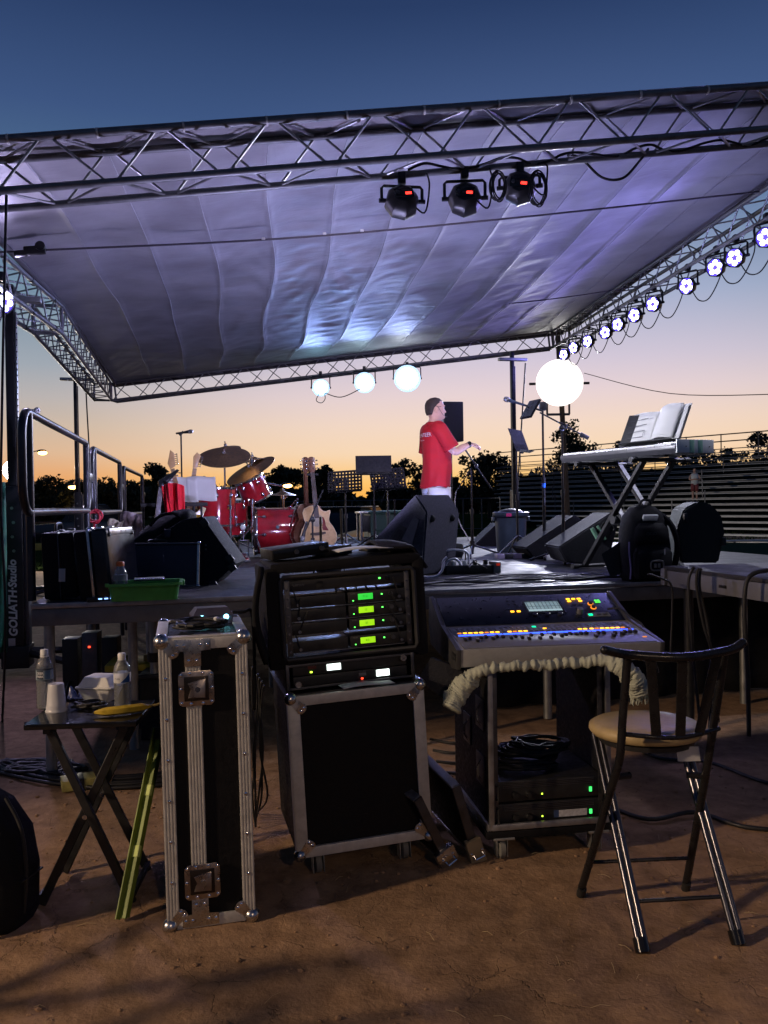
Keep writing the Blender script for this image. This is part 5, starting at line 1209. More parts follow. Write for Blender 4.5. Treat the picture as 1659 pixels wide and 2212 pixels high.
def shirt_ring(zq, n=44):
    for i in range(len(srs) - 1):
        if srs[i][0] <= zq <= srs[i + 1][0] + 1e-6:
            f = (zq - srs[i][0]) / (srs[i + 1][0] - srs[i][0]); f = f * f * (3 - 2 * f); q = [a_ + (b_ - a_) * f for a_, b_ in zip(srs[i], srs[i + 1])]; break
    lo = max(0, min(1, (1.42 - zq) / .5)); res = []
    for k in range(n):
        a = 2 * math.pi * k / n; ca, sa = math.cos(a), math.sin(a)
        fold = lo * (.016 * noise.noise((ca * 2.2, sa * 2.2, zq * 3.2 + 4)) + .009 * noise.noise((ca * 4.5 + zq * 3, sa * 4.5, zq * 8))) + .004 * noise.noise((ca * 6, sa * 6, zq * 16))
        res.append(V((q[1] + (q[2] + fold) * ca, (q[3] + fold) * sa, zq + (.012 * math.sin(3 * a + 1) if zq < .82 else 0))))
    return res
g.loft([shirt_ring(.80 + (1.522 - .80) * i / 34) for i in range(35)], closed_ends=False)
sh = g.obj('shirt', shirt_m, man, smooth=180, thick=.006)
for (S_, E2, sy) in ((SHN, ELN, -1), (SHF, ELF, 1)):
    mid = S_.lerp(E2, .86)
    gs = G().tube(smooth_path([V((-.022, sy * .11, 1.437)), S_ + V((0, 0, .006)), S_.lerp(E2, .45), mid], 4), [.082, .084, .086, .086, .085, .084, .083, .082, .082, .082, .083, .084, .085], 18, caps=False)
    gs.obj('sleeve', shirt_m, man, smooth=180, thick=.005)
# lettering across the shoulders
bend = text_curve(man, 'back_print', 'VOLUNTEER', .062, white_txt, (-.168, 0, 1.375), (R(90), 0, R(-90)), .0003)
bpy.context.view_layer.update()
def wrap_text(o, fn):
    dg = bpy.context.evaluated_depsgraph_get(); me = bpy.data.meshes.new_from_object(o.evaluated_get(dg)); mw = o.matrix_local.copy()
    bm_ = bmesh.new(); bm_.from_mesh(me); bmesh.ops.subdivide_edges(bm_, edges=[e for e in bm_.edges if e.calc_length() > .02], cuts=2); bm_.to_mesh(me); bm_.free()
    for v in me.vertices: v.co = fn(mw @ v.co)
    n_ = bpy.data.objects.new(o.name, me); par_ = o.parent; m_ = o.data.materials[0]; bpy.data.objects.remove(o); COL.objects.link(n_); n_.parent = par_
    if not me.materials: me.materials.append(m_)
    return n_
def onback(p):
    a = p.y / .20; return V((-.006 - .1540 * math.cos(a) * (1 if p.z < 1.4 else .97), .208 * math.sin(a), p.z))
wrap_text(bend, onback)
b2 = text_curve(man, 'back_print', 'event crew', .024, white_txt, (-.168, 0, 1.322), (R(90), 0, R(-90)), .0003); bpy.context.view_layer.update(); wrap_text(b2, lambda p: V((.0 - .1575 * math.cos(p.y / .2), .206 * math.sin(p.y / .2), p.z)))
short_m = mat('pale khaki shorts', (.52, .50, .46), .8, 0, .1, 14, .25, 50)
g = G(); g.loft([ell((-.005, 0, .90), .142, .175, 20), ell((.0, 0, .80), .145, .178, 20), ell((.0, 0, .74), .14, .178, 20)], closed_ends=False)
for sy in (-1, 1): g.loft([ell((.0, sy * .088, .80), .135, .095, 18), ell((.01, sy * .095, .66), .118, .098, 18), ell((.015, sy * .1, .50), .105, .095, 18)], closed_ends=False)
g.obj('shorts', short_m, man, smooth=180, thick=.006)
for sy in (-1, 1): G().loft([ell((.03, sy * .11, .0), .145, .055, 16), ell((.03, sy * .11, .035), .148, .057, 16), ell((.0, sy * .108, .075), .10, .052, 16), ell((-.015, sy * .106, .115), .056, .05, 16)]).obj('shoe', mat('tan shoe', (.28, .2, .14), .7), man, smooth=60)
# watch and headset microphone
wq = WRN - (WRN - ELN).normalized() * .025
G().lathe([(.029, -.012), (.034, -.012), (.034, .012), (.029, .012)], 18, Matrix.Translation(wq) @ align(WRN - ELN).to_matrix().to_4x4()).obj('watch_strap', blk_sat, man)
G().cyl(wq + V((0, -.028, .018)), wq + V((0, -.034, .022)), .021, seg=14).obj('watch_face', blk_gloss, man)
G().tube(smooth_path([(.0, -.086, 1.69), (.02, -.088, 1.665), (.06, -.08, 1.61), (.105, -.055, 1.585), (.125, -.03, 1.585)], 5), .0022, 6).sph((.128, -.026, 1.585), .011, 8).obj('headset_microphone', blk_sat, man)
G().tube(smooth_path([(-.105, -.04, 1.70), (-.06, -.083, 1.715), (.0, -.088, 1.69), (.045, -.083, 1.695)], 5), .0025, 6).obj('headset_band', blk_sat, man)

# loudspeaker on a pole behind the man
c = at(973, 912, 12.4); t = thing('loudspeaker', 'black loudspeaker on a pole behind the man', 'loudspeaker', (c.x, c.y, 0), R(12))
G().prism([(-.15, -.16), (.15, -.16), (.11, .16), (-.11, .16)], c.z - .29, c.z + .28, bev=.015).obj('cabinet', blk_sat, t)
box(t, 'grille', (0, -.163, c.z), (.26, .006, .5), mat('speaker grille', (.02, .02, .02), .6, .3, .3, 200, .6, 500), .003)
rod(t, 'pole', (0, 0, .1), (0, 0, c.z - .27), .018, blk_metal)
for k in range(3): rod(t, 'leg', (0, 0, .5), (.45 * math.cos(2.1 * k), .45 * math.sin(2.1 * k), .02), .014, blk_metal)
# thin slanting boom stand right of the man
t, h = mic_stand('mic_stand', 'boom stand slanting down right of the man', 1018, 1015, 9.1)
a = at(1000, 964, 8.75) - V(t.location); b = at(1062, 1056, 9.3) - V(t.location); rod(t, 'boom', a, b, .009, blk_metal); G().sph(a.lerp(b, .45), .025, 8).obj('boom_knuckle', blk_sat, t)
a = at(1018, 1000, 9.1) - V(t.location); rod(t, 'short_arm', at(985, 1062, 9.1) - V(t.location), at(1018, 1012, 9.1) - V(t.location), .006, blk_metal)
cable('mic_cable', [at(985, 1062, 9.85), at(983, 1090, 9.8), at(993, 1130, 9.7), at(1012, 1165, 9.6), on(1022, 1196, MD + .01)], .006, 'pale cable hanging from the boom stand beside the man', 'cable', m=mat('pale cable', (.35, .35, .33), .5))

# ------------------------------------------------------------------ monitor wedges
def wedge(label, poly, w_vec, m, detail=None, floor=MD, group='monitor speakers on the main deck'):
    o = min(poly, key=lambda p: p.z).copy(); o.z = floor; t = thing('monitor_speaker', label, 'monitor speaker', o, group=group)
    a = [p - o for p in poly]; n = len(a); vs = a + [p + w_vec for p in a]
    fs = [tuple(range(n)), tuple(range(2 * n - 1, n - 1, -1))] + [(i, i + n, (i + 1) % n + n, (i + 1) % n) for i in range(n)]
    g = G().mesh(vs, fs); bmesh.ops.bevel(g.bm, geom=g.bm.edges[:], offset=.012, segments=2, affect='EDGES'); g.obj('cabinet', m, t, smooth=40); return t, a
C, D_, F_ = at(921.8, 1107, 6.75), at(911.4, 1244, 6.75), at(993, 1107, 7.1); wv = F_ - C; wv.z = 0
B_, A2 = at(897.5, 1067, 6.79), at(772.5, 1203, 6.97); D_.z = MD + .003; A2.z = max(A2.z, MD + .02)
t, a = wedge('large charcoal monitor speaker tilted up in the middle of the stage', [A2, B_, C, D_], wv, mat('lit speaker carpet', (.060, .060, .072), .95, 0, .35, 60, .5, 260, spec=.15))  # lighter copy of the speaker carpet, the light on it put into the colour
# side panel fittings lie in the plane of A,B,C,D
def in_quad(s, u_, lift=.014):
    p = a[0].lerp(a[3], s).lerp(a[1].lerp(a[2], s), u_); n_ = (a[3] - a[0]).cross(a[1] - a[0]).normalized(); n_ = n_ if n_.y < 0 else -n_
    return p + n_ * lift
def patch(name, pts, m, th=.006):
    n_ = (a[3] - a[0]).cross(a[1] - a[0]).normalized(); n_ = n_ if n_.y < 0 else -n_
    q = [in_quad(*p) for p in pts]; k = len(q); return G().mesh(q + [p + n_ * th for p in q], [tuple(range(k)), tuple(range(2 * k - 1, k - 1, -1))] + [(i, (i + 1) % k, (i + 1) % k + k, i + k) for i in range(k)]).obj(name, m, t)
jp = patch('jack_plate', [(.50, .42), (.74, .42), (.74, .80), (.50, .80)], steel_dk)
patch('handle_rim', [(.26, .22), (.48, .22), (.48, .60), (.26, .60)], blk_sat, .005); patch('handle_recess', [(.31, .28), (.43, .28), (.43, .54), (.31, .54)], blk_matte, .008)
for (s_, u_) in ((.56, .55), (.63, .55), (.56, .68), (.63, .68)):
    q = in_quad(s_, u_, .008); G().sph(q, .012, 8).obj('jack', blk_sat, t)
for f in (.18, .78):
    q = a[2] + wv * f + V((0, -.008, -.05)); G().sph(q + V((-.01, -.004, 0)), (.028, .012, .03), 12).obj('rubber_foot', rubber, t)
def px(l, Y): return [at(u, v, Y) for u, v in l]
Pl = px([(1205.6, 1182), (1322, 1106), (1338, 1124), (1311.5, 1225), (1223, 1215)], 7.45); wv1 = at(1174, 1177, 7.95) - Pl[0]; wv1.z = 0
Pl[3].z = max(MD + .002, Pl[3].z); Pl[4].z = max(MD + .002, Pl[4].z)
t, a = wedge('violet-lit monitor wedge with green side handles beside the keyboard stand', Pl, wv1, carpet_dk)
jade = mat('greenish plastic handle', (.10, .20, .13), .35)
for k, (u, v) in enumerate(((1287, 1156), (1299, 1151))):
    q = at(u, v, 7.44) - V(t.location); rod(t, 'handle', q + V((-.035, -.012, .06)), q + V((.03, -.012, -.06)), .018 - .006 * k, jade)
q = at(1308, 1146, 7.45) - V(t.location); G().box(tuple(q + V((0, -.002, 0))), (.11, .012, .13), rot=Matrix.Rotation(R(30), 3, 'Y'), bev=.02).obj('jack_recess', blk_matte, t)
box(t, 'badge', tuple(at(1236, 1158, 7.62) - V(t.location)), (.05, .004, .016), trim, .001, rot=(R(-50), 0, 0))
Pl = px([(1135, 1184), (1243, 1112), (1262, 1128), (1247, 1213), (1155, 1209)], 8.5); wv2 = at(1103, 1178, 9.0) - Pl[0]; wv2.z = 0
Pl[3].z = max(MD + .002, Pl[3].z); Pl[4].z = max(MD + .002, Pl[4].z)
t, a = wedge('dark monitor wedge between the trash can and the violet wedge', Pl, wv2, carpet_dk)
q = at(1223, 1156, 8.49) - V(t.location); rod(t, 'handle', q + V((-.03, -.012, .05)), q + V((.03, -.012, -.05)), .018, jade)
Pl = px([(1022, 1180), (1075, 1130), (1105, 1135), (1105, 1200), (1030, 1200)], 11.3); wv3 = at(1010, 1175, 11.8) - Pl[0]; wv3.z = 0
for k in (3, 4): Pl[k].z = MD + .002
wedge('small dark monitor wedge left of the trash can', Pl, wv3, carpet_dk)
# trash can
can_m = mat('grey blue can plastic', (.05, .075, .11), .5, 0, .15, 10)
c = on(1104, 1201, MD); Yc = 10.0; c = at(1104, 1198, Yc); t = thing('trash_can', 'grey blue trash can with pink sticker behind the stands', 'trash can', (c.x, c.y, MD))
G().lathe([(.16, 0), (.165, .01), (.185, .40), (.20, .405), (.21, .42), (.21, .455), (.195, .46), (.18, .44), (.15, .03), (0, .02)], 28).obj('bin', can_m, t, smooth=50)
for sx in (-1, 1): box(t, 'handle', (sx * .205, 0, .38), (.03, .10, .05), can_m, .01)
box(t, 'pink_sticker', (-.05, -.2115, .428), (.06, .003, .035), mat('pink sticker', (.75, .05, .25), .6), .0005, rot=(0, 0, R(-14)))
G().sph((0, 0, .45), (.15, .15, .05), 14).obj('bin_bag', blk_sat, t)

# ------------------------------------------------------------------ stand with tablet and microphone
t, h = mic_stand('mic_stand', 'vocal microphone stand with two tablets and a blue tape mark', 1172, 882, 8.7, r=.011)
L0 = V(t.location); m0 = at(1095, 863, 8.6) - L0; m1 = at(1160, 884, 8.65) - L0
mic(t, m0, m0 - m1, m=mat('blue grey mic body', (.06, .08, .12), .35, .5), r=.027, ln=.2); rod(t, 'mic_arm', m0.lerp(m1, .5), m1 + V((.06, 0, -.02)), .010, blk_metal)
b0, b1 = at(1166, 891, 8.7) - L0, at(1268, 945, 8.7) - L0; rod(t, 'boom', b0, b1, .008, blk_metal); rod(t, 'counterweight', b0.lerp(b1, .86), b1 + (b1 - b0) * .03, .020, blk_sat); G().sph(b0.lerp(b1, .55), .024, 8).obj('boom_knuckle', blk_sat, t)
for k, (u, v, ry, ww) in enumerate(((1146, 884, 33, .13),)):
    q = at(u, v, 8.55) - L0; tb = box(t, 'tablet', tuple(q), (.022, .20, .215), blk_gloss, .004, rot=(0, R(ry), R(22))); box(tb, 'screen', (-.0115, 0, 0), (.002, .18, .195), mat('tablet glass', (.05, .06, .06), .08), .0005)
G().box((.0, 0, h + .02), (.07, .06, .09), bev=.015).obj('tablet_clamp', blk_sat, t)
G().cyl((0, 0, h * .47), (0, 0, h * .50), .0185, seg=12).obj('blue_tape', mat('blue tape', (.04, .20, .80), .5), t)
t, h = mic_stand('mic_stand', 'plain black stand pole just right of the tablet stand', 1214, 925, 8.1)
G().sph((0, 0, h), .03, 10).obj('boom_knuckle', blk_sat, t); a = at(1206, 912, 8.1) - V(t.location); rod(t, 'short_boom', a, V((.04, 0, h + .03)), .008, blk_metal)
# floor bits near the stands
p = on(1112, 1206, MD); t = thing('effects_pedals', 'row of small effects pedals on the floor by the stands', 'effects pedals', (p.x, p.y, MD), R(8))
for k in range(4): b = box(t, 'pedal', (-.16 + .09 * k, 0, .025), (.075, .12, .05), steel_dk if k % 2 else mat('lilac pedal', (.3, .26, .4), .4), .006); G().cyl((0, -.03, .025), (0, -.03, .034), .012, seg=10).obj('footswitch', chrome, b)
p = on(1188, 1210, MD); t = thing('power_adapter', 'white power adapter with coiled lead under the stands', 'power adapter', (p.x, p.y, MD), R(20)); box(t, 'block', (0, 0, .025), (.11, .07, .05), white_pl, .01); coil('lead', (.12, .02, 0), .07, 3, .6, parent=t, seed=5, cr=.005)
p = on(1112, 1196, MD); t = thing('small_bottle', 'small bottle with yellow cap standing before the trash can', 'bottle', (p.x, p.y, MD)); G().lathe([(.03, 0), (.034, .01), (.034, .10), (.02, .135), (.017, .15)], 16).obj('bottle', pet, t); G().lathe([(0, .149), (.02, .149), (.02, .172), (0, .174)], 14).obj('cap', mat('yellow cap', (.7, .5, .05), .4), t)

# power strip and white leads beside the big wedge
p = on(1000, 1240, MD); t = thing('power_box', 'black power distribution box with plugs on the deck by the big wedge', 'power box', (p.x + .06, p.y, MD), SY)
box(t, 'body', (0, .06, .035), (.40, .12, .07), blk_sat, .008); box(t, 'end_plate', (.23, .06, .045), (.06, .13, .09), mat('grey plate', (.16, .17, .17), .5), .006); box(t, 'rocker_switch', (.235, -.008, .07), (.03, .008, .02), emi('red rocker', (.8, .05, .02), .3), .003)
for k in range(4): box(t, 'plug', (-.12 + .09 * k, .06, .085), (.03, .04, .045), white_pl if k < 2 else blk_sat, .006)
wc = mat('white cable jacket', (.62, .62, .64), .4)
L0 = V(t.location)
for k, l in enumerate(([(955, 1215), (962, 1192), (985, 1188), (1010, 1195), (1012, 1226)], [(960, 1228), (968, 1212), (985, 1208), (995, 1222), (985, 1233), (968, 1232)], [(912, 1262), (940, 1254), (955, 1232), (958, 1212), (966, 1204)])):
    Y = (7.0, 6.9, 6.6)[k]; pts = [at(u, v, Y) for u, v in l]
    for q in pts: q.z = max(q.z, MD + .008)
    cable('white_lead', pts, .010, ('white lead arching over the power box', 'white lead looped on the left of the power box', 'white lead running to the deck edge under the wedge')[k], 'cable', m=wc)
pts = [at(1012, 1228, 6.8), at(1022, 1214, 6.9), at(1040, 1222, 6.8), on(1062, 1234, MD + .01), on(1090, 1244, MD + .01), on(1220, 1247, MD + .01), on(1330, 1240, MD + .01)]
cable('black_lead', pts, .007, 'thin black lead from the power box across the deck', 'cable')

# ------------------------------------------------------------------ keyboard on X stand
KL, KW, KH = 1.40, .38, .105
e_ = V((.42, -.9075, 0)).normalized(); w_ = V((.9075, .42, 0)).normalized(); k0 = at(1210, 1000, 7.6)
t = thing('keyboard', 'grey stage keyboard with white end panel on a tall X stand', 'keyboard', k0); t.matrix_world = Matrix.Translation(k0) @ Matrix((e_, w_, V((0, 0, 1)))).transposed().to_4x4()
kb_m = mat('dark grey keyboard shell', (.05, .05, .058), .4, 0, .15, 20)
G().prism([(0, .035), (.02, .0), (KW - .03, .0), (KW, .03), (KW, KH), (KW * .55, KH * .92), (.18, .062), (0, .062)], .0, KL, Matrix(((0, 0, 1, 0), (1, 0, 0, 0), (0, 1, 0, 0), (0, 0, 0, 1))), bev=.004).obj('case', kb_m, t)
wk = mat('white piano key', (.78, .78, .77), .25, 0, .03, 10)
for k in range(46):
    if k == 0: kk = box(t, 'white_key', (.06 + .0285 * k, .072, .071), (.0268, .145, .016), wk, .002, seg=1)
    else: share(t, 'white_key', kk, (.06 + .0285 * k, .072, .071))
bk_ = None
for k in range(45):
    if k % 7 in (2, 6): continue
    if bk_ is None: bk_ = box(t, 'black_key', (.0745 + .0285 * k, .098, .084), (.014, .092, .014), blk_gloss, .002, seg=1)
    else: share(t, 'black_key', bk_, (.0745 + .0285 * k, .098, .084))
box(t, 'end_panel', (KL + .006, KW / 2, KH * .52), (.012, KW * .96, KH * .96), mat('white end panel', (.75, .78, .76), .3, 0, .05, 10), .004)
for y in (.25, .4, .62, .86): box(t, 'green_reflection' if y in (.4, .62) else 'screw', (KL + .0128, KW * y, KH * .5), (.003, .045, KH * .9) if y in (.4, .62) else (.004, .008, .008), mat('mint reflection stripe', (.28, .55, .40), .4) if y in (.4, .62) else steel_dk, .0005)  # mint stripes paint the green reflected light on the end panel
for (x, y) in ((.15, .1), (.15, .28), (1.2, .1), (1.2, .28)): G().cyl((x, y, -.015), (x, y, .002), .018, seg=10).obj('rubber_foot', rubber, t)
c0 = k0 + e_ * (KL * .5) + w_ * (KW * .5)
xs_ = thing('keyboard_stand', 'black double X stand under the keyboard', 'keyboard stand', (c0.x, c0.y, MD)); xs_.rotation_euler = (0, 0, math.atan2(e_.y, e_.x))
hK = k0.z - MD - .016
for y in (-.15, .15):
    for sgn in (-1, 1): bar(xs_, 'cross_bar', (sgn * .40, y + sgn * .018, .02), (-sgn * .34, y + sgn * .018, hK - .02), .032, .05, blk_metal, .003)
    G().cyl((0, y - .05, hK * .46), (0, y + .05, hK * .46), .035, seg=14).obj('pivot', blk_sat, xs_)
for x, z in ((-.40, .02), (.40, .02), (-.34, hK - .012), (.34, hK - .012)):
    rod(xs_, 'foot_bar' if z < .1 else 'support_arm', (x, -.26, z), (x, .26, z), .016, blk_metal)
    for y in (-.27, .27): G().cyl((x, y - .03, z), (x, y + .03, z), .022, seg=10).obj('end_cap', rubber, xs_)
# open binder on the keyboard
bd_ = thing('music_binder', 'open black binder with glaring white music pages on the keyboard', 'binder', k0); bd_.matrix_world = t.matrix_world @ Matrix.Translation((.78, KW - .06, KH + .006)) @ Matrix.Rotation(R(-24), 4, 'X')
box(bd_, 'cover', (-.19, .012, .15), (.36, .006, .30), blk_sat, .002, rot=(0, 0, R(7))); box(bd_, 'cover', (.20, .012, .15), (.36, .006, .30), blk_sat, .002, rot=(0, 0, R(-16))); box(bd_, 'lip', (0, -.03, .0), (.62, .09, .010), blk_sat, .003)
def page(x0, x1, y0, y1, cur, m, name='page'):
    return G().sheet(lambda s, tt: V((x0 + (x1 - x0) * s, y0 + (y1 - y0) * s - cur * math.sin(math.pi * s), .015 + .285 * tt + .02 * s * tt)), 10, 4).obj(name, m, bd_, smooth=180, thick=.001)
page(0, -.38, -.005, .03, .02, white_pap); page(0, .30, -.010, -.05, .05, white_pap); page(0, .37, -.004, -.03, .02, white_pap)
ink = mat('printed music', (.05, .05, .06), .7)
for k in range(4): box(bd_, 'stave', (-.2, -.022, .07 + .055 * k), (.24, .001, .004), ink, 0, rot=(0, 0, R(-5)))
for (x, z) in ((-.1, .1), (-.26, .19)): box(bd_, 'bar_line', (x, -.024, z), (.004, .001, .035), ink, 0)

# ------------------------------------------------------------------ backpack, boards and case at right
p = on(1398, 1256, MD); t = thing('backpack', 'bulky black backpack with oval badge at the deck edge', 'backpack', (p.x + .02, p.y + .12, MD), R(10))
rings = []
for (z, w2, d2, cy) in ((.0, .155, .11, 0), (.05, .17, .125, 0), (.2, .175, .135, 0), (.36, .165, .125, .01), (.46, .14, .10, .02), (.525, .085, .06, .03), (.54, .03, .03, .03)):
    rings.append([(w2 * math.copysign(abs(math.cos(a)) ** .6, math.cos(a)) * (1 + .03 * noise.noise((a, z * 6, 1))), cy + d2 * math.copysign(abs(math.sin(a)) ** .6, math.sin(a)), z) for a in [2 * math.pi * k / 24 for k in range(24)]])
G().loft(rings).obj('main_bag', blk_fab, t, smooth=180)
G().loft([[(x * w2, -.11 - d2 * dd, z) for (x, dd) in ((-1, 0), (-.9, .8), (0, 1), (.9, .8), (1, 0), (0, -.1))] for (z, w2, d2) in ((.02, .13, .05), (.05, .14, .065), (.2, .14, .07), (.24, .12, .03))]).obj('front_pocket', blk_fab, t, smooth=60)
G().loft([[(x * w2, -.10 - d2 * dd, z) for (x, dd) in ((-1, 0), (-.9, .8), (0, 1), (.9, .8), (1, 0), (0, -.1))] for (z, w2, d2) in ((.26, .12, .03), (.29, .135, .05), (.37, .12, .045), (.41, .09, .01))]).obj('upper_pocket', blk_fab, t, smooth=60)
for sgn in (1,):
    G().tube(smooth_path([(.09, .02, .5), (.16, -.08, .40), (.20, -.10, .25), (.19, -.06, .06)], 6), .022, 8).obj('shoulder_strap', blk_fab, t)
G().tube(smooth_path([(-.04, .0, .53), (-.02, -.02, .57), (.03, -.02, .57), (.05, .0, .53)], 5), .010, 6).obj('grab_handle', blk_fab, t)
badge = mat('grey badge', (.16, .16, .16), .5)
G().tube([(.048 * math.copysign(abs(math.cos(a)) ** .5, math.cos(a)), -.186, .115 + .034 * math.copysign(abs(math.sin(a)) ** .5, math.sin(a))) for a in [2 * math.pi * k / 24 for k in range(24)]], .006, 6, closed=True).obj('badge_ring', badge, t)
for sx in (-1, 1): box(t, 'badge_bar', (sx * .014, -.186, .115), (.02, .004, .03), badge, .002)
text(t, 'embossed_name', 'OGIO', .03, mat('dark emboss', (.045, .045, .045), .5), (-.02, -.150, .335), (R(90), 0, 0), .001)
box(t, 'zip_tag', (.06, -.18, .21), (.008, .006, .04), white_pl, .002); box(t, 'paper_inside', (.0, -.09, .445), (.11, .02, .05), white_pap, .004, rot=(R(30), 0, 0))
G().tube(smooth_path([(-.17, -.11, .28), (-.175, -.12, .2), (-.165, -.12, .1), (-.17, -.12, .02)], 4), .006, 6).obj('side_cord', mat('violet cord', (.2, .16, .32), .6), t)
Pl = px([(1470, 1216), (1463, 1140), (1478, 1098), (1506, 1084), (1532, 1086), (1558, 1112), (1566, 1150), (1552, 1216)], 6.2); wv4 = V((.06, .42, 0))
t, a = wedge('big dark octagonal speaker cabinet seen from behind at right', Pl, wv4, mat('dark green grey carpet', (.018, .022, .020), .9, 0, .3, 60, .4, 260), floor=Pl[0].z, group=None)
for (u, v) in ((1562, 1170), (1480, 1118)): q = at(u, v, 6.2) - V(t.location); G().box(tuple(q), (.03, .05, .06), bev=.01).obj('corner_guard', blk_sat, t)
Pl = px([(1299, 1197), (1351, 1163), (1357, 1236), (1318, 1246)], 6.15)
o = V((Pl[3].x, 6.15, MD)); n4 = [p_ - o for p_ in Pl]
tb = G().mesh(n4 + [p_ + V((.02, .03, 0)) for p_ in n4], [(0, 1, 2, 3), (7, 6, 5, 4)] + [(i, i + 4, (i + 1) % 4 + 4, (i + 1) % 4) for i in range(4)]).obj('lid_board', mat('worn black board', (.03, .03, .028), .7, 0, .3, 20)); tb.location = o; tag(tb, 'flat black lid leaning against the left of the backpack', 'lid')
# ------------------------------------------------------------------ flight case helpers
extr = mat('case aluminium extrusion', (.50, .49, .46), .45, .35, .15, 25, wear=.25)
zinc = mat('zinc ball corner', (.50, .49, .48), .28, 1, .2, 30)
RIV = {}
def rivet(parent, loc, axis='y', m=chrome):
    if 'r' not in RIV:
        RIV['r'] = G().lathe([(.0062, 0), (.0060, .002), (.003, .0036), (0, .004)], 10).obj('rivet', chrome, parent); o = RIV['r']
    else: o = bpy.data.objects.new('rivet', RIV['r'].data); COL.objects.link(o); o.parent = parent
    o.location = loc; o.rotation_euler = (R(90), 0, 0) if axis == 'y' else (0, 0, 0); return o
def ball_corner(parent, c, sx, sz, s=.029, sy=-1):
    g = G().sph(c, s, 14); n = 6
    X = Matrix.Translation(c) @ Matrix(((sx, 0, 0, 0), (0, 0, 1, -s * .35), (0, sz, 0, 0), (0, 0, 0, 1)))
    g.prism([(.005, -.012), (.045, .020), (.058, .026), (.062, .038), (.056, .050), (.050, .056), (.038, .062), (.026, .058), (.020, .045), (-.012, .005)], -.004, .002, X, bev=.0012)
    o = g.obj('ball_corner', zinc, parent, smooth=50)
    for (a, b) in ((.050, .038), (.038, .050)): rivet(o, (c[0] + sx * a, c[1] - s * .35 - .003, c[2] + sz * b), 'y', steel_dk)
    return o
def caster(parent, x, y, h, r=.045):
    t = G().box((x, y, h - .006), (.09, .09, .010), bev=.002).box((x - .022, y + .01, h - .05), (.004, .05, .085), bev=.001).box((x + .022, y + .01, h - .05), (.004, .05, .085), bev=.001).obj('caster_fork', gal, parent)
    w_ = G().lathe([(.012, -.016), (r * .7, -.016), (r, -.010), (r, .010), (r * .7, .016), (.012, .016)], 22, Matrix.Translation((x, y + .015, r)) @ Matrix.Rotation(R(90), 4, 'Y')).obj('wheel', mat('grey caster rubber', (.13, .13, .12), .6), t)
    return t

# ------------------------------------------------------------------ tall road case
p = on(361, 2011); rc = thing('tall_road_case', 'tall narrow black road case with aluminium edges and latches', 'road case', (p.x, p.y, 0)); rc.rotation_euler = (0, R(-.8), R(13.5))
CW, CD_, CH = .312, .50, 1.035
box(rc, 'front_left_panel', (.06, .012, CH / 2), (.11, .012, CH - .05), blk_lam, 0); box(rc, 'front_right_panel', (.225, .012, CH / 2), (.165, .012, CH - .05), blk_lam, 0)
box(rc, 'left_side_panel', (.008, CD_ / 2, CH / 2), (.012, CD_ - .03, CH - .05), blk_lam, 0); box(rc, 'right_side_panel', (CW - .008, CD_ / 2, CH / 2), (.012, CD_ - .03, CH - .05), blk_lam, 0)
box(rc, 'back_panel', (CW / 2, CD_ - .008, CH / 2), (CW - .03, .012, CH - .05), blk_lam, 0); box(rc, 'top_panel', (CW / 2, CD_ / 2, CH - .012), (CW - .05, CD_ - .05, .012), blk_lam, 0)
def ribbed(parent, name, x, w_, z0, z1, y=-.003, n=4):
    g = G()
    g.box((x, y + .003, (z0 + z1) / 2), (w_, .006, z1 - z0))
    for k in range(n): g.box((x - w_ / 2 + w_ * (k + .5) / n, y - .001, (z0 + z1) / 2), (w_ / n * .62, .004, z1 - z0), bev=.0012, seg=1)
    return g.obj(name, extr, parent)
ribbed(rc, 'edge_extrusion', .022, .044, .01, CH - .01); ribbed(rc, 'edge_extrusion', CW - .022, .044, .01, CH - .01); ribbed(rc, 'centre_extrusion', .118, .054, .05, CH - .04, n=5)
for z in (.020, CH - .022): box(rc, 'edge_extrusion', (CW / 2, -.001, z), (CW - .07, .010, .040), extr, .002)
for x in (.012, CW - .012): box(rc, 'top_edge_extrusion', (x, CD_ / 2, CH), (.04, CD_ - .04, .008), extr, .002); box(rc, 'side_edge_extrusion', (x + (-.010 if x < .1 else .010), CD_ / 2, CH - .02), (.006, CD_ - .04, .04), extr, .002)
box(rc, 'top_edge_extrusion', (CW / 2, .018, CH + .001), (CW - .06, .036, .008), extr, .002); box(rc, 'top_edge_extrusion', (CW / 2, CD_ - .02, CH + .001), (CW - .06, .036, .008), extr, .002)
for sx, x in ((1, .012), (-1, CW - .012)):
    for sz, z in ((1, .012), (-1, CH - .010)): ball_corner(rc, (x, .008, z), sx, sz)
    G().sph((x, CD_ - .01, CH - .01), .024, 12).obj('ball_corner', zinc, rc)
    for k in range(6): rivet(rc, (x + (-.004 if sx > 0 else .004) + (.014 if sx > 0 else -.014), -.006, .17 + .145 * k))
for z, sg in ((CH - .026, -1), (.028, 1)):
    g = G().prism([(.055, -.022), (.182, -.022), (.182, .020), (.147, .020), (.147, .075), (.089, .075), (.089, .020), (.055, .020)], -.0105, -.0065, Matrix(((1, 0, 0, 0), (0, 0, 1, 0), (0, sg, 0, z), (0, 0, 0, 1))), bev=.001); pl_ = g.obj('joint_plate', zinc, rc)
    for (x, dz) in ((.066, .0), (.09, .0), (.146, 0), (.171, 0), (.104, .055), (.132, .055)): rivet(pl_, (x, -.0105, z + sg * dz))
latch_m = mat('latch dish metal', (.38, .33, .30), .3, 1, .25, 25)
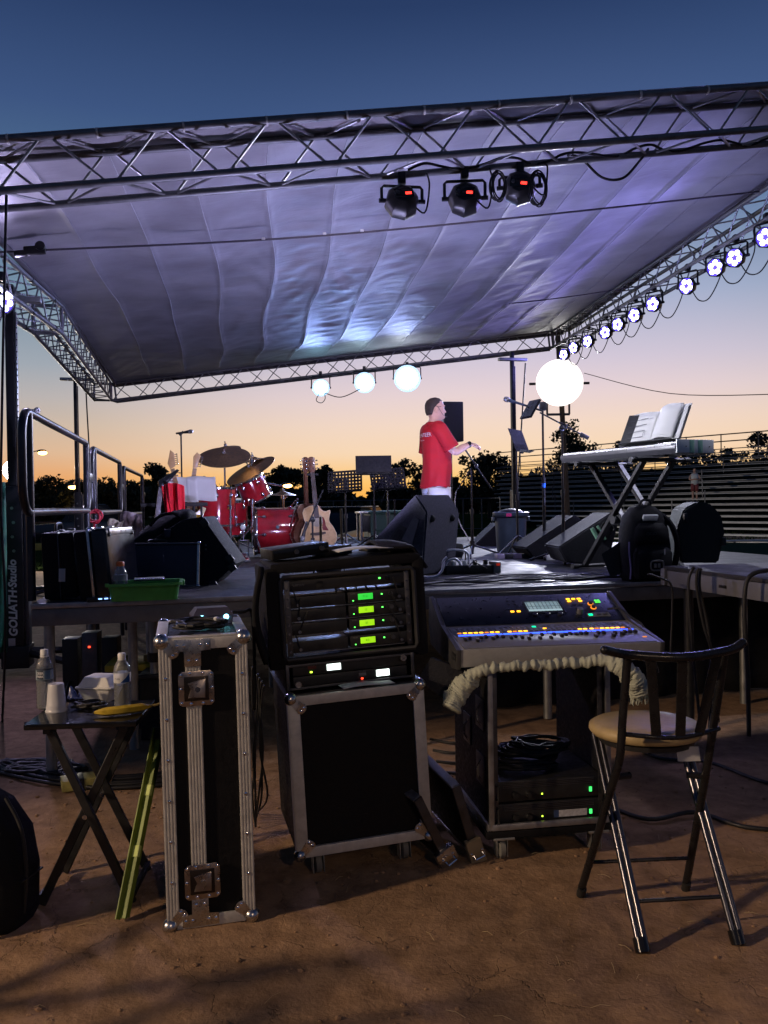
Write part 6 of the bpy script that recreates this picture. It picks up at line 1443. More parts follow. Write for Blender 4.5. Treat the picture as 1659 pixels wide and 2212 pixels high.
for z in (.855, .165):
    lx = .128; w2 = .062
    o = G().prism([(lx - w2 + .012, z - w2), (lx + w2 - .012, z - w2), (lx + w2, z - w2 + .012), (lx + w2, z + w2 - .012), (lx + w2 - .012, z + w2), (lx - w2 + .012, z + w2), (lx - w2, z + w2 - .012), (lx - w2, z - w2 + .012)], -.0135, -.006, Matrix(((1, 0, 0, 0), (0, 0, 1, 0), (0, 1, 0, 0), (0, 0, 0, 1))), bev=.002).obj('latch_dish', latch_m, rc)
    box(o, 'recess', (lx, -.0132, z), (.086, .004, .088), mat('dark latch recess', (.05, .042, .038), .35, .9), .003)
    G().prism([(lx - .03, z - .032), (lx - .005, z - .03), (lx + .03, z - .034), (lx + .032, z + .034), (lx + .006, z + .03), (lx - .03, z + .02), (lx - .018, z)], -.020, -.015, Matrix(((1, 0, 0, 0), (0, 0, 1, 0), (0, 1, 0, 0), (0, 0, 0, 1))), bev=.0015).obj('butterfly', latch_m, o)
    G().cyl((lx + .004, -.016, z - .002), (lx + .004, -.025, z - .002), .010, seg=14).obj('pivot', chrome, o)
    for (dx, dz) in ((-.053, .05), (-.022, .054), (.022, .054), (.053, .05), (-.053, -.05), (-.02, -.054), (.022, -.054), (.053, -.05), (.055, 0), (-.055, 0)): rivet(o, (lx + dx, -.0135, z + dz))
# things on top of the tall case
q = rc.location; mw = Matrix.Translation(q) @ Matrix.Rotation(R(13.5), 4, 'Z') @ Matrix.Rotation(R(-.8), 4, 'Y')
def on_rc(x, y, z=0): return mw @ V((x, y, CH + .007 + z))
t = thing('adapter_box', 'purple-grey adapter box with two cyan lights on the tall case', 'adapter', on_rc(.20, .36), R(20))
G().loft([[(-.075, -.05, 0), (.075, -.05, 0), (.075, .05, 0), (-.075, .05, 0)], [(-.08, -.055, .03), (.08, -.055, .03), (.08, .055, .03), (-.08, .055, .03)], [(-.06, -.035, .058), (.06, -.035, .058), (.06, .035, .058), (-.06, .035, .058)]]).obj('body', mat('violet-lit black plastic', (.06, .055, .085), .35), t, smooth=20)  # purple stage light on the black box is put into its colour
cy = emi('cyan led', (.25, .85, 1.0), 12)
for x in (-.045, .05): G().sph((x, -.056, .022), (.010, .005, .010), 10).obj('led', cy, t)
cable('output_lead', [V((.08, 0, .03)), V((.13, .0, .03)), V((.17, .04, .02)), V((.19, .1, -.15)), V((.19, .12, -.4))], .007, parent=t)
coil('cable_coil', on_rc(.15, .17), .085, 6, .95, 'coil of black cable with connectors on the tall road case', 'cable coil', seed=4, cr=.0055, flat=.7)
t = thing('cable_connector', 'silver cable connector lying on the coil on the tall case', 'connector', on_rc(.09, .10, .025), R(-30)); G().cyl((-.03, 0, 0), (.02, 0, 0), .0095, seg=12).obj('barrel', chrome, t); G().cyl((.02, 0, 0), (.05, 0, .0), .007, .005, seg=10).obj('boot', rubber, t)
t = thing('cable_connector', 'black cable connector with white tape on the tall case', 'connector', on_rc(.235, .16, .028), R(-50)); G().cyl((-.035, 0, 0), (.025, 0, 0), .010, seg=12).obj('barrel', blk_sat, t); G().cyl((-.055, 0, 0), (-.035, 0, 0), .009, seg=10).obj('tape', white_pap, t)

# ------------------------------------------------------------------ yellow-green level leaning on the case
a, b = on(264, 1990), at(345, 1572, 3.44); a.z = .01
lv = thing('spirit_level', 'long yellow-green spirit level leaning beside the tall case', 'level', a); d = b - a
ly = mat('lime level paint', (.15, .21, .03), .35, 0, .25, 12)
e1 = bar(lv, 'web', (0, 0, 0), d, .010, .038, ly, .001, R(62)); f1 = bar(lv, 'flange', V((0, 0, .0)), d, .026, .006, ly, .001, R(62)); f1.location = V((.014, .008, 0)); f2 = bar(lv, 'flange', V((0, 0, 0)), d, .026, .006, ly, .001, R(62)); f2.location = V((-.014, -.008, 0))
bar(lv, 'end_cap', d * .93, d * 1.0, .034, .06, blk_sat, .003, R(62))
for f in (.3, .62): bar(lv, 'vial_block', d * f, d * (f + .06), .016, .042, mat('vial plastic', (.5, .6, .2), .2), .002, R(62))

# ------------------------------------------------------------------ tray table and what is on it
tz = .70; p = on(50, 1566, tz); tb = thing('tray_table', 'small black folding tray table with crossed legs at left', 'table', (p.x, p.y, 0), R(4))
TW, TD = .415, .36
box(tb, 'tabletop', (TW / 2, TD / 2, tz - .011), (TW, TD, .022), blk_gloss, .006, seg=3)
for y in (.055, TD - .055):
    bar(tb, 'leg', (.075, y, tz - .025), (TW - .035, y - (.02 if y < .1 else -.02), 0), .034, .018, blk_metal, .003); bar(tb, 'leg', (TW - .055, y + .022, tz - .025), (.035, y + .022 - (.02 if y < .1 else -.02), 0), .034, .018, blk_metal, .003)
    G().cyl((TW / 2, y - .02, tz * .475), (TW / 2, y + .034, tz * .475), .009, seg=10).obj('pivot_bolt', chrome, tb)
for x in (.075, TW - .055): box(tb, 'rail', (x, TD / 2, tz - .034), (.03, TD - .06, .024), blk_metal, .003)
bar(tb, 'foot_rail', (.035, .05, .03), (.035, TD - .05, .03), .02, .02, blk_metal, .002); bar(tb, 'foot_rail', (TW - .035, .03, .03), (TW - .035, TD - .03, .03), .02, .02, blk_metal, .002)
def water_bottle(label, u, v, lab_fn, h=.222, r=.033, level=.10):
    p = on(u, v, tz); t = thing('water_bottle', label, 'bottle', (p.x, p.y, tz + .0005), group='water bottles on the tray table')
    k = h / .21
    pr = [(r * .80, 0), (r * .97, .006 * k)]
    for i in range(6): pr += [(r, (.012 + .013 * i) * k), (r * .93, (.0185 + .013 * i) * k)]
    pr += [(r, .095 * k), (r * 1.0, .10 * k), (r * .985, .104 * k), (r * .985, .142 * k), (r, .147 * k), (r * .9, .165 * k), (r * .62, .182 * k), (r * .40, .192 * k), (r * .38, .197 * k)]
    G().lathe(pr, 26).obj('bottle', pet, t, smooth=60)
    if level: G().lathe([(0, .004), (r * .85, .006), (r * .90, .02), (r * .90, level * k), (0, level * k)], 20).obj('water', clear_plastic('still water', (.86, .90, .93), -.08), t)
    G().lathe([(0, .196 * k), (r * .46, .196 * k), (r * .47, .2125 * k), (r * .42, .216 * k), (0, .216 * k)], 20).obj('cap', white_pl, t); G().lathe([(r * .39, .190 * k), (r * .50, .190 * k), (r * .50, .194 * k), (r * .39, .194 * k)], 20).obj('neck_ring', white_pl, t)
    lab_fn(t, r, k); return t
def wrap_label(t, r, z0, z1, m, a0=0, a1=360, name='label'):
    n = 36; g = G(); vs = []; fs = []
    for i in range(n + 1):
        a = R(a0 + (a1 - a0) * i / n); vs += [(r * math.cos(a), r * math.sin(a), z0), (r * math.cos(a), r * math.sin(a), z1)]
    for i in range(n): fs.append((2 * i, 2 * i + 2, 2 * i + 3, 2 * i + 1))
    return g.mesh(vs, fs).obj(name, m, t, smooth=180)
def curved_text(t, body, size, m, r, ang, z):
    o = text_curve(t, 'lettering', body, size, m, (0, 0, 0), (R(90), 0, 0), .0); bpy.context.view_layer.update()
    def f(p): a = R(ang) + p.x / r; return V((r * math.cos(a), r * math.sin(a), p.z + z))
    return wrap_text(o, f)
def deer(t, r, k):
    wrap_label(t, r * 1.005, .108 * k, .148 * k, mat('grey blue label', (.20, .25, .28), .4, 0, .2, 40)); wrap_label(t, r * 1.008, .144 * k, .149 * k, mat('dark label band', (.02, .03, .05), .4)); wrap_label(t, r * 1.008, .106 * k, .109 * k, MATS['dark label band'])
    wrap_label(t, r * 1.010, .112 * k, .143 * k, MATS['dark label band'], 232, 282, 'label_box'); wrap_label(t, r * 1.010, .112 * k, .143 * k, mat('lake blue print', (.06, .12, .20), .4), 290, 330, 'label_picture')
    curved_text(t, 'DEER', .0135, white_txt, r * 1.022, 257, .1335 * k); curved_text(t, 'PARK', .0135, white_txt, r * 1.022, 257, .1215 * k)
water_bottle('full water bottle with dark blue label at the left of the tray table', 98, 1531, deer, .232)
def acad(t, r, k):
    wrap_label(t, r * 1.005, .104 * k, .142 * k, white_pap); o = None
    n = 12; g = G(); vs = []; fs = []
    for i in range(n + 1):
        a = R(275 + 70 * i / n); vs += [(r * 1.01 * math.cos(a), r * 1.01 * math.sin(a), .105 * k), (r * 1.01 * math.cos(a), r * 1.01 * math.sin(a), (.105 + .036 * i / n) * k)]
    for i in range(n): fs.append((2 * i, 2 * i + 2, 2 * i + 3, 2 * i + 1))
    g.mesh(vs, fs).obj('label_blue', mat('label blue', (.02, .08, .30), .4), t, smooth=180); curved_text(t, 'Acadia', .009, mat('label navy text', (.03, .05, .15), .5), r * 1.012, 250, .121 * k)
water_bottle('empty water bottle with white and blue label behind the banana', 265, 1530, acad, .215, level=0)
cup_m = mat('translucent white cup', (.70, .70, .72), .35, 0, .04, 20, trans=.25)
p = on(122, 1536, tz); t = thing('plastic_cup', 'white plastic cup standing upside down on the tray table', 'cup', (p.x, p.y, tz)); pr = [(.0415, 0), (.0425, .003), (.0405, .007)]
for k in range(7): pr += [(.0395 - .0004 * k, .010 + .003 * k), (.0388 - .0004 * k, .0115 + .003 * k)]
pr += [(.0315, .085), (.0300, .106), (.0285, .110), (0, .110)]
G().lathe(pr, 30).obj('cup', cup_m, t, smooth=60)
foam = mat('white foam', (.72, .71, .67), .7, 0, .06, 60, .2, 400)
p = on(212, 1517, tz); t = thing('foam_box', 'white foam takeout box between the water bottles', 'takeout box', (p.x, p.y + .04, tz), R(-10)); 
def rr2(w_, d2, z, r=.012): return [(sx * (w_ - r) + r * math.cos(R(a)), sy * (d2 - r) + r * math.sin(R(a)), z) for (sx, sy, a0) in ((1, 1, 0), (-1, 1, 90), (-1, -1, 180), (1, -1, 270)) for a in (a0, a0 + 45, a0 + 90)]
G().loft([rr2(.050, .050, 0), rr2(.074, .068, .058), rr2(.082, .074, .060)]).obj('tray', foam, t, smooth=30); G().loft([rr2(.082, .074, .062), rr2(.082, .074, .066), rr2(.074, .066, .068), rr2(.052, .048, .104)]).obj('lid', foam, t, smooth=30)
ban = mat('ripe banana', (.52, .36, .03), .5, 0, .3, 30)
a_, b_ = on(204, 1549, tz), on(328, 1534, tz); pts = []; rs = []
for k in range(13):
    f = k / 12; q = a_.lerp(b_, f); q.z = tz + .017 + .004 * math.sin(f * 3.1); q.y += -.03 * math.sin(math.pi * f) + .0; pts.append(q); rs.append(.017 * min(1, .35 + 3.0 * f, .32 + 4 * (1 - f)))
t = tag(G().tube(pts, rs, 6).obj('banana', ban, smooth=50), 'yellow banana lying across the tray table edge', 'banana')
G().tube([pts[-1], pts[-1] + V((.02, .004, .003)), pts[-1] + V((.03, .006, .008))], [.006, .0045, .005], 6).obj('stem', mat('banana stem', (.18, .13, .04), .7), t); G().sph(pts[0], .006, 8).obj('tip', mat('banana tip', (.03, .02, .012), .8), t)
coil('cable_coil', on(195, 1530, tz), .055, 4, .6, 'shiny black cable coil on the tray table under the foam box', 'cable coil', seed=8, cr=.0055, flat=.8)
g = G(); c = on(160, 1512, tz); 
def crump(s, tt): return V((c.x - .03 + .07 * s, c.y + .05 * tt, tz + .004 + .05 * abs(math.sin(4 * s + 2 * tt)) * (1 - abs(2 * tt - 1)) + .01 * noise.noise((s * 9, tt * 9, 0))))
tag(G().sheet(crump, 14, 12).obj('blue_wrapper', mat('dark blue wrapper', (.02, .035, .14), .3, 0, .3, 30), smooth=50, thick=.001), 'crumpled dark blue wrapper beside the foam box', 'wrapper')

# ------------------------------------------------------------------ big rack case on casters
cc = on(648, 1905); rk = thing('rack_case', 'large square black rack case with aluminium frame on casters', 'road case', (cc.x, cc.y - .02, 0)); rk.rotation_euler = (0, R(-2.6), R(14))
RW, RD, RB, RT = .555, .56, .100, .745; RH = RT - RB; RM = (RB + RT) / 2
box(rk, 'front_panel', (RW / 2, .018, RM), (RW - .04, .012, RH - .04), blk_lam, 0); box(rk, 'left_panel', (.008, RD / 2, RM), (.012, RD - .03, RH - .02), blk_lam, 0); box(rk, 'right_panel', (RW - .008, RD / 2, RM), (.012, RD - .03, RH - .02), blk_lam, 0)
box(rk, 'top_panel', (RW / 2, RD / 2, RT - .008), (RW - .03, RD - .03, .014), blk_gloss, 0); box(rk, 'bottom_panel', (RW / 2, RD / 2, RB + .008), (RW - .03, RD - .03, .014), blk_lam, 0); box(rk, 'back_panel', (RW / 2, RD - .01, RM), (RW - .03, .012, RH - .02), blk_lam, 0)
for x in (.022, RW - .022): box(rk, 'frame_bar', (x, .004, RM), (.044, .016, RH - .04), extr, .003)
for z in (RB + .020, RT - .020): box(rk, 'frame_bar', (RW / 2, .0035, z), (RW - .05, .0165, .040), extr, .003)
for x in (.006, RW - .006): box(rk, 'top_edge', (x, RD / 2, RT + .001), (.03, RD - .03, .006), steel_dk, .001); 
for x in (-.001, RW + .001): box(rk, 'side_edge', (x, .02, RM), (.006, .04, RH - .03), extr, .001)
for sx, x in ((1, .010), (-1, RW - .010)):
    for sz, z in ((1, RB + .010), (-1, RT - .010)): ball_corner(rk, (x, .006, z), sx, sz, .026)
for x in (.09, RW - .10):
    for y in (.07, RD - .08): caster(rk, x, y, RB)
mwr = Matrix.Translation(rk.location) @ Matrix.Rotation(R(14), 4, 'Z') @ Matrix.Rotation(R(-2.6), 4, 'Y')
def on_rk(x, y, z=0.0): return mwr @ V((x, y, RT + .005 + z))
rot_rk = (0, R(-2.6), R(14))
t = thing('paper_sheet', 'loose white paper sheet on top of the big rack case', 'paper', on_rk(.33, .035, .002)); t.rotation_euler = (0, R(-2.6), R(20)); G().sheet(lambda s, tt: V((-.11 + .22 * s, -.035 + .08 * tt, .003 + .004 * math.sin(s * 5))), 10, 3).obj('sheet', white_pap, t, smooth=180, thick=.0008)

# ------------------------------------------------------------------ small 2U rack with two lit displays
sr = thing('small_rack', 'low black rack unit with two white displays on the rack case', 'rack unit', on_rk(.005, .085)); sr.rotation_euler = rot_rk
SW, SH = .545, .105
for x in (.006, SW - .006): box(sr, 'side', (x, .2, SH / 2), (.012, .40, SH), blk_lam, .002)
for z in (.004, SH - .004): box(sr, 'shell_plate', (SW / 2, .2, z), (SW - .02, .40, .008), blk_lam, .001)
for x in (.010, SW - .010): box(sr, 'edge_trim', (x, -.002, SH / 2), (.014, .008, SH), steel_dk, .002)
for z in (.006, SH - .006): box(sr, 'edge_trim', (SW / 2, -.0015, z), (SW - .03, .007, .009), steel_dk, .001)
wd_ = emi('white lcd', (.85, 1.0, .92), 2.6)
u1 = box(sr, 'receiver_unit', (SW / 2, .15, .076), (.48, .28, .042), blk_sat, .002); u2 = box(sr, 'receiver_unit', (SW / 2, .15, .030), (.48, .28, .042), blk_sat, .002)
box(u1, 'display', (-.07, -.1425, .002), (.058, .004, .026), wd_, .001); box(u2, 'display', (.135, -.1425, .002), (.056, .004, .027), wd_, .001)
box(u1, 'status_led', (-.165, -.1425, -.010), (.009, .004, .006), emi('lime led', (.6, 1, .05), 4), .001); box(u2, 'status_led', (.046, -.1425, -.013), (.009, .004, .006), emi('red led', (1, .05, .02), 4), .001); box(u2, 'button_plate', (.048, -.1425, .004), (.030, .003, .013), badge, .001); box(u1, 'red_plate', (-.16, -.1425, .008), (.035, .002, .013), mat('dark red plate', (.10, .015, .012), .5), .001)
text(u1, 'lettering', 'SHURE', .010, badge, (-.165, -.1435, .0175), (R(90), 0, 0), .0); text(u2, 'lettering', 'SHURE', .010, badge, (.048, -.1435, .0165), (R(90), 0, 0), .0)
for x, z in ((.05, .024), (SW - .05, .088)): G().cyl((x, -.002, z), (x, -.016, z), .013, seg=14).obj('bolt', zinc, sr)

# ------------------------------------------------------------------ soft rack bag with receivers
rb_ = thing('rack_bag', 'open soft black rack bag holding wireless receivers', 'rack bag', on_rk(.0, .09, SH)); rb_.rotation_euler = rot_rk
BW, BH, BD = .575, .400, .40
def framebag(name, x0, x1, z0, z1, y0, y1, m, b=.018): return box(rb_, name, ((x0 + x1) / 2, (y0 + y1) / 2, (z0 + z1) / 2), (x1 - x0, y1 - y0, z1 - z0), m, b)
framebag('left_wall', -.055, .012, -.02, BH, .0, BD, blk_fab, .02); framebag('right_wall', BW - .012, BW + .045, -.02, BH, .0, BD, blk_fab, .02); framebag('top_wall', -.03, BW + .03, BH - .03, BH + .015, .0, BD, blk_fab, .018); framebag('bottom_wall', -.03, BW + .03, -.004, .02, 0, BD, blk_fab, .008)
G().tube([(x, -.006, z) for x, z in ((.02, .02), (.008, .04), (.008, BH - .06), (.02, BH - .045), (BW - .02, BH - .045), (BW - .008, BH - .06), (BW - .008, .04), (BW - .02, .02))], .010, 8, closed=True).obj('piping', mat('bag piping', (.02, .02, .022), .5), rb_)
def flap(s, tt): return V((-.06 - .035 * math.sin(math.pi * tt) - .015 * s, -.01 - .06 * s + .0 * tt, BH - .01 - (BH - .05) * tt + .02 * math.sin(4 * s)))
G().sheet(flap, 8, 14).obj('rolled_flap', blk_fab, rb_, smooth=180, thick=.02)
for x in (.035, BW - .035):
    ra_ = box(rb_, 'rack_rail', (x, .012, BH / 2 - .01), (.022, .006, BH - .08), steel_dk, .001)
    for k in range(9): G().cyl((0, -.0032, -BH / 2 + .06 + .036 * k), (0, -.006, -BH / 2 + .06 + .036 * k), .0045, seg=8).obj('rail_screw', chrome, ra_)
iw = BW - .07
pc = box(rb_, 'power_conditioner', (BW / 2, .13, BH - .085), (iw, .24, .044), blk_sat, .002); text(pc, 'lettering', 'FURMAN', .013, badge, (-iw / 2 + .045, -.1215, .004), (R(90), 0, 0), .0, shear=.2); box(pc, 'status_led', (iw * .27, -.1215, .006), (.008, .003, .006), emi('green led', (.1, 1, .1), 4), .001)
box(pc, 'switch', (iw * .34, -.1215, .004), (.018, .004, .02), blk_gloss, .002); box(pc, 'socket', (-iw * .23, -.1215, .0), (.028, .003, .026), blk_matte, .001)
lcdg = [emi('green lcd', (.03, .62, .05), 1.0), emi('lime lcd', (.32, .72, .01), 1.0), emi('lime lcd', (.32, .72, .01), 1.0), emi('lime lcd', (.32, .72, .01), 1.0)]
for k in range(4):
    z = (.248, .193, .138, .066)[k]
    bl_ = box(rb_, 'blank_panel', (.035 + iw * .24, .06, z), (iw * .47, .10, .046), blk_sat, .002); ru = box(rb_, 'receiver', (.035 + iw * .745, .13, z), (iw * .50, .24, .046), blk_sat, .002)
    box(rb_, 'shelf_edge', (BW / 2, .006, z - .0255), (iw - .05, .006, .002), trim, 0)
    box(ru, 'display', (-.052, -.1215, .002), (.063, .003, .025), lcdg[k], .001); text(ru, 'display_digits', ('71.2', '12', '20', '8.5')[k], .012, mat('lcd digits', (.02, .10, .01), .5), (-.054, -.1235, .002), (R(90), 0, 0), .0)
    box(ru, 'status_led', (.018, -.1215, .006), (.006, .003, .005), MATS['green led'], .001); G().cyl((.055, -.12, .006), (.055, -.133, .006), .009, seg=12).obj('knob', steel_dk, ru); box(ru, 'power_led', (-.105, -.1215, -.012), (.005, .003, .003), MATS['green led'], 0); text(ru, 'lettering', 'SHURE', .007, badge, (-.105, -.1215, .016), (R(90), 0, 0), .0)
    for (x0, sg) in ((.075, -1), (BW - .075, -1)):
        an = rod(rb_, 'antenna', (x0 + (.0 if sg < 0 else 0), -.004, z - .006), (x0 - .025 + .03 * ((k * 7) % 3) * (1 if x0 < .2 else -.6), -.02, z + .075), .0028, blk_sat, 6); G().cyl((x0, .006, z - .008), (x0, -.010, z - .008), .007, seg=10).obj('antenna_jack', chrome, rb_)
for k in range(5): cable('patch_lead', [V((.24 + .045 * k, .10, .30)), V((.245 + .043 * k, .06, .285)), V((.25 + .046 * k + .01 * (k % 2), .08, .262))], .004, parent=rb_, sub=3)
mwb = mwr @ Matrix.Translation((0, .09, RT * 0 + .005 + SH)) @ Matrix.Translation((0, 0, RT))
def on_bag(x, y, z=0.0): return mwb @ V((x, y, BH + .016 + z))
t = thing('flat_black_box', 'flat black wireless box lying on the rack bag at left', 'wireless box', on_bag(.10, .18, .012)); t.rotation_euler = (0, R(-6), R(22)); box(t, 'body', (0, 0, .025), (.25, .2, .045), blk_sat, .004); box(t, 'face_plate', (0, -.1015, .025), (.24, .003, .038), blk_gloss, .001)
for x in (-.02, .09): G().cyl((x, -.10, .026), (x, -.112, .026), .010, seg=12).obj('knob', steel_dk, t)
t = thing('paper_sheet', 'bright paper sheet lying on top of the soft rack bag', 'paper', on_bag(.37, .06, .03)); t.rotation_euler = (R(2), R(-4), R(16)); G().sheet(lambda s, tt: V((-.12 + .24 * s, -.06 + .12 * tt, .006 * math.sin(s * 4))), 8, 3).obj('sheet', white_pap, t, smooth=180, thick=.0008)
t = thing('wireless_unit', 'low black unit with twin stub antennas on the rack bag', 'wireless unit', on_bag(.27, .24, .0)); t.rotation_euler = (0, R(-3), R(14)); box(t, 'body', (0, 0, .022), (.16, .12, .04), blk_sat, .004)
for x, h_ in ((-.04, .14), (.055, .17)): rod(t, 'antenna', (x, .03, .03), (x + .006, .03, .03 + h_), .0055, blk_sat, 8)
coil('cable_tangle', on_bag(.46, .17, .0), .06, 3, .8, 'tangled lead lying on the right of the rack bag', 'cable', seed=31, cr=.006)
def cloth_top(s, tt): p_ = on_bag(.44 + .20 * s, .02 + .34 * tt, 0); p_.z += .02 + .03 * math.sin(3 * s + 2 * tt) * math.sin(math.pi * tt) - .09 * max(0, s - .7) / .3; return p_
tag(G().sheet(cloth_top, 14, 14).obj('bag_cover', blk_fab, smooth=180, thick=.012), 'folded black cover flap on the right top of the rack bag', 'cover')

# ------------------------------------------------------------------ amp rack under the mixer
p = on(1052, 1843); ar = thing('amp_rack', 'open black amplifier rack on casters under the mixer', 'amp rack', (p.x, p.y - .10, 0), R(9))
AW, AD, AB, AT = .535, .60, .135, .86
for x in (.010, AW - .010): box(ar, 'side_panel', (x, AD / 2, (AB + AT) / 2), (.014, AD, AT - AB), blk_lam, .002)
box(ar, 'base_panel', (AW / 2, AD / 2, AB + .01), (AW, AD, .02), blk_lam, .002); box(ar, 'top_panel', (AW / 2, AD / 2, AT - .01), (AW, AD, .02), blk_lam, .002)
for x in (.010, AW - .010): box(ar, 'front_edge', (x, -.004, (AB + AT) / 2), (.022, .012, AT - AB), alu_dull, .003)
for x in (.0, AW): box(ar, 'base_edge', (x, AD / 2, AB + .01), (.016, AD, .03), alu_dull, .003)
box(ar, 'front_base_edge', (AW / 2, -.004, AB + .012), (AW - .02, .014, .026), alu_dull, .003); box(ar, 'dolly_board', (AW / 2, AD / 2, AB - .02), (AW + .03, AD + .02, .03), blk_lam, .003)
for x in (.035, AW - .035): box(ar, 'rack_rail', (x, .02, (AB + AT) / 2), (.022, .006, AT - AB - .05), steel_dk, .001)
for x in (.06, AW - .06):
    for y in (.03, AD - .06): caster(ar, x, y, AB - .03, .048)
for k, z in enumerate((.285, .190)):
    am = box(ar, 'amplifier', (AW / 2, .23, z), (.482, .42, .086), blk_sat, .003)
    for x in (-.228, .228): G().tube([(x, -.212, -.03), (x, -.235, -.03), (x, -.235, .03), (x, -.212, .03)], .005, 6).obj('rack_handle', blk_metal, am)
    for j in range(4): box(am, 'vent_slat', (0, -.2115, .016 + .007 * j), (.40, .004, .003), steel_dk, 0)
    for x in (-.15, -.09): G().cyl((x, -.21, -.014), (x, -.228, -.014), .014, .011, 14).obj('gain_knob', blk_metal, am)
    box(am, 'power_switch', (.185, -.2125, -.012), (.012, .005, .020), emi('green switch', (.05, .9, .15), 1.6), .002); box(am, 'status_led', (-.03, -.2115, -.018), (.005, .003, .005), MATS['lime led'], 0)
    box(am, 'silk_line', (-.12, -.2112, .037), (.11, .002, .003), badge, 0); box(am, 'silk_line', (.15, -.2112, .037), (.09, .002, .003), badge, 0)
    if k: lb = box(am, 'tape_label', (.105, -.2125, -.012), (.125, .002, .028), mat('worn label tape', (.42, .42, .44), .6, 0, .3, 80), 0); box(am, 'blue_label', (.032, -.2122, -.012), (.022, .002, .030), mat('dark blue label', (.03, .05, .12), .5), 0)
for (y, z) in ((.12, .60), (.34, .48), (.12, .36)):
    hd_ = G().box((-.002, y, z), (.006, .12, .13), bev=.002).obj('handle_dish', steel_dk, ar); G().tube([(-.006, y - .03, z - .045), (-.022, y - .03, z - .02), (-.022, y - .03, z + .02), (-.006, y - .03, z + .045)], .005, 6).obj('handle', chrome, hd_)
rotA = Matrix.Rotation(R(9), 4, 'Z'); A0 = V(ar.location)
def in_ar(x, y, z): return A0 + rotA.to_3x3() @ V((x, y, z))
for k in range(5): coil('cable_coil', in_ar(.20 + .025 * k, .20 + .02 * (k % 3), .335 + .02 * k), .15 - .008 * k, 4, .72, ('lowest', 'second', 'middle', 'fourth', 'topmost')[k] + ' black cable coil piled on the amplifiers under the mixer', 'cable coil', 'cable coils inside the amp rack', seed=50 + k, cr=.0062, flat=.6)
box(None, 'x', (0, 0, 0), (.1, .1, .1), blk_matte); bpy.data.objects.remove(bpy.data.objects['x'])

# ------------------------------------------------------------------ mixing desk
p = at(996, 1404, 3.50); mxr = thing('mixing_desk', 'grey digital mixing desk with glowing amber and blue buttons', 'mixing desk', p, R(8))
sil = mat('silver grey desk panel', (.30, .30, .305), .42, .3, .1, 40); MWd = .866
YZ = Matrix(((0, 0, 1, 0), (1, 0, 0, 0), (0, 1, 0, 0), (0, 0, 0, 1)))
G().prism([(0, 0), (.012, -.075), (.10, -.085), (.56, -.060), (.60, .03), (.585, .145), (.565, .15), (.335, .045)], 0, MWd, YZ, bev=.005).obj('chassis', sil, mxr)
for x in (-.008, MWd + .008): G().prism([(-.004, .0), (.01, -.083), (.10, -.093), (.565, -.065), (.61, .035), (.59, .155), (.56, .16), (.33, .056)], x - .009, x + .009, YZ, bev=.004).obj('side_cheek', mat('dark side cheek', (.035, .035, .038), .4), mxr)
sl = math.atan2(.045, .335); st2 = math.atan2(.105, .23)
sf = bpy.data.objects.new('control_surface', None)
def surf(x, y, lift=.0015):                       # point on the sloping fader surface, y from the front
    return V((x, y * math.cos(sl), y * math.sin(sl) + lift))
def scr(x, y, lift=.002): return V((x, .335 + y * math.cos(st2) - lift * math.sin(st2), .045 + y * math.sin(st2) + lift * math.cos(st2)))
cs = G().box((MWd / 2, .165 * 1, 0), (MWd - .03, .315, .003), bev=.001).obj('fader_panel', mat('fader panel', (.15, .15, .158), .45, .3, .1, 60), mxr); cs.rotation_euler = (sl, 0, 0); cs.location = (0, 0, .0016)
sp = G().box((0, 0, 0), (MWd - .02, .245, .003), bev=.001).obj('meter_panel', mat('dark blue meter panel', (.008, .010, .022), .3, 0, .15, 30), mxr); sp.rotation_euler = (st2, 0, 0); sp.location = scr(MWd / 2, .1265, .003)
amber = emi('amber key', (1, .42, .02), 3.2); amb_d = emi('dim amber key', (.8, .25, .02), 1.2); blue_k = emi('blue strip', (.02, .08, 1.0), 4.0); key_off = mat('unlit key', (.06, .06, .065), .4); red_k = emi('red key', (1, .02, .03), 1.5); grn_k = emi('green key', (.0, .85, .35), 2.0)
KP = {}
def key(name, pos, sz, m, rx):
    k = (sz, m.name)
    if k not in KP: KP[k] = G().box((0, 0, 0), sz, bev=min(sz) * .3, seg=1).obj(name, m, mxr); o = KP[k]
    else: o = bpy.data.objects.new(name, KP[k].data); COL.objects.link(o); o.parent = mxr
    o.location = pos; o.rotation_euler = (rx, 0, 0); return o
lit = set(list(range(0, 8)) + list(range(9, 13)) + [22, 23, 24, 25, 26, 27, 28, 29, 30, 32])
fcap = None
rn = random.Random(12)
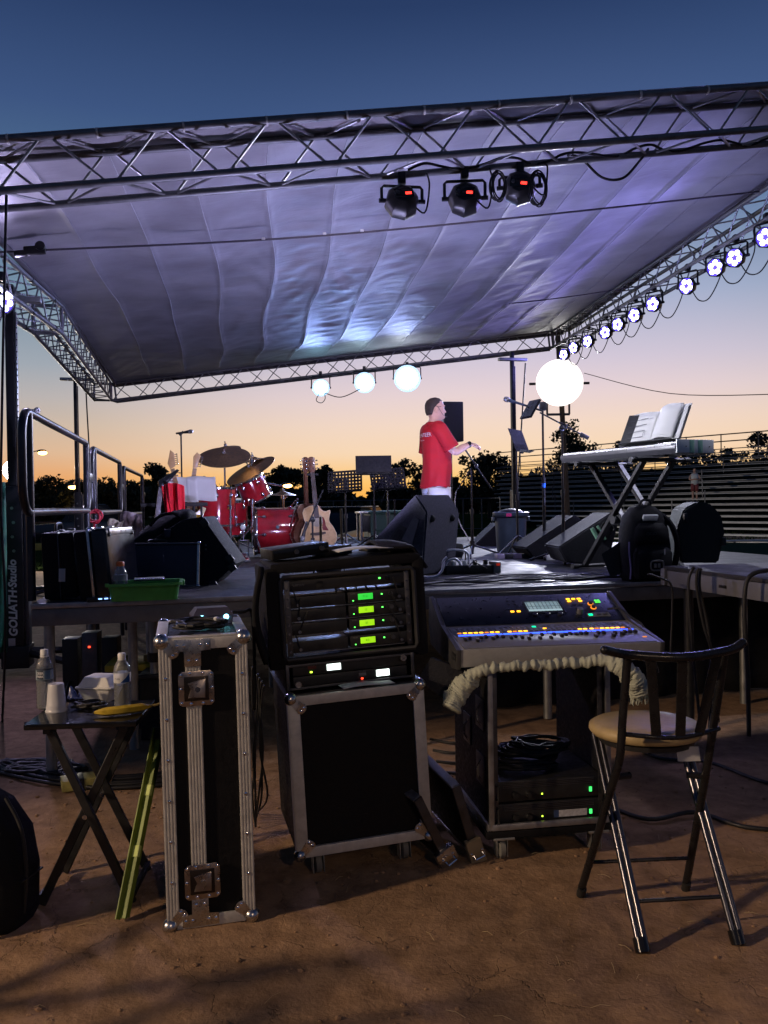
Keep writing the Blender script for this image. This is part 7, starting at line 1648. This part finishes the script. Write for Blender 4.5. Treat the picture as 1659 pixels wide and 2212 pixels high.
for c_ in range(33):
    x = .045 + .0243 * c_ + (.0 if c_ < 8 else .006 if c_ < 16 else .012 if c_ < 24 else .018)
    if c_ == 32: x += .004
    if x > MWd - .03: continue
    for j, y in enumerate((.288, .268, .248)): key('key', surf(x, y, .003), (.013, .006, .003), key_off, sl)
    key('lit_key', surf(x, .222, .004), (.017, .0105, .004), (amber if c_ % 5 else amb_d) if c_ in lit else key_off, sl)
    key('name_strip', surf(x, .190, .003), (.0240, .015, .003), red_k if c_ == 32 else blue_k, sl)
    key('fader_slot', surf(x, .10, .0022), (.003, .11, .001), blk_matte, sl)
    fy = .145 - rn.choice((0, .0, .01, .03, .05)); 
    if fcap is None: fcap = G().box((0, 0, .006), (.013, .024, .012), bev=.003).box((0, 0, .0125), (.011, .002, .001)).obj('fader_cap', blk_sat, mxr); fo = fcap
    else: fo = bpy.data.objects.new('fader_cap', fcap.data); COL.objects.link(fo); fo.parent = mxr
    fo.location = surf(x, fy, .003); fo.rotation_euler = (sl, 0, 0); key('cap_line', surf(x, fy, .0165), (.011, .003, .001), mat('cap line', (.6, .6, .6), .4), sl)
key('lit_key', surf(.40, .285, .004), (.018, .012, .004), grn_k, sl); key('lit_key', surf(.44, .252, .004), (.016, .010, .004), amber, sl); key('lit_key', surf(.825, .07, .004), (.018, .008, .004), amb_d, sl); key('red_fader_cap', surf(.80, .165, .010), (.014, .024, .012), mat('red fader cap', (.35, .06, .04), .4), sl)
# touch screen and keys of the upper panel
lcd = bpy.data.materials.new('touch screen picture'); lcd.use_nodes = True
def lcd_nodes(m):
    n = m.node_tree.nodes; l = m.node_tree.links; b = n['Principled BSDF']; tc_ = n.new('ShaderNodeTexCoord'); br = n.new('ShaderNodeTexBrick'); l.new(tc_.outputs['Object'], br.inputs['Vector'])
    br.inputs['Scale'].default_value = 14; br.offset = 0; br.inputs['Color1'].default_value = (.16, .24, .27, 1); br.inputs['Color2'].default_value = (.22, .30, .32, 1); br.inputs['Mortar'].default_value = (.07, .10, .12, 1); br.inputs['Mortar Size'].default_value = .035; br.inputs['Brick Width'].default_value = .26; br.inputs['Row Height'].default_value = .5
    l.new(br.outputs['Color'], b.inputs['Emission Color']); b.inputs['Emission Strength'].default_value = 1.1; b.inputs['Base Color'].default_value = (.02, .02, .02, 1); b.inputs['Roughness'].default_value = .2
lcd_nodes(lcd)
key('screen_bezel', scr(.505, .135, .005), (.185, .112, .004), blk_gloss, st2); key('touch_screen', scr(.505, .140, .0075), (.162, .084, .002), lcd, st2); key('screen_status_bar', scr(.505, .106, .0082), (.160, .012, .002), emi('screen bar', (.34, .46, .48), 1.0), st2)
for x in (.455, .515, .575): key('screen_knob_led', scr(x, .077, .007), (.005, .004, .004), emi('white led', (1, 1, 1), 2), st2)
for x in (.44, .50, .56): G().cyl(scr(x, .062, .003), scr(x, .062, .016), .011, seg=14).obj('screen_knob', blk_sat, mxr)
for x in (.345, .375):
    key('lit_key', scr(x, .105, .006), (.017, .011, .004), amber, st2)
    for y in (.17, .20): key('key', scr(x, y, .006), (.014, .010, .004), key_off, st2)
for (x, y, m) in ((.645, .20, amber), (.672, .20, amber), (.699, .20, amber), (.645, .18, amber), (.700, .18, amber), (.66, .15, key_off), (.69, .15, key_off), (.66, .12, key_off)): key('lit_key', scr(x, y, .006), (.018, .010, .004), m, st2)
for (x, y) in ((.74, .150), (.742, .115)): G().lathe([(.010, 0), (.014, 0), (.014, .004), (.010, .004)], 18, Matrix.Translation(scr(x, y, .004)) @ Matrix.Rotation(st2, 4, 'X')).obj('ring_knob', amb_d, mxr); G().cyl(scr(x, y, .003), scr(x, y, .018), .0095, seg=14).obj('knob_cap', blk_sat, mxr)
for k in range(2):
    for j in range(2): key('meter_segment', scr(.775 + .014 * k, .165 + .014 * j, .006), (.011, .010, .003), emi('green meter', (.1, .95, .1), 1.5), st2)
G().cyl(scr(.66, .075, .003), scr(.66, .075, .03), .016, .014, 18).obj('main_knob', mat('grey main knob', (.2, .2, .2), .35, .6), mxr)
key('scene_panel', scr(.745, .055, .0045), (.11, .035, .004), mat('grey key panel', (.12, .13, .125), .5), st2); key('lit_key', scr(.705, .052, .008), (.020, .013, .004), grn_k, st2)
for x in (.745, .775): key('key', scr(x, .055, .008), (.018, .012, .004), key_off, st2)
text(mxr, 'lettering', 'YAMAHA', .017, badge, tuple(scr(.505, .228, .006)), (st2, 0, 0), .0); text(mxr, 'lettering', 'TF5', .018, badge, tuple(scr(.76, .228, .006)), (st2, 0, 0), .0)
G().tube(smooth_path([scr(.80, .09, .01), scr(.84, .06, .03), surf(.86, .27, .03), surf(.885, .2, .0), V((.90, .1, -.15))], 6), .0045, 6).obj('headphone_lead', cable_m, mxr)
plq = box(mxr, 'name_plate', (-.018, .06, -.035), (.002, .07, .03), mat('black plate', (.01, .01, .01), .3), 0); text(plq, 'lettering', 'YAMAHA', .012, badge, (-.0016, 0, 0), (R(90), 0, R(-90)), .0)
# rolled towel under the front of the desk
def crinkle(g, amp, fq):
    g.bm.normal_update()
    for v in g.bm.verts:
        n1 = noise.noise((v.co.x * fq * 1.6, v.co.y * fq * .5, v.co.z * fq * .5)); v.co += v.normal * amp * n1 + V((0, 0, .35 * amp * noise.noise((v.co.x * fq * 3, 2, v.co.z * fq))))
    return g
tow = mat('pale green towel', (.36, .38, .31), .9, 0, .12, 30, .4, 120)
PT = [(974, 1530, .038), (988, 1500, .046), (1010, 1470, .042), (1042, 1448, .021), (1100, 1440, .019), (1180, 1436, .020), (1260, 1430, .020), (1310, 1426, .024), (1345, 1443, .038), (1368, 1466, .045), (1380, 1492, .044)]
pts = smooth_path([at(u, v, 3.49 + .02 * math.sin(i * 1.3)) for i, (u, v, r) in enumerate(PT)], 26); rs = []
for i in range(len(pts)):
    k = min(i // 26, len(PT) - 2); f = (i % 26) / 26 if i < len(pts) - 1 else 1; rs.append((PT[k][2] * (1 - f) + PT[k + 1][2] * f) * (1 + .20 * noise.noise((i * .33, 1, 0)) + .10 * noise.noise((i * .9, 4, 0))))
tw_ = tag(crinkle(G().tube(pts, rs, 22), .012, 38).obj('rolled_towel', tow, smooth=180), 'pale green rolled towel bulging under the mixing desk front', 'towel')
g = G(); rn = random.Random(2)
for k in range(46):
    q = pts[-1] + V((rn.uniform(-.04, .04), rn.uniform(-.03, .02), rn.uniform(-.02, .01))); g.tube([q, q + V((.006, 0, -.02)), q + V((.012 * rn.random(), 0, -.04))], .002, 4)
g.obj('fringe', tow, tw_)
Pl = px([(902, 1468), (930, 1421), (1002, 1447), (962, 1512)], 3.62); o = V((Pl[3].x, Pl[3].y, Pl[3].z)); n4 = [p_ - o for p_ in Pl]
tb_ = G().mesh(n4 + [p_ + V((.01, .025, 0)) for p_ in n4], [(0, 1, 2, 3), (7, 6, 5, 4)] + [(i, i + 4, (i + 1) % 4 + 4, (i + 1) % 4) for i in range(4)]).obj('desk_cover_flap', mat('dark navy cloth', (.012, .013, .02), .8, 0, .3, 30, .3, 120)); tb_.location = o; tag(tb_, 'dark flap sticking out under the left end of the desk', 'flap')

# ------------------------------------------------------------------ case lids leaning between the racks
for k, (u, v, w2, h2, ln, ry, lab) in enumerate([(968, 1872, .09, .07, .46, 28, 'case lid lying on edge with silver corner between the racks'), (1030, 1862, .07, .11, .5, 18, 'second case lid leaning on the amp rack with taped corner')]):
    p = on(u, v); t = thing('case_lid', lab, 'case lid', (p.x, p.y + .02, .015)); t.rotation_euler = (R(6), R(-ry), R(26 - 8 * k))
    box(t, 'panel', (0, ln / 2, .17), (.03, ln, .34), blk_lam, .003)
    for z in (.01, .335): box(t, 'edge_trim', (0, ln / 2, z), (.036, ln, .014), alu_dull, .002)
    box(t, 'end_cap', (0, -.004, .17), (.038, .012, .34), steel_dk, .002)
    b = box(t, 'corner_block', (0, -.01, .035), (w2, .03, h2), zinc if k == 0 else mat('tan tape', (.22, .17, .10), .7), .004)
    for x in (-.025, .025): rivet(b, (x, -.016, 0), 'y')
    G().tube([(-.02, -.03, .0), (-.02, -.045, -.01), (.02, -.045, -.01), (.02, -.03, 0)], .004, 6).obj('latch_hook', chrome, b)

# ------------------------------------------------------------------ folding bar stool
def stool(label, M0=None, group=None):
    t = thing('folding_stool', label, 'stool', (0, 0, 0), group=group)
    tb_m = mat('black stool tube', (.012, .012, .014), .28, .2, .25, 18); ch_m = mat('dark chrome tube', (.10, .10, .115), .25, .9, .15, 15)
    FL, FR, RL, RR = on(1389, 2058), on(1596, 2041), on(1254, 1933), on(1481, 1921)
    for q in (FL, FR, RL, RR): q.z = .0
    UL, UR = at(1356, 1412, 2.86), at(1566, 1405, 2.92); KL_, KR_ = at(1338, 1640, 2.92), at(1530, 1640, 2.98)
    sc0 = at(1395, 1581, 3.14); sc0.z = .665
    if M0 is None: M0 = Matrix()
    X = lambda q: M0 @ V(q)
    for (a, k, f) in ((UL, KL_, RL), (UR, KR_, RR)):
        o = G().tube([X(q) for q in smooth_path([a, a.lerp(k, .6), k, k.lerp(f, .25), k.lerp(f, .6), f + V((0, 0, .012))], 5)], .0145, 12).obj('back_upright', tb_m, t, smooth=60); G().cyl(X(f + V((0, 0, .0))), X(f + (k - f).normalized() * .04), .0165, seg=12).obj('foot_cap', rubber, o)
    for (f, s_) in ((FL, V((sc0.x - .155, sc0.y + .12, .63))), (FR, V((sc0.x + .16, sc0.y + .10, .63)))):
        rod(t, 'front_leg', X(f + V((-.009, .004, .01))), X(s_ + V((-.009, .004, 0))), .0115, ch_m, 12); rod(t, 'front_leg_strip', X(f + V((.011, -.004, .01))), X(s_ + V((.011, -.004, 0))), .0115, ch_m, 12); G().cyl(X(f), X(f + (s_ - f).normalized() * .045), .025, seg=14).obj('foot_cap', blk_gloss, t)
    rod(t, 'stretcher', X(FL.lerp(V((sc0.x - .155, sc0.y + .12, .63)), .205)), X(FR.lerp(V((sc0.x + .16, sc0.y + .10, .63)), .205)), .007, tb_m); rod(t, 'stretcher', X(KL_.lerp(RL, .74)), X(KR_.lerp(RR, .74)), .007, tb_m)
    TL, TR = at(1306, 1404, 2.80), at(1604, 1389, 2.92); mid = (UL + UR) / 2 + V((.0, -.055, -.008))
    rail_ = smooth_path([TL, UL + V((0, -.02, 0)), mid, UR + V((0, -.025, .004)), TR], 7); o = G().tube([X(q) for q in rail_], .0155, 12).obj('top_rail', tb_m, t, smooth=60); G().sph(X(TL), .0155, 10).obj('rail_end', tb_m, o); G().sph(X(TR), .0155, 10).obj('rail_end', tb_m, o)
    LL, LR = at(1352, 1586, 2.905), at(1553, 1574, 2.96); lm = (LL + LR) / 2 + V((0, -.035, -.012)); low = smooth_path([LL, LL.lerp(lm, .5) + V((0, -.012, 0)), lm, LR.lerp(lm, .5) + V((0, -.012, 0)), LR], 6); G().tube([X(q) for q in low], .0085, 10).obj('lower_rail', tb_m, t, smooth=60)
    for f in (.30, .52, .73): a_, b_ = rail_[int(len(rail_) * (.12 + f * .76))], low[int(len(low) * f)]; bar(t, 'slat', X(b_), X(a_), .034, .007, tb_m, .002, math.atan2(0, 1))
    st_m = mat('tan vinyl seat', (.40, .30, .15), .45, 0, .18, 9, .15, 60)
    G().lathe([(.0, -.028), (.15, -.028), (.178, -.020), (.190, -.004), (.188, .012), (.170, .024), (.10, .029), (0, .030)], 40, M0 @ Matrix.Translation((sc0.x, sc0.y, .665)) @ Matrix.Diagonal((1.08, 1, 1, 1))).obj('seat', st_m, t, smooth=60)
    G().lathe([(.0, -.045), (.17, -.045), (.172, -.028), (0, -.028)], 30, M0 @ Matrix.Translation((sc0.x, sc0.y, .665))).obj('seat_pan', blk_sat, t)
    G().box(X((sc0.x + .11, sc0.y - .13, .605)), (.08, .002, .05), rot=Matrix.Rotation(R(-14), 3, 'X')).obj('care_label', mat('grey label', (.35, .35, .37), .6), t)
    for f in (.36,): G().cyl(X(KL_.lerp(RL, .12) + V((.0, .0, 0))), X(KL_.lerp(RL, .12) + V((.06, .02, 0))), .012, seg=10).cyl(X(KR_.lerp(RR, .12)), X(KR_.lerp(RR, .12) + V((-.06, .02, 0))), .012, seg=10).obj('pivot', tb_m, t)
    return t
stool('black tubular folding bar stool with round tan seat at right')

# ------------------------------------------------------------------ dark gig bag cut by the left edge
p = on(20, 2004); t = thing('gig_bag', 'dark upright gear bag cut off by the left edge', 'bag', (p.x - .10, p.y + .06, 0), R(-12)); t.scale = (.92, .92, .98)
rings = []
for (z, w2, d2, cx) in ((0, .16, .12, 0), (.03, .175, .135, 0), (.2, .18, .14, 0), (.34, .165, .13, -.01), (.44, .12, .11, -.04), (.49, .06, .07, -.06)): rings.append([(cx + w2 * math.copysign(abs(math.cos(a)) ** .55, math.cos(a)), d2 * math.copysign(abs(math.sin(a)) ** .55, math.sin(a)), z) for a in [2 * math.pi * k / 22 for k in range(22)]])
G().loft(rings).obj('body', blk_fab, t, smooth=60); box(t, 'mesh_panel', (-.06, -.145, .2), (.18, .012, .26), mat('dark green mesh', (.012, .02, .018), .7, 0, .4, 100), .01)
G().tube(smooth_path([(.17, -.02, .05), (.185, -.02, .2), (.165, -.02, .36), (.10, -.02, .47)], 5), .008, 6).obj('zip_piping', rubber, t); G().cyl((.05, -.14, .30), (.05, -.155, .30), .012, seg=10).obj('snap', zinc, t)
G().tube([(x, -.147, z) for x, z in ((.14, .06), (.145, .2), (.12, .33), (.02, .36), (-.1, .36))], .004, 6).obj('pocket_seam', rubber, t); bar(t, 'webbing_strap', (.10, -.150, .01), (.09, -.145, .40), .035, .005, blk_sat, .001); bar(t, 'side_strap', (.178, -.06, .18), (.178, .08, .18), .03, .006, blk_sat, .001); box(t, 'buckle', (.10, -.156, .24), (.045, .012, .05), blk_sat, .004)

# ------------------------------------------------------------------ cables and clutter
for k in range(9):
    rn = random.Random(k); v = 1252 + 2.1 * k; u0, u1 = 915 - 10 * k, 1440 - 30 * (k % 3); pts = []
    for i in range(9):
        q = on(u0 + (u1 - u0) * i / 8, v - 18 * (i / 8) + rn.uniform(-3, 3), MD); q.z = MD + .008 + .003 * k * .5; pts.append(q)
    cable('deck_cable', pts, .0085, 'black cable lying along the near edge of the main deck', 'cable', 'cables along the near edge of the main deck')
for k in range(5):
    coil('cable_tangle', on(1290 + 22 * k, 1246 - (k % 2) * 4, MD), .10 + .015 * (k % 3), 2, .6, 'loose cable loops heaped on the deck before the backpack', 'cable', 'cable loops heaped before the backpack', seed=70 + k, cr=.008)
for k, l in enumerate(([(1500, 1226), (1494, 1232), (1487, 1260), (1490, 1330), (1500, 1440), (1512, 1560)], [(1510, 1228), (1506, 1236), (1505, 1270), (1520, 1350), (1545, 1440), (1552, 1560)], [(1515, 1228), (1512, 1236), (1512, 1275), (1530, 1360), (1538, 1470), (1530, 1600)], [(1659, 1232), (1630, 1238), (1612, 1260), (1608, 1330), (1615, 1450), (1618, 1590)], [(1400, 1240), (1430, 1250), (1450, 1265), (1452, 1320), (1448, 1420)])):
    pts = [at(u, v, (5.0, 5.0, 5.05, 4.6, 5.3)[k]) for u, v in l]
    cable('drop_cable', pts, (.009, .009, .009, .013, .007)[k], ('left of the three black cables dropping over the wing deck edge', 'middle of the three black cables dropping over the wing deck edge', 'rightmost of the three black cables dropping over the wing deck edge', 'thick black cable dropping off the wing deck at the right edge', 'thin black cable hanging behind the right end of the mixing desk')[k], 'cable')
pts = [on(u, v) + V((0, 0, .014)) for u, v in ((-20, 1668), (60, 1690), (140, 1702), (230, 1708), (345, 1700), (420, 1690))]
for k in range(5): cable('ground_cable', [q + V((.0, .05 * k + .012 * math.sin(k * 7 + i), .004 * (k % 2))) for i, q in enumerate(pts)], .011, 'thick black cable on the dirt behind the tray table', 'cable', 'thick cables on the dirt behind the tray table')
for k in range(4): coil('cable_tangle', on(45 + 26 * k, 1660 + 9 * (k % 2)), .16, 3, .5, 'heap of black cable on the dirt at far left', 'cable', 'cable heaps on the dirt at left', seed=90 + k, cr=.011)
for k in range(6):
    u = 545 + 5 * k; cable('hanging_lead', [at(u, 1440 + 8 * k, 3.9), at(u + 6 * math.sin(k), 1520, 3.92), at(u + 8 * math.sin(k * 2 + 1), 1620, 3.9), at(u + 12 * math.sin(k * 3), 1720, 3.95), on(u + 8 - 5 * k, 1790 - 6 * k) + V((0, 0, .008))], .005, 'thin black lead hanging between the tall case and the rack case', 'cable', 'leads hanging between the two cases')
for k in range(6): cable('ground_lead', [on(930 + 6 * k, 1600 + 28 * k) + V((0, 0, .01 + .01 * k)), on(980, 1612 + 22 * k) + V((0, 0, .02)), on(1040, 1600 + 26 * k) + V((0, 0, .01))], .009, 'black lead crossing the dirt between the racks', 'cable', 'leads crossing the dirt between the racks')
pts = [on(u, v) + V((0, 0, .012)) for u, v in ((1300, 1740), (1400, 1775), (1500, 1760), (1600, 1790), (1690, 1800))]
cable('ground_cable', pts, .011, 'black cable snaking over the dirt behind the stool', 'cable')
pts = [on(u, v) + V((0, 0, .010)) for u, v in ((1340, 1600), (1420, 1640), (1530, 1650), (1640, 1690), (1700, 1700))]
cable('ground_cable', pts, .010, 'black cable in the shadow under the wing deck', 'cable')
p = on(175, 1700); t = thing('yellow_case', 'small worn yellow box lying under the side deck', 'box', (p.x, p.y, 0), R(24)); box(t, 'body', (0, 0, .03), (.20, .13, .055), mat('faded yellow plastic', (.36, .33, .10), .6, 0, .3, 30), .006); box(t, 'strap', (0, 0, .031), (.025, .134, .059), rubber, .002)
p = at(306, 1470, 5.9); t = thing('storage_bin', 'black storage bin with yellow lid under the side deck', 'storage bin', (p.x, 5.95, 0), R(8)); G().loft([rr2(.17, .13, 0), rr2(.20, .16, .40)]).obj('bin', blk_sat, t, smooth=30); box(t, 'lid', (0, 0, .425), (.46, .36, .045), mat('yellow lid', (.45, .36, .02), .45), .01); 
for x in (-.1, .05, .13): box(t, 'loose_item', (x, -.05, .47), (.08, .05, .045), mat('brass bits', (.25, .18, .06), .5), .008)
p = at(372, 1480, 5.6); t = thing('black_crate', 'black crate standing in the shade behind the tall case', 'crate', (p.x, 5.7, 0), R(4)); box(t, 'body', (0, 0, .2), (.4, .34, .4), blk_matte, .01); box(t, 'rim', (0, 0, .41), (.43, .37, .03), blk_sat, .008)
p = at(200, 1450, 6.3); t = thing('power_distro', 'cluttered power distribution rack with red light under the side deck', 'power rack', (p.x, 6.3, 0), R(6))
for k in range(3): box(t, 'module', (-.14 + .14 * k, 0, .30 + .04 * (k % 2)), (.11, .16, .52), steel_dk if k % 2 else blk_sat, .006)
box(t, 'red_lamp', (0, -.09, .5), (.015, .01, .012), MATS['red led'], .002); box(t, 'base', (0, 0, .03), (.5, .3, .05), blk_matte, .005)
for k in range(3): cable('feeder', [V((-.14 + .14 * k, -.09, .25)), V((-.16 + .15 * k, -.2, .15)), V((-.2 + .2 * k, -.22, .02)), V((-.4 + .3 * k, -.3, .012))], .012, parent=t)
t = thing('small_device', 'small black device with red light on the dirt between racks', 'device', on(932, 1712) + V((0, .02, 0)), R(10)); box(t, 'body', (0, 0, .03), (.10, .08, .06), blk_sat, .006); box(t, 'red_light', (.02, -.041, .045), (.012, .003, .007), MATS['red led'], .001)
p = at(1075, 1560, 4.5); 
# person on the bleachers
p = at(1501, 1081, 46); t = thing('person', 'distant person in white shirt and red shorts standing on the bleachers', 'person', (p.x, p.y, p.z - .02), R(-100))
g = G(); g.loft([ell((0, 0, .85), .11, .16), ell((0, 0, 1.05), .11, .15), ell((0, 0, 1.3), .12, .19), ell((0, 0, 1.45), .08, .14), ell((0, 0, 1.52), .05, .05)]); g.sph((0.01, 0, 1.65), (.10, .08, .12), 12)
for sy in (-1, 1): limb(g, [(V((0, sy * .09, .9)), .09), (V((.01, sy * .1, .5)), .06), (V((0, sy * .1, .08)), .045)]); limb(g, [(V((0, sy * .18, 1.4)), .055), (V((.06, sy * .27, 1.15)), .045), (V((.2, sy * .08, 1.15)), .035), (V((.22, -sy * .05, 1.18)), .03)]); g.sph((.06, sy * .1, .04), (.13, .05, .04), 10)
b = g.obj('body', skin, t, smooth=180); md = b.modifiers.new('one_skin', 'REMESH'); md.mode = 'VOXEL'; md.voxel_size = .02; md.use_smooth_shade = True
G().loft([ell((0, 0, .86), .135, .185), ell((0, 0, 1.05), .135, .175), ell((0, 0, 1.3), .14, .215), ell((0, 0, 1.46), .09, .16)], closed_ends=False).obj('white_shirt', mat('white tee', (.6, .6, .58), .8), t, smooth=180, thick=.01)
g = G()
for sy in (-1, 1): g.loft([ell((0, sy * .085, .92), .125, .11), ell((0, sy * .1, .52), .105, .10)], closed_ends=False)
g.obj('red_shorts', mat('faded red shorts', (.22, .05, .05), .8), t, smooth=180, thick=.01); G().sph((-.01, 0, 1.69), (.105, .088, .10), 10).obj('hair', hair_m, t)
# folding equipment stand out of view at the left whose crossed bars shade the dirt
for k, (x, y, lab) in enumerate(((-2.35, 1.95, 'crossed folding stand out of view at the left'), (-2.0, 1.6, 'second crossed folding stand out of view at the left'))):
    t = thing('folding_stand', lab, 'folding stand', (x, y, 0), R(-40 + 25 * k))
    for yy in (-.2, .2): bar(t, 'cross_leg', (-.3, yy, .02), (.3, yy, .95), .035, .035, blk_metal); bar(t, 'cross_leg', (.3, yy + .04, .02), (-.3, yy + .04, .95), .035, .035, blk_metal)
    bar(t, 'top_bar', (-.3, -.2, .95), (-.3, .24, .95), .03, .03, blk_metal); bar(t, 'top_bar', (.3, -.2, .95), (.3, .24, .95), .03, .03, blk_metal)
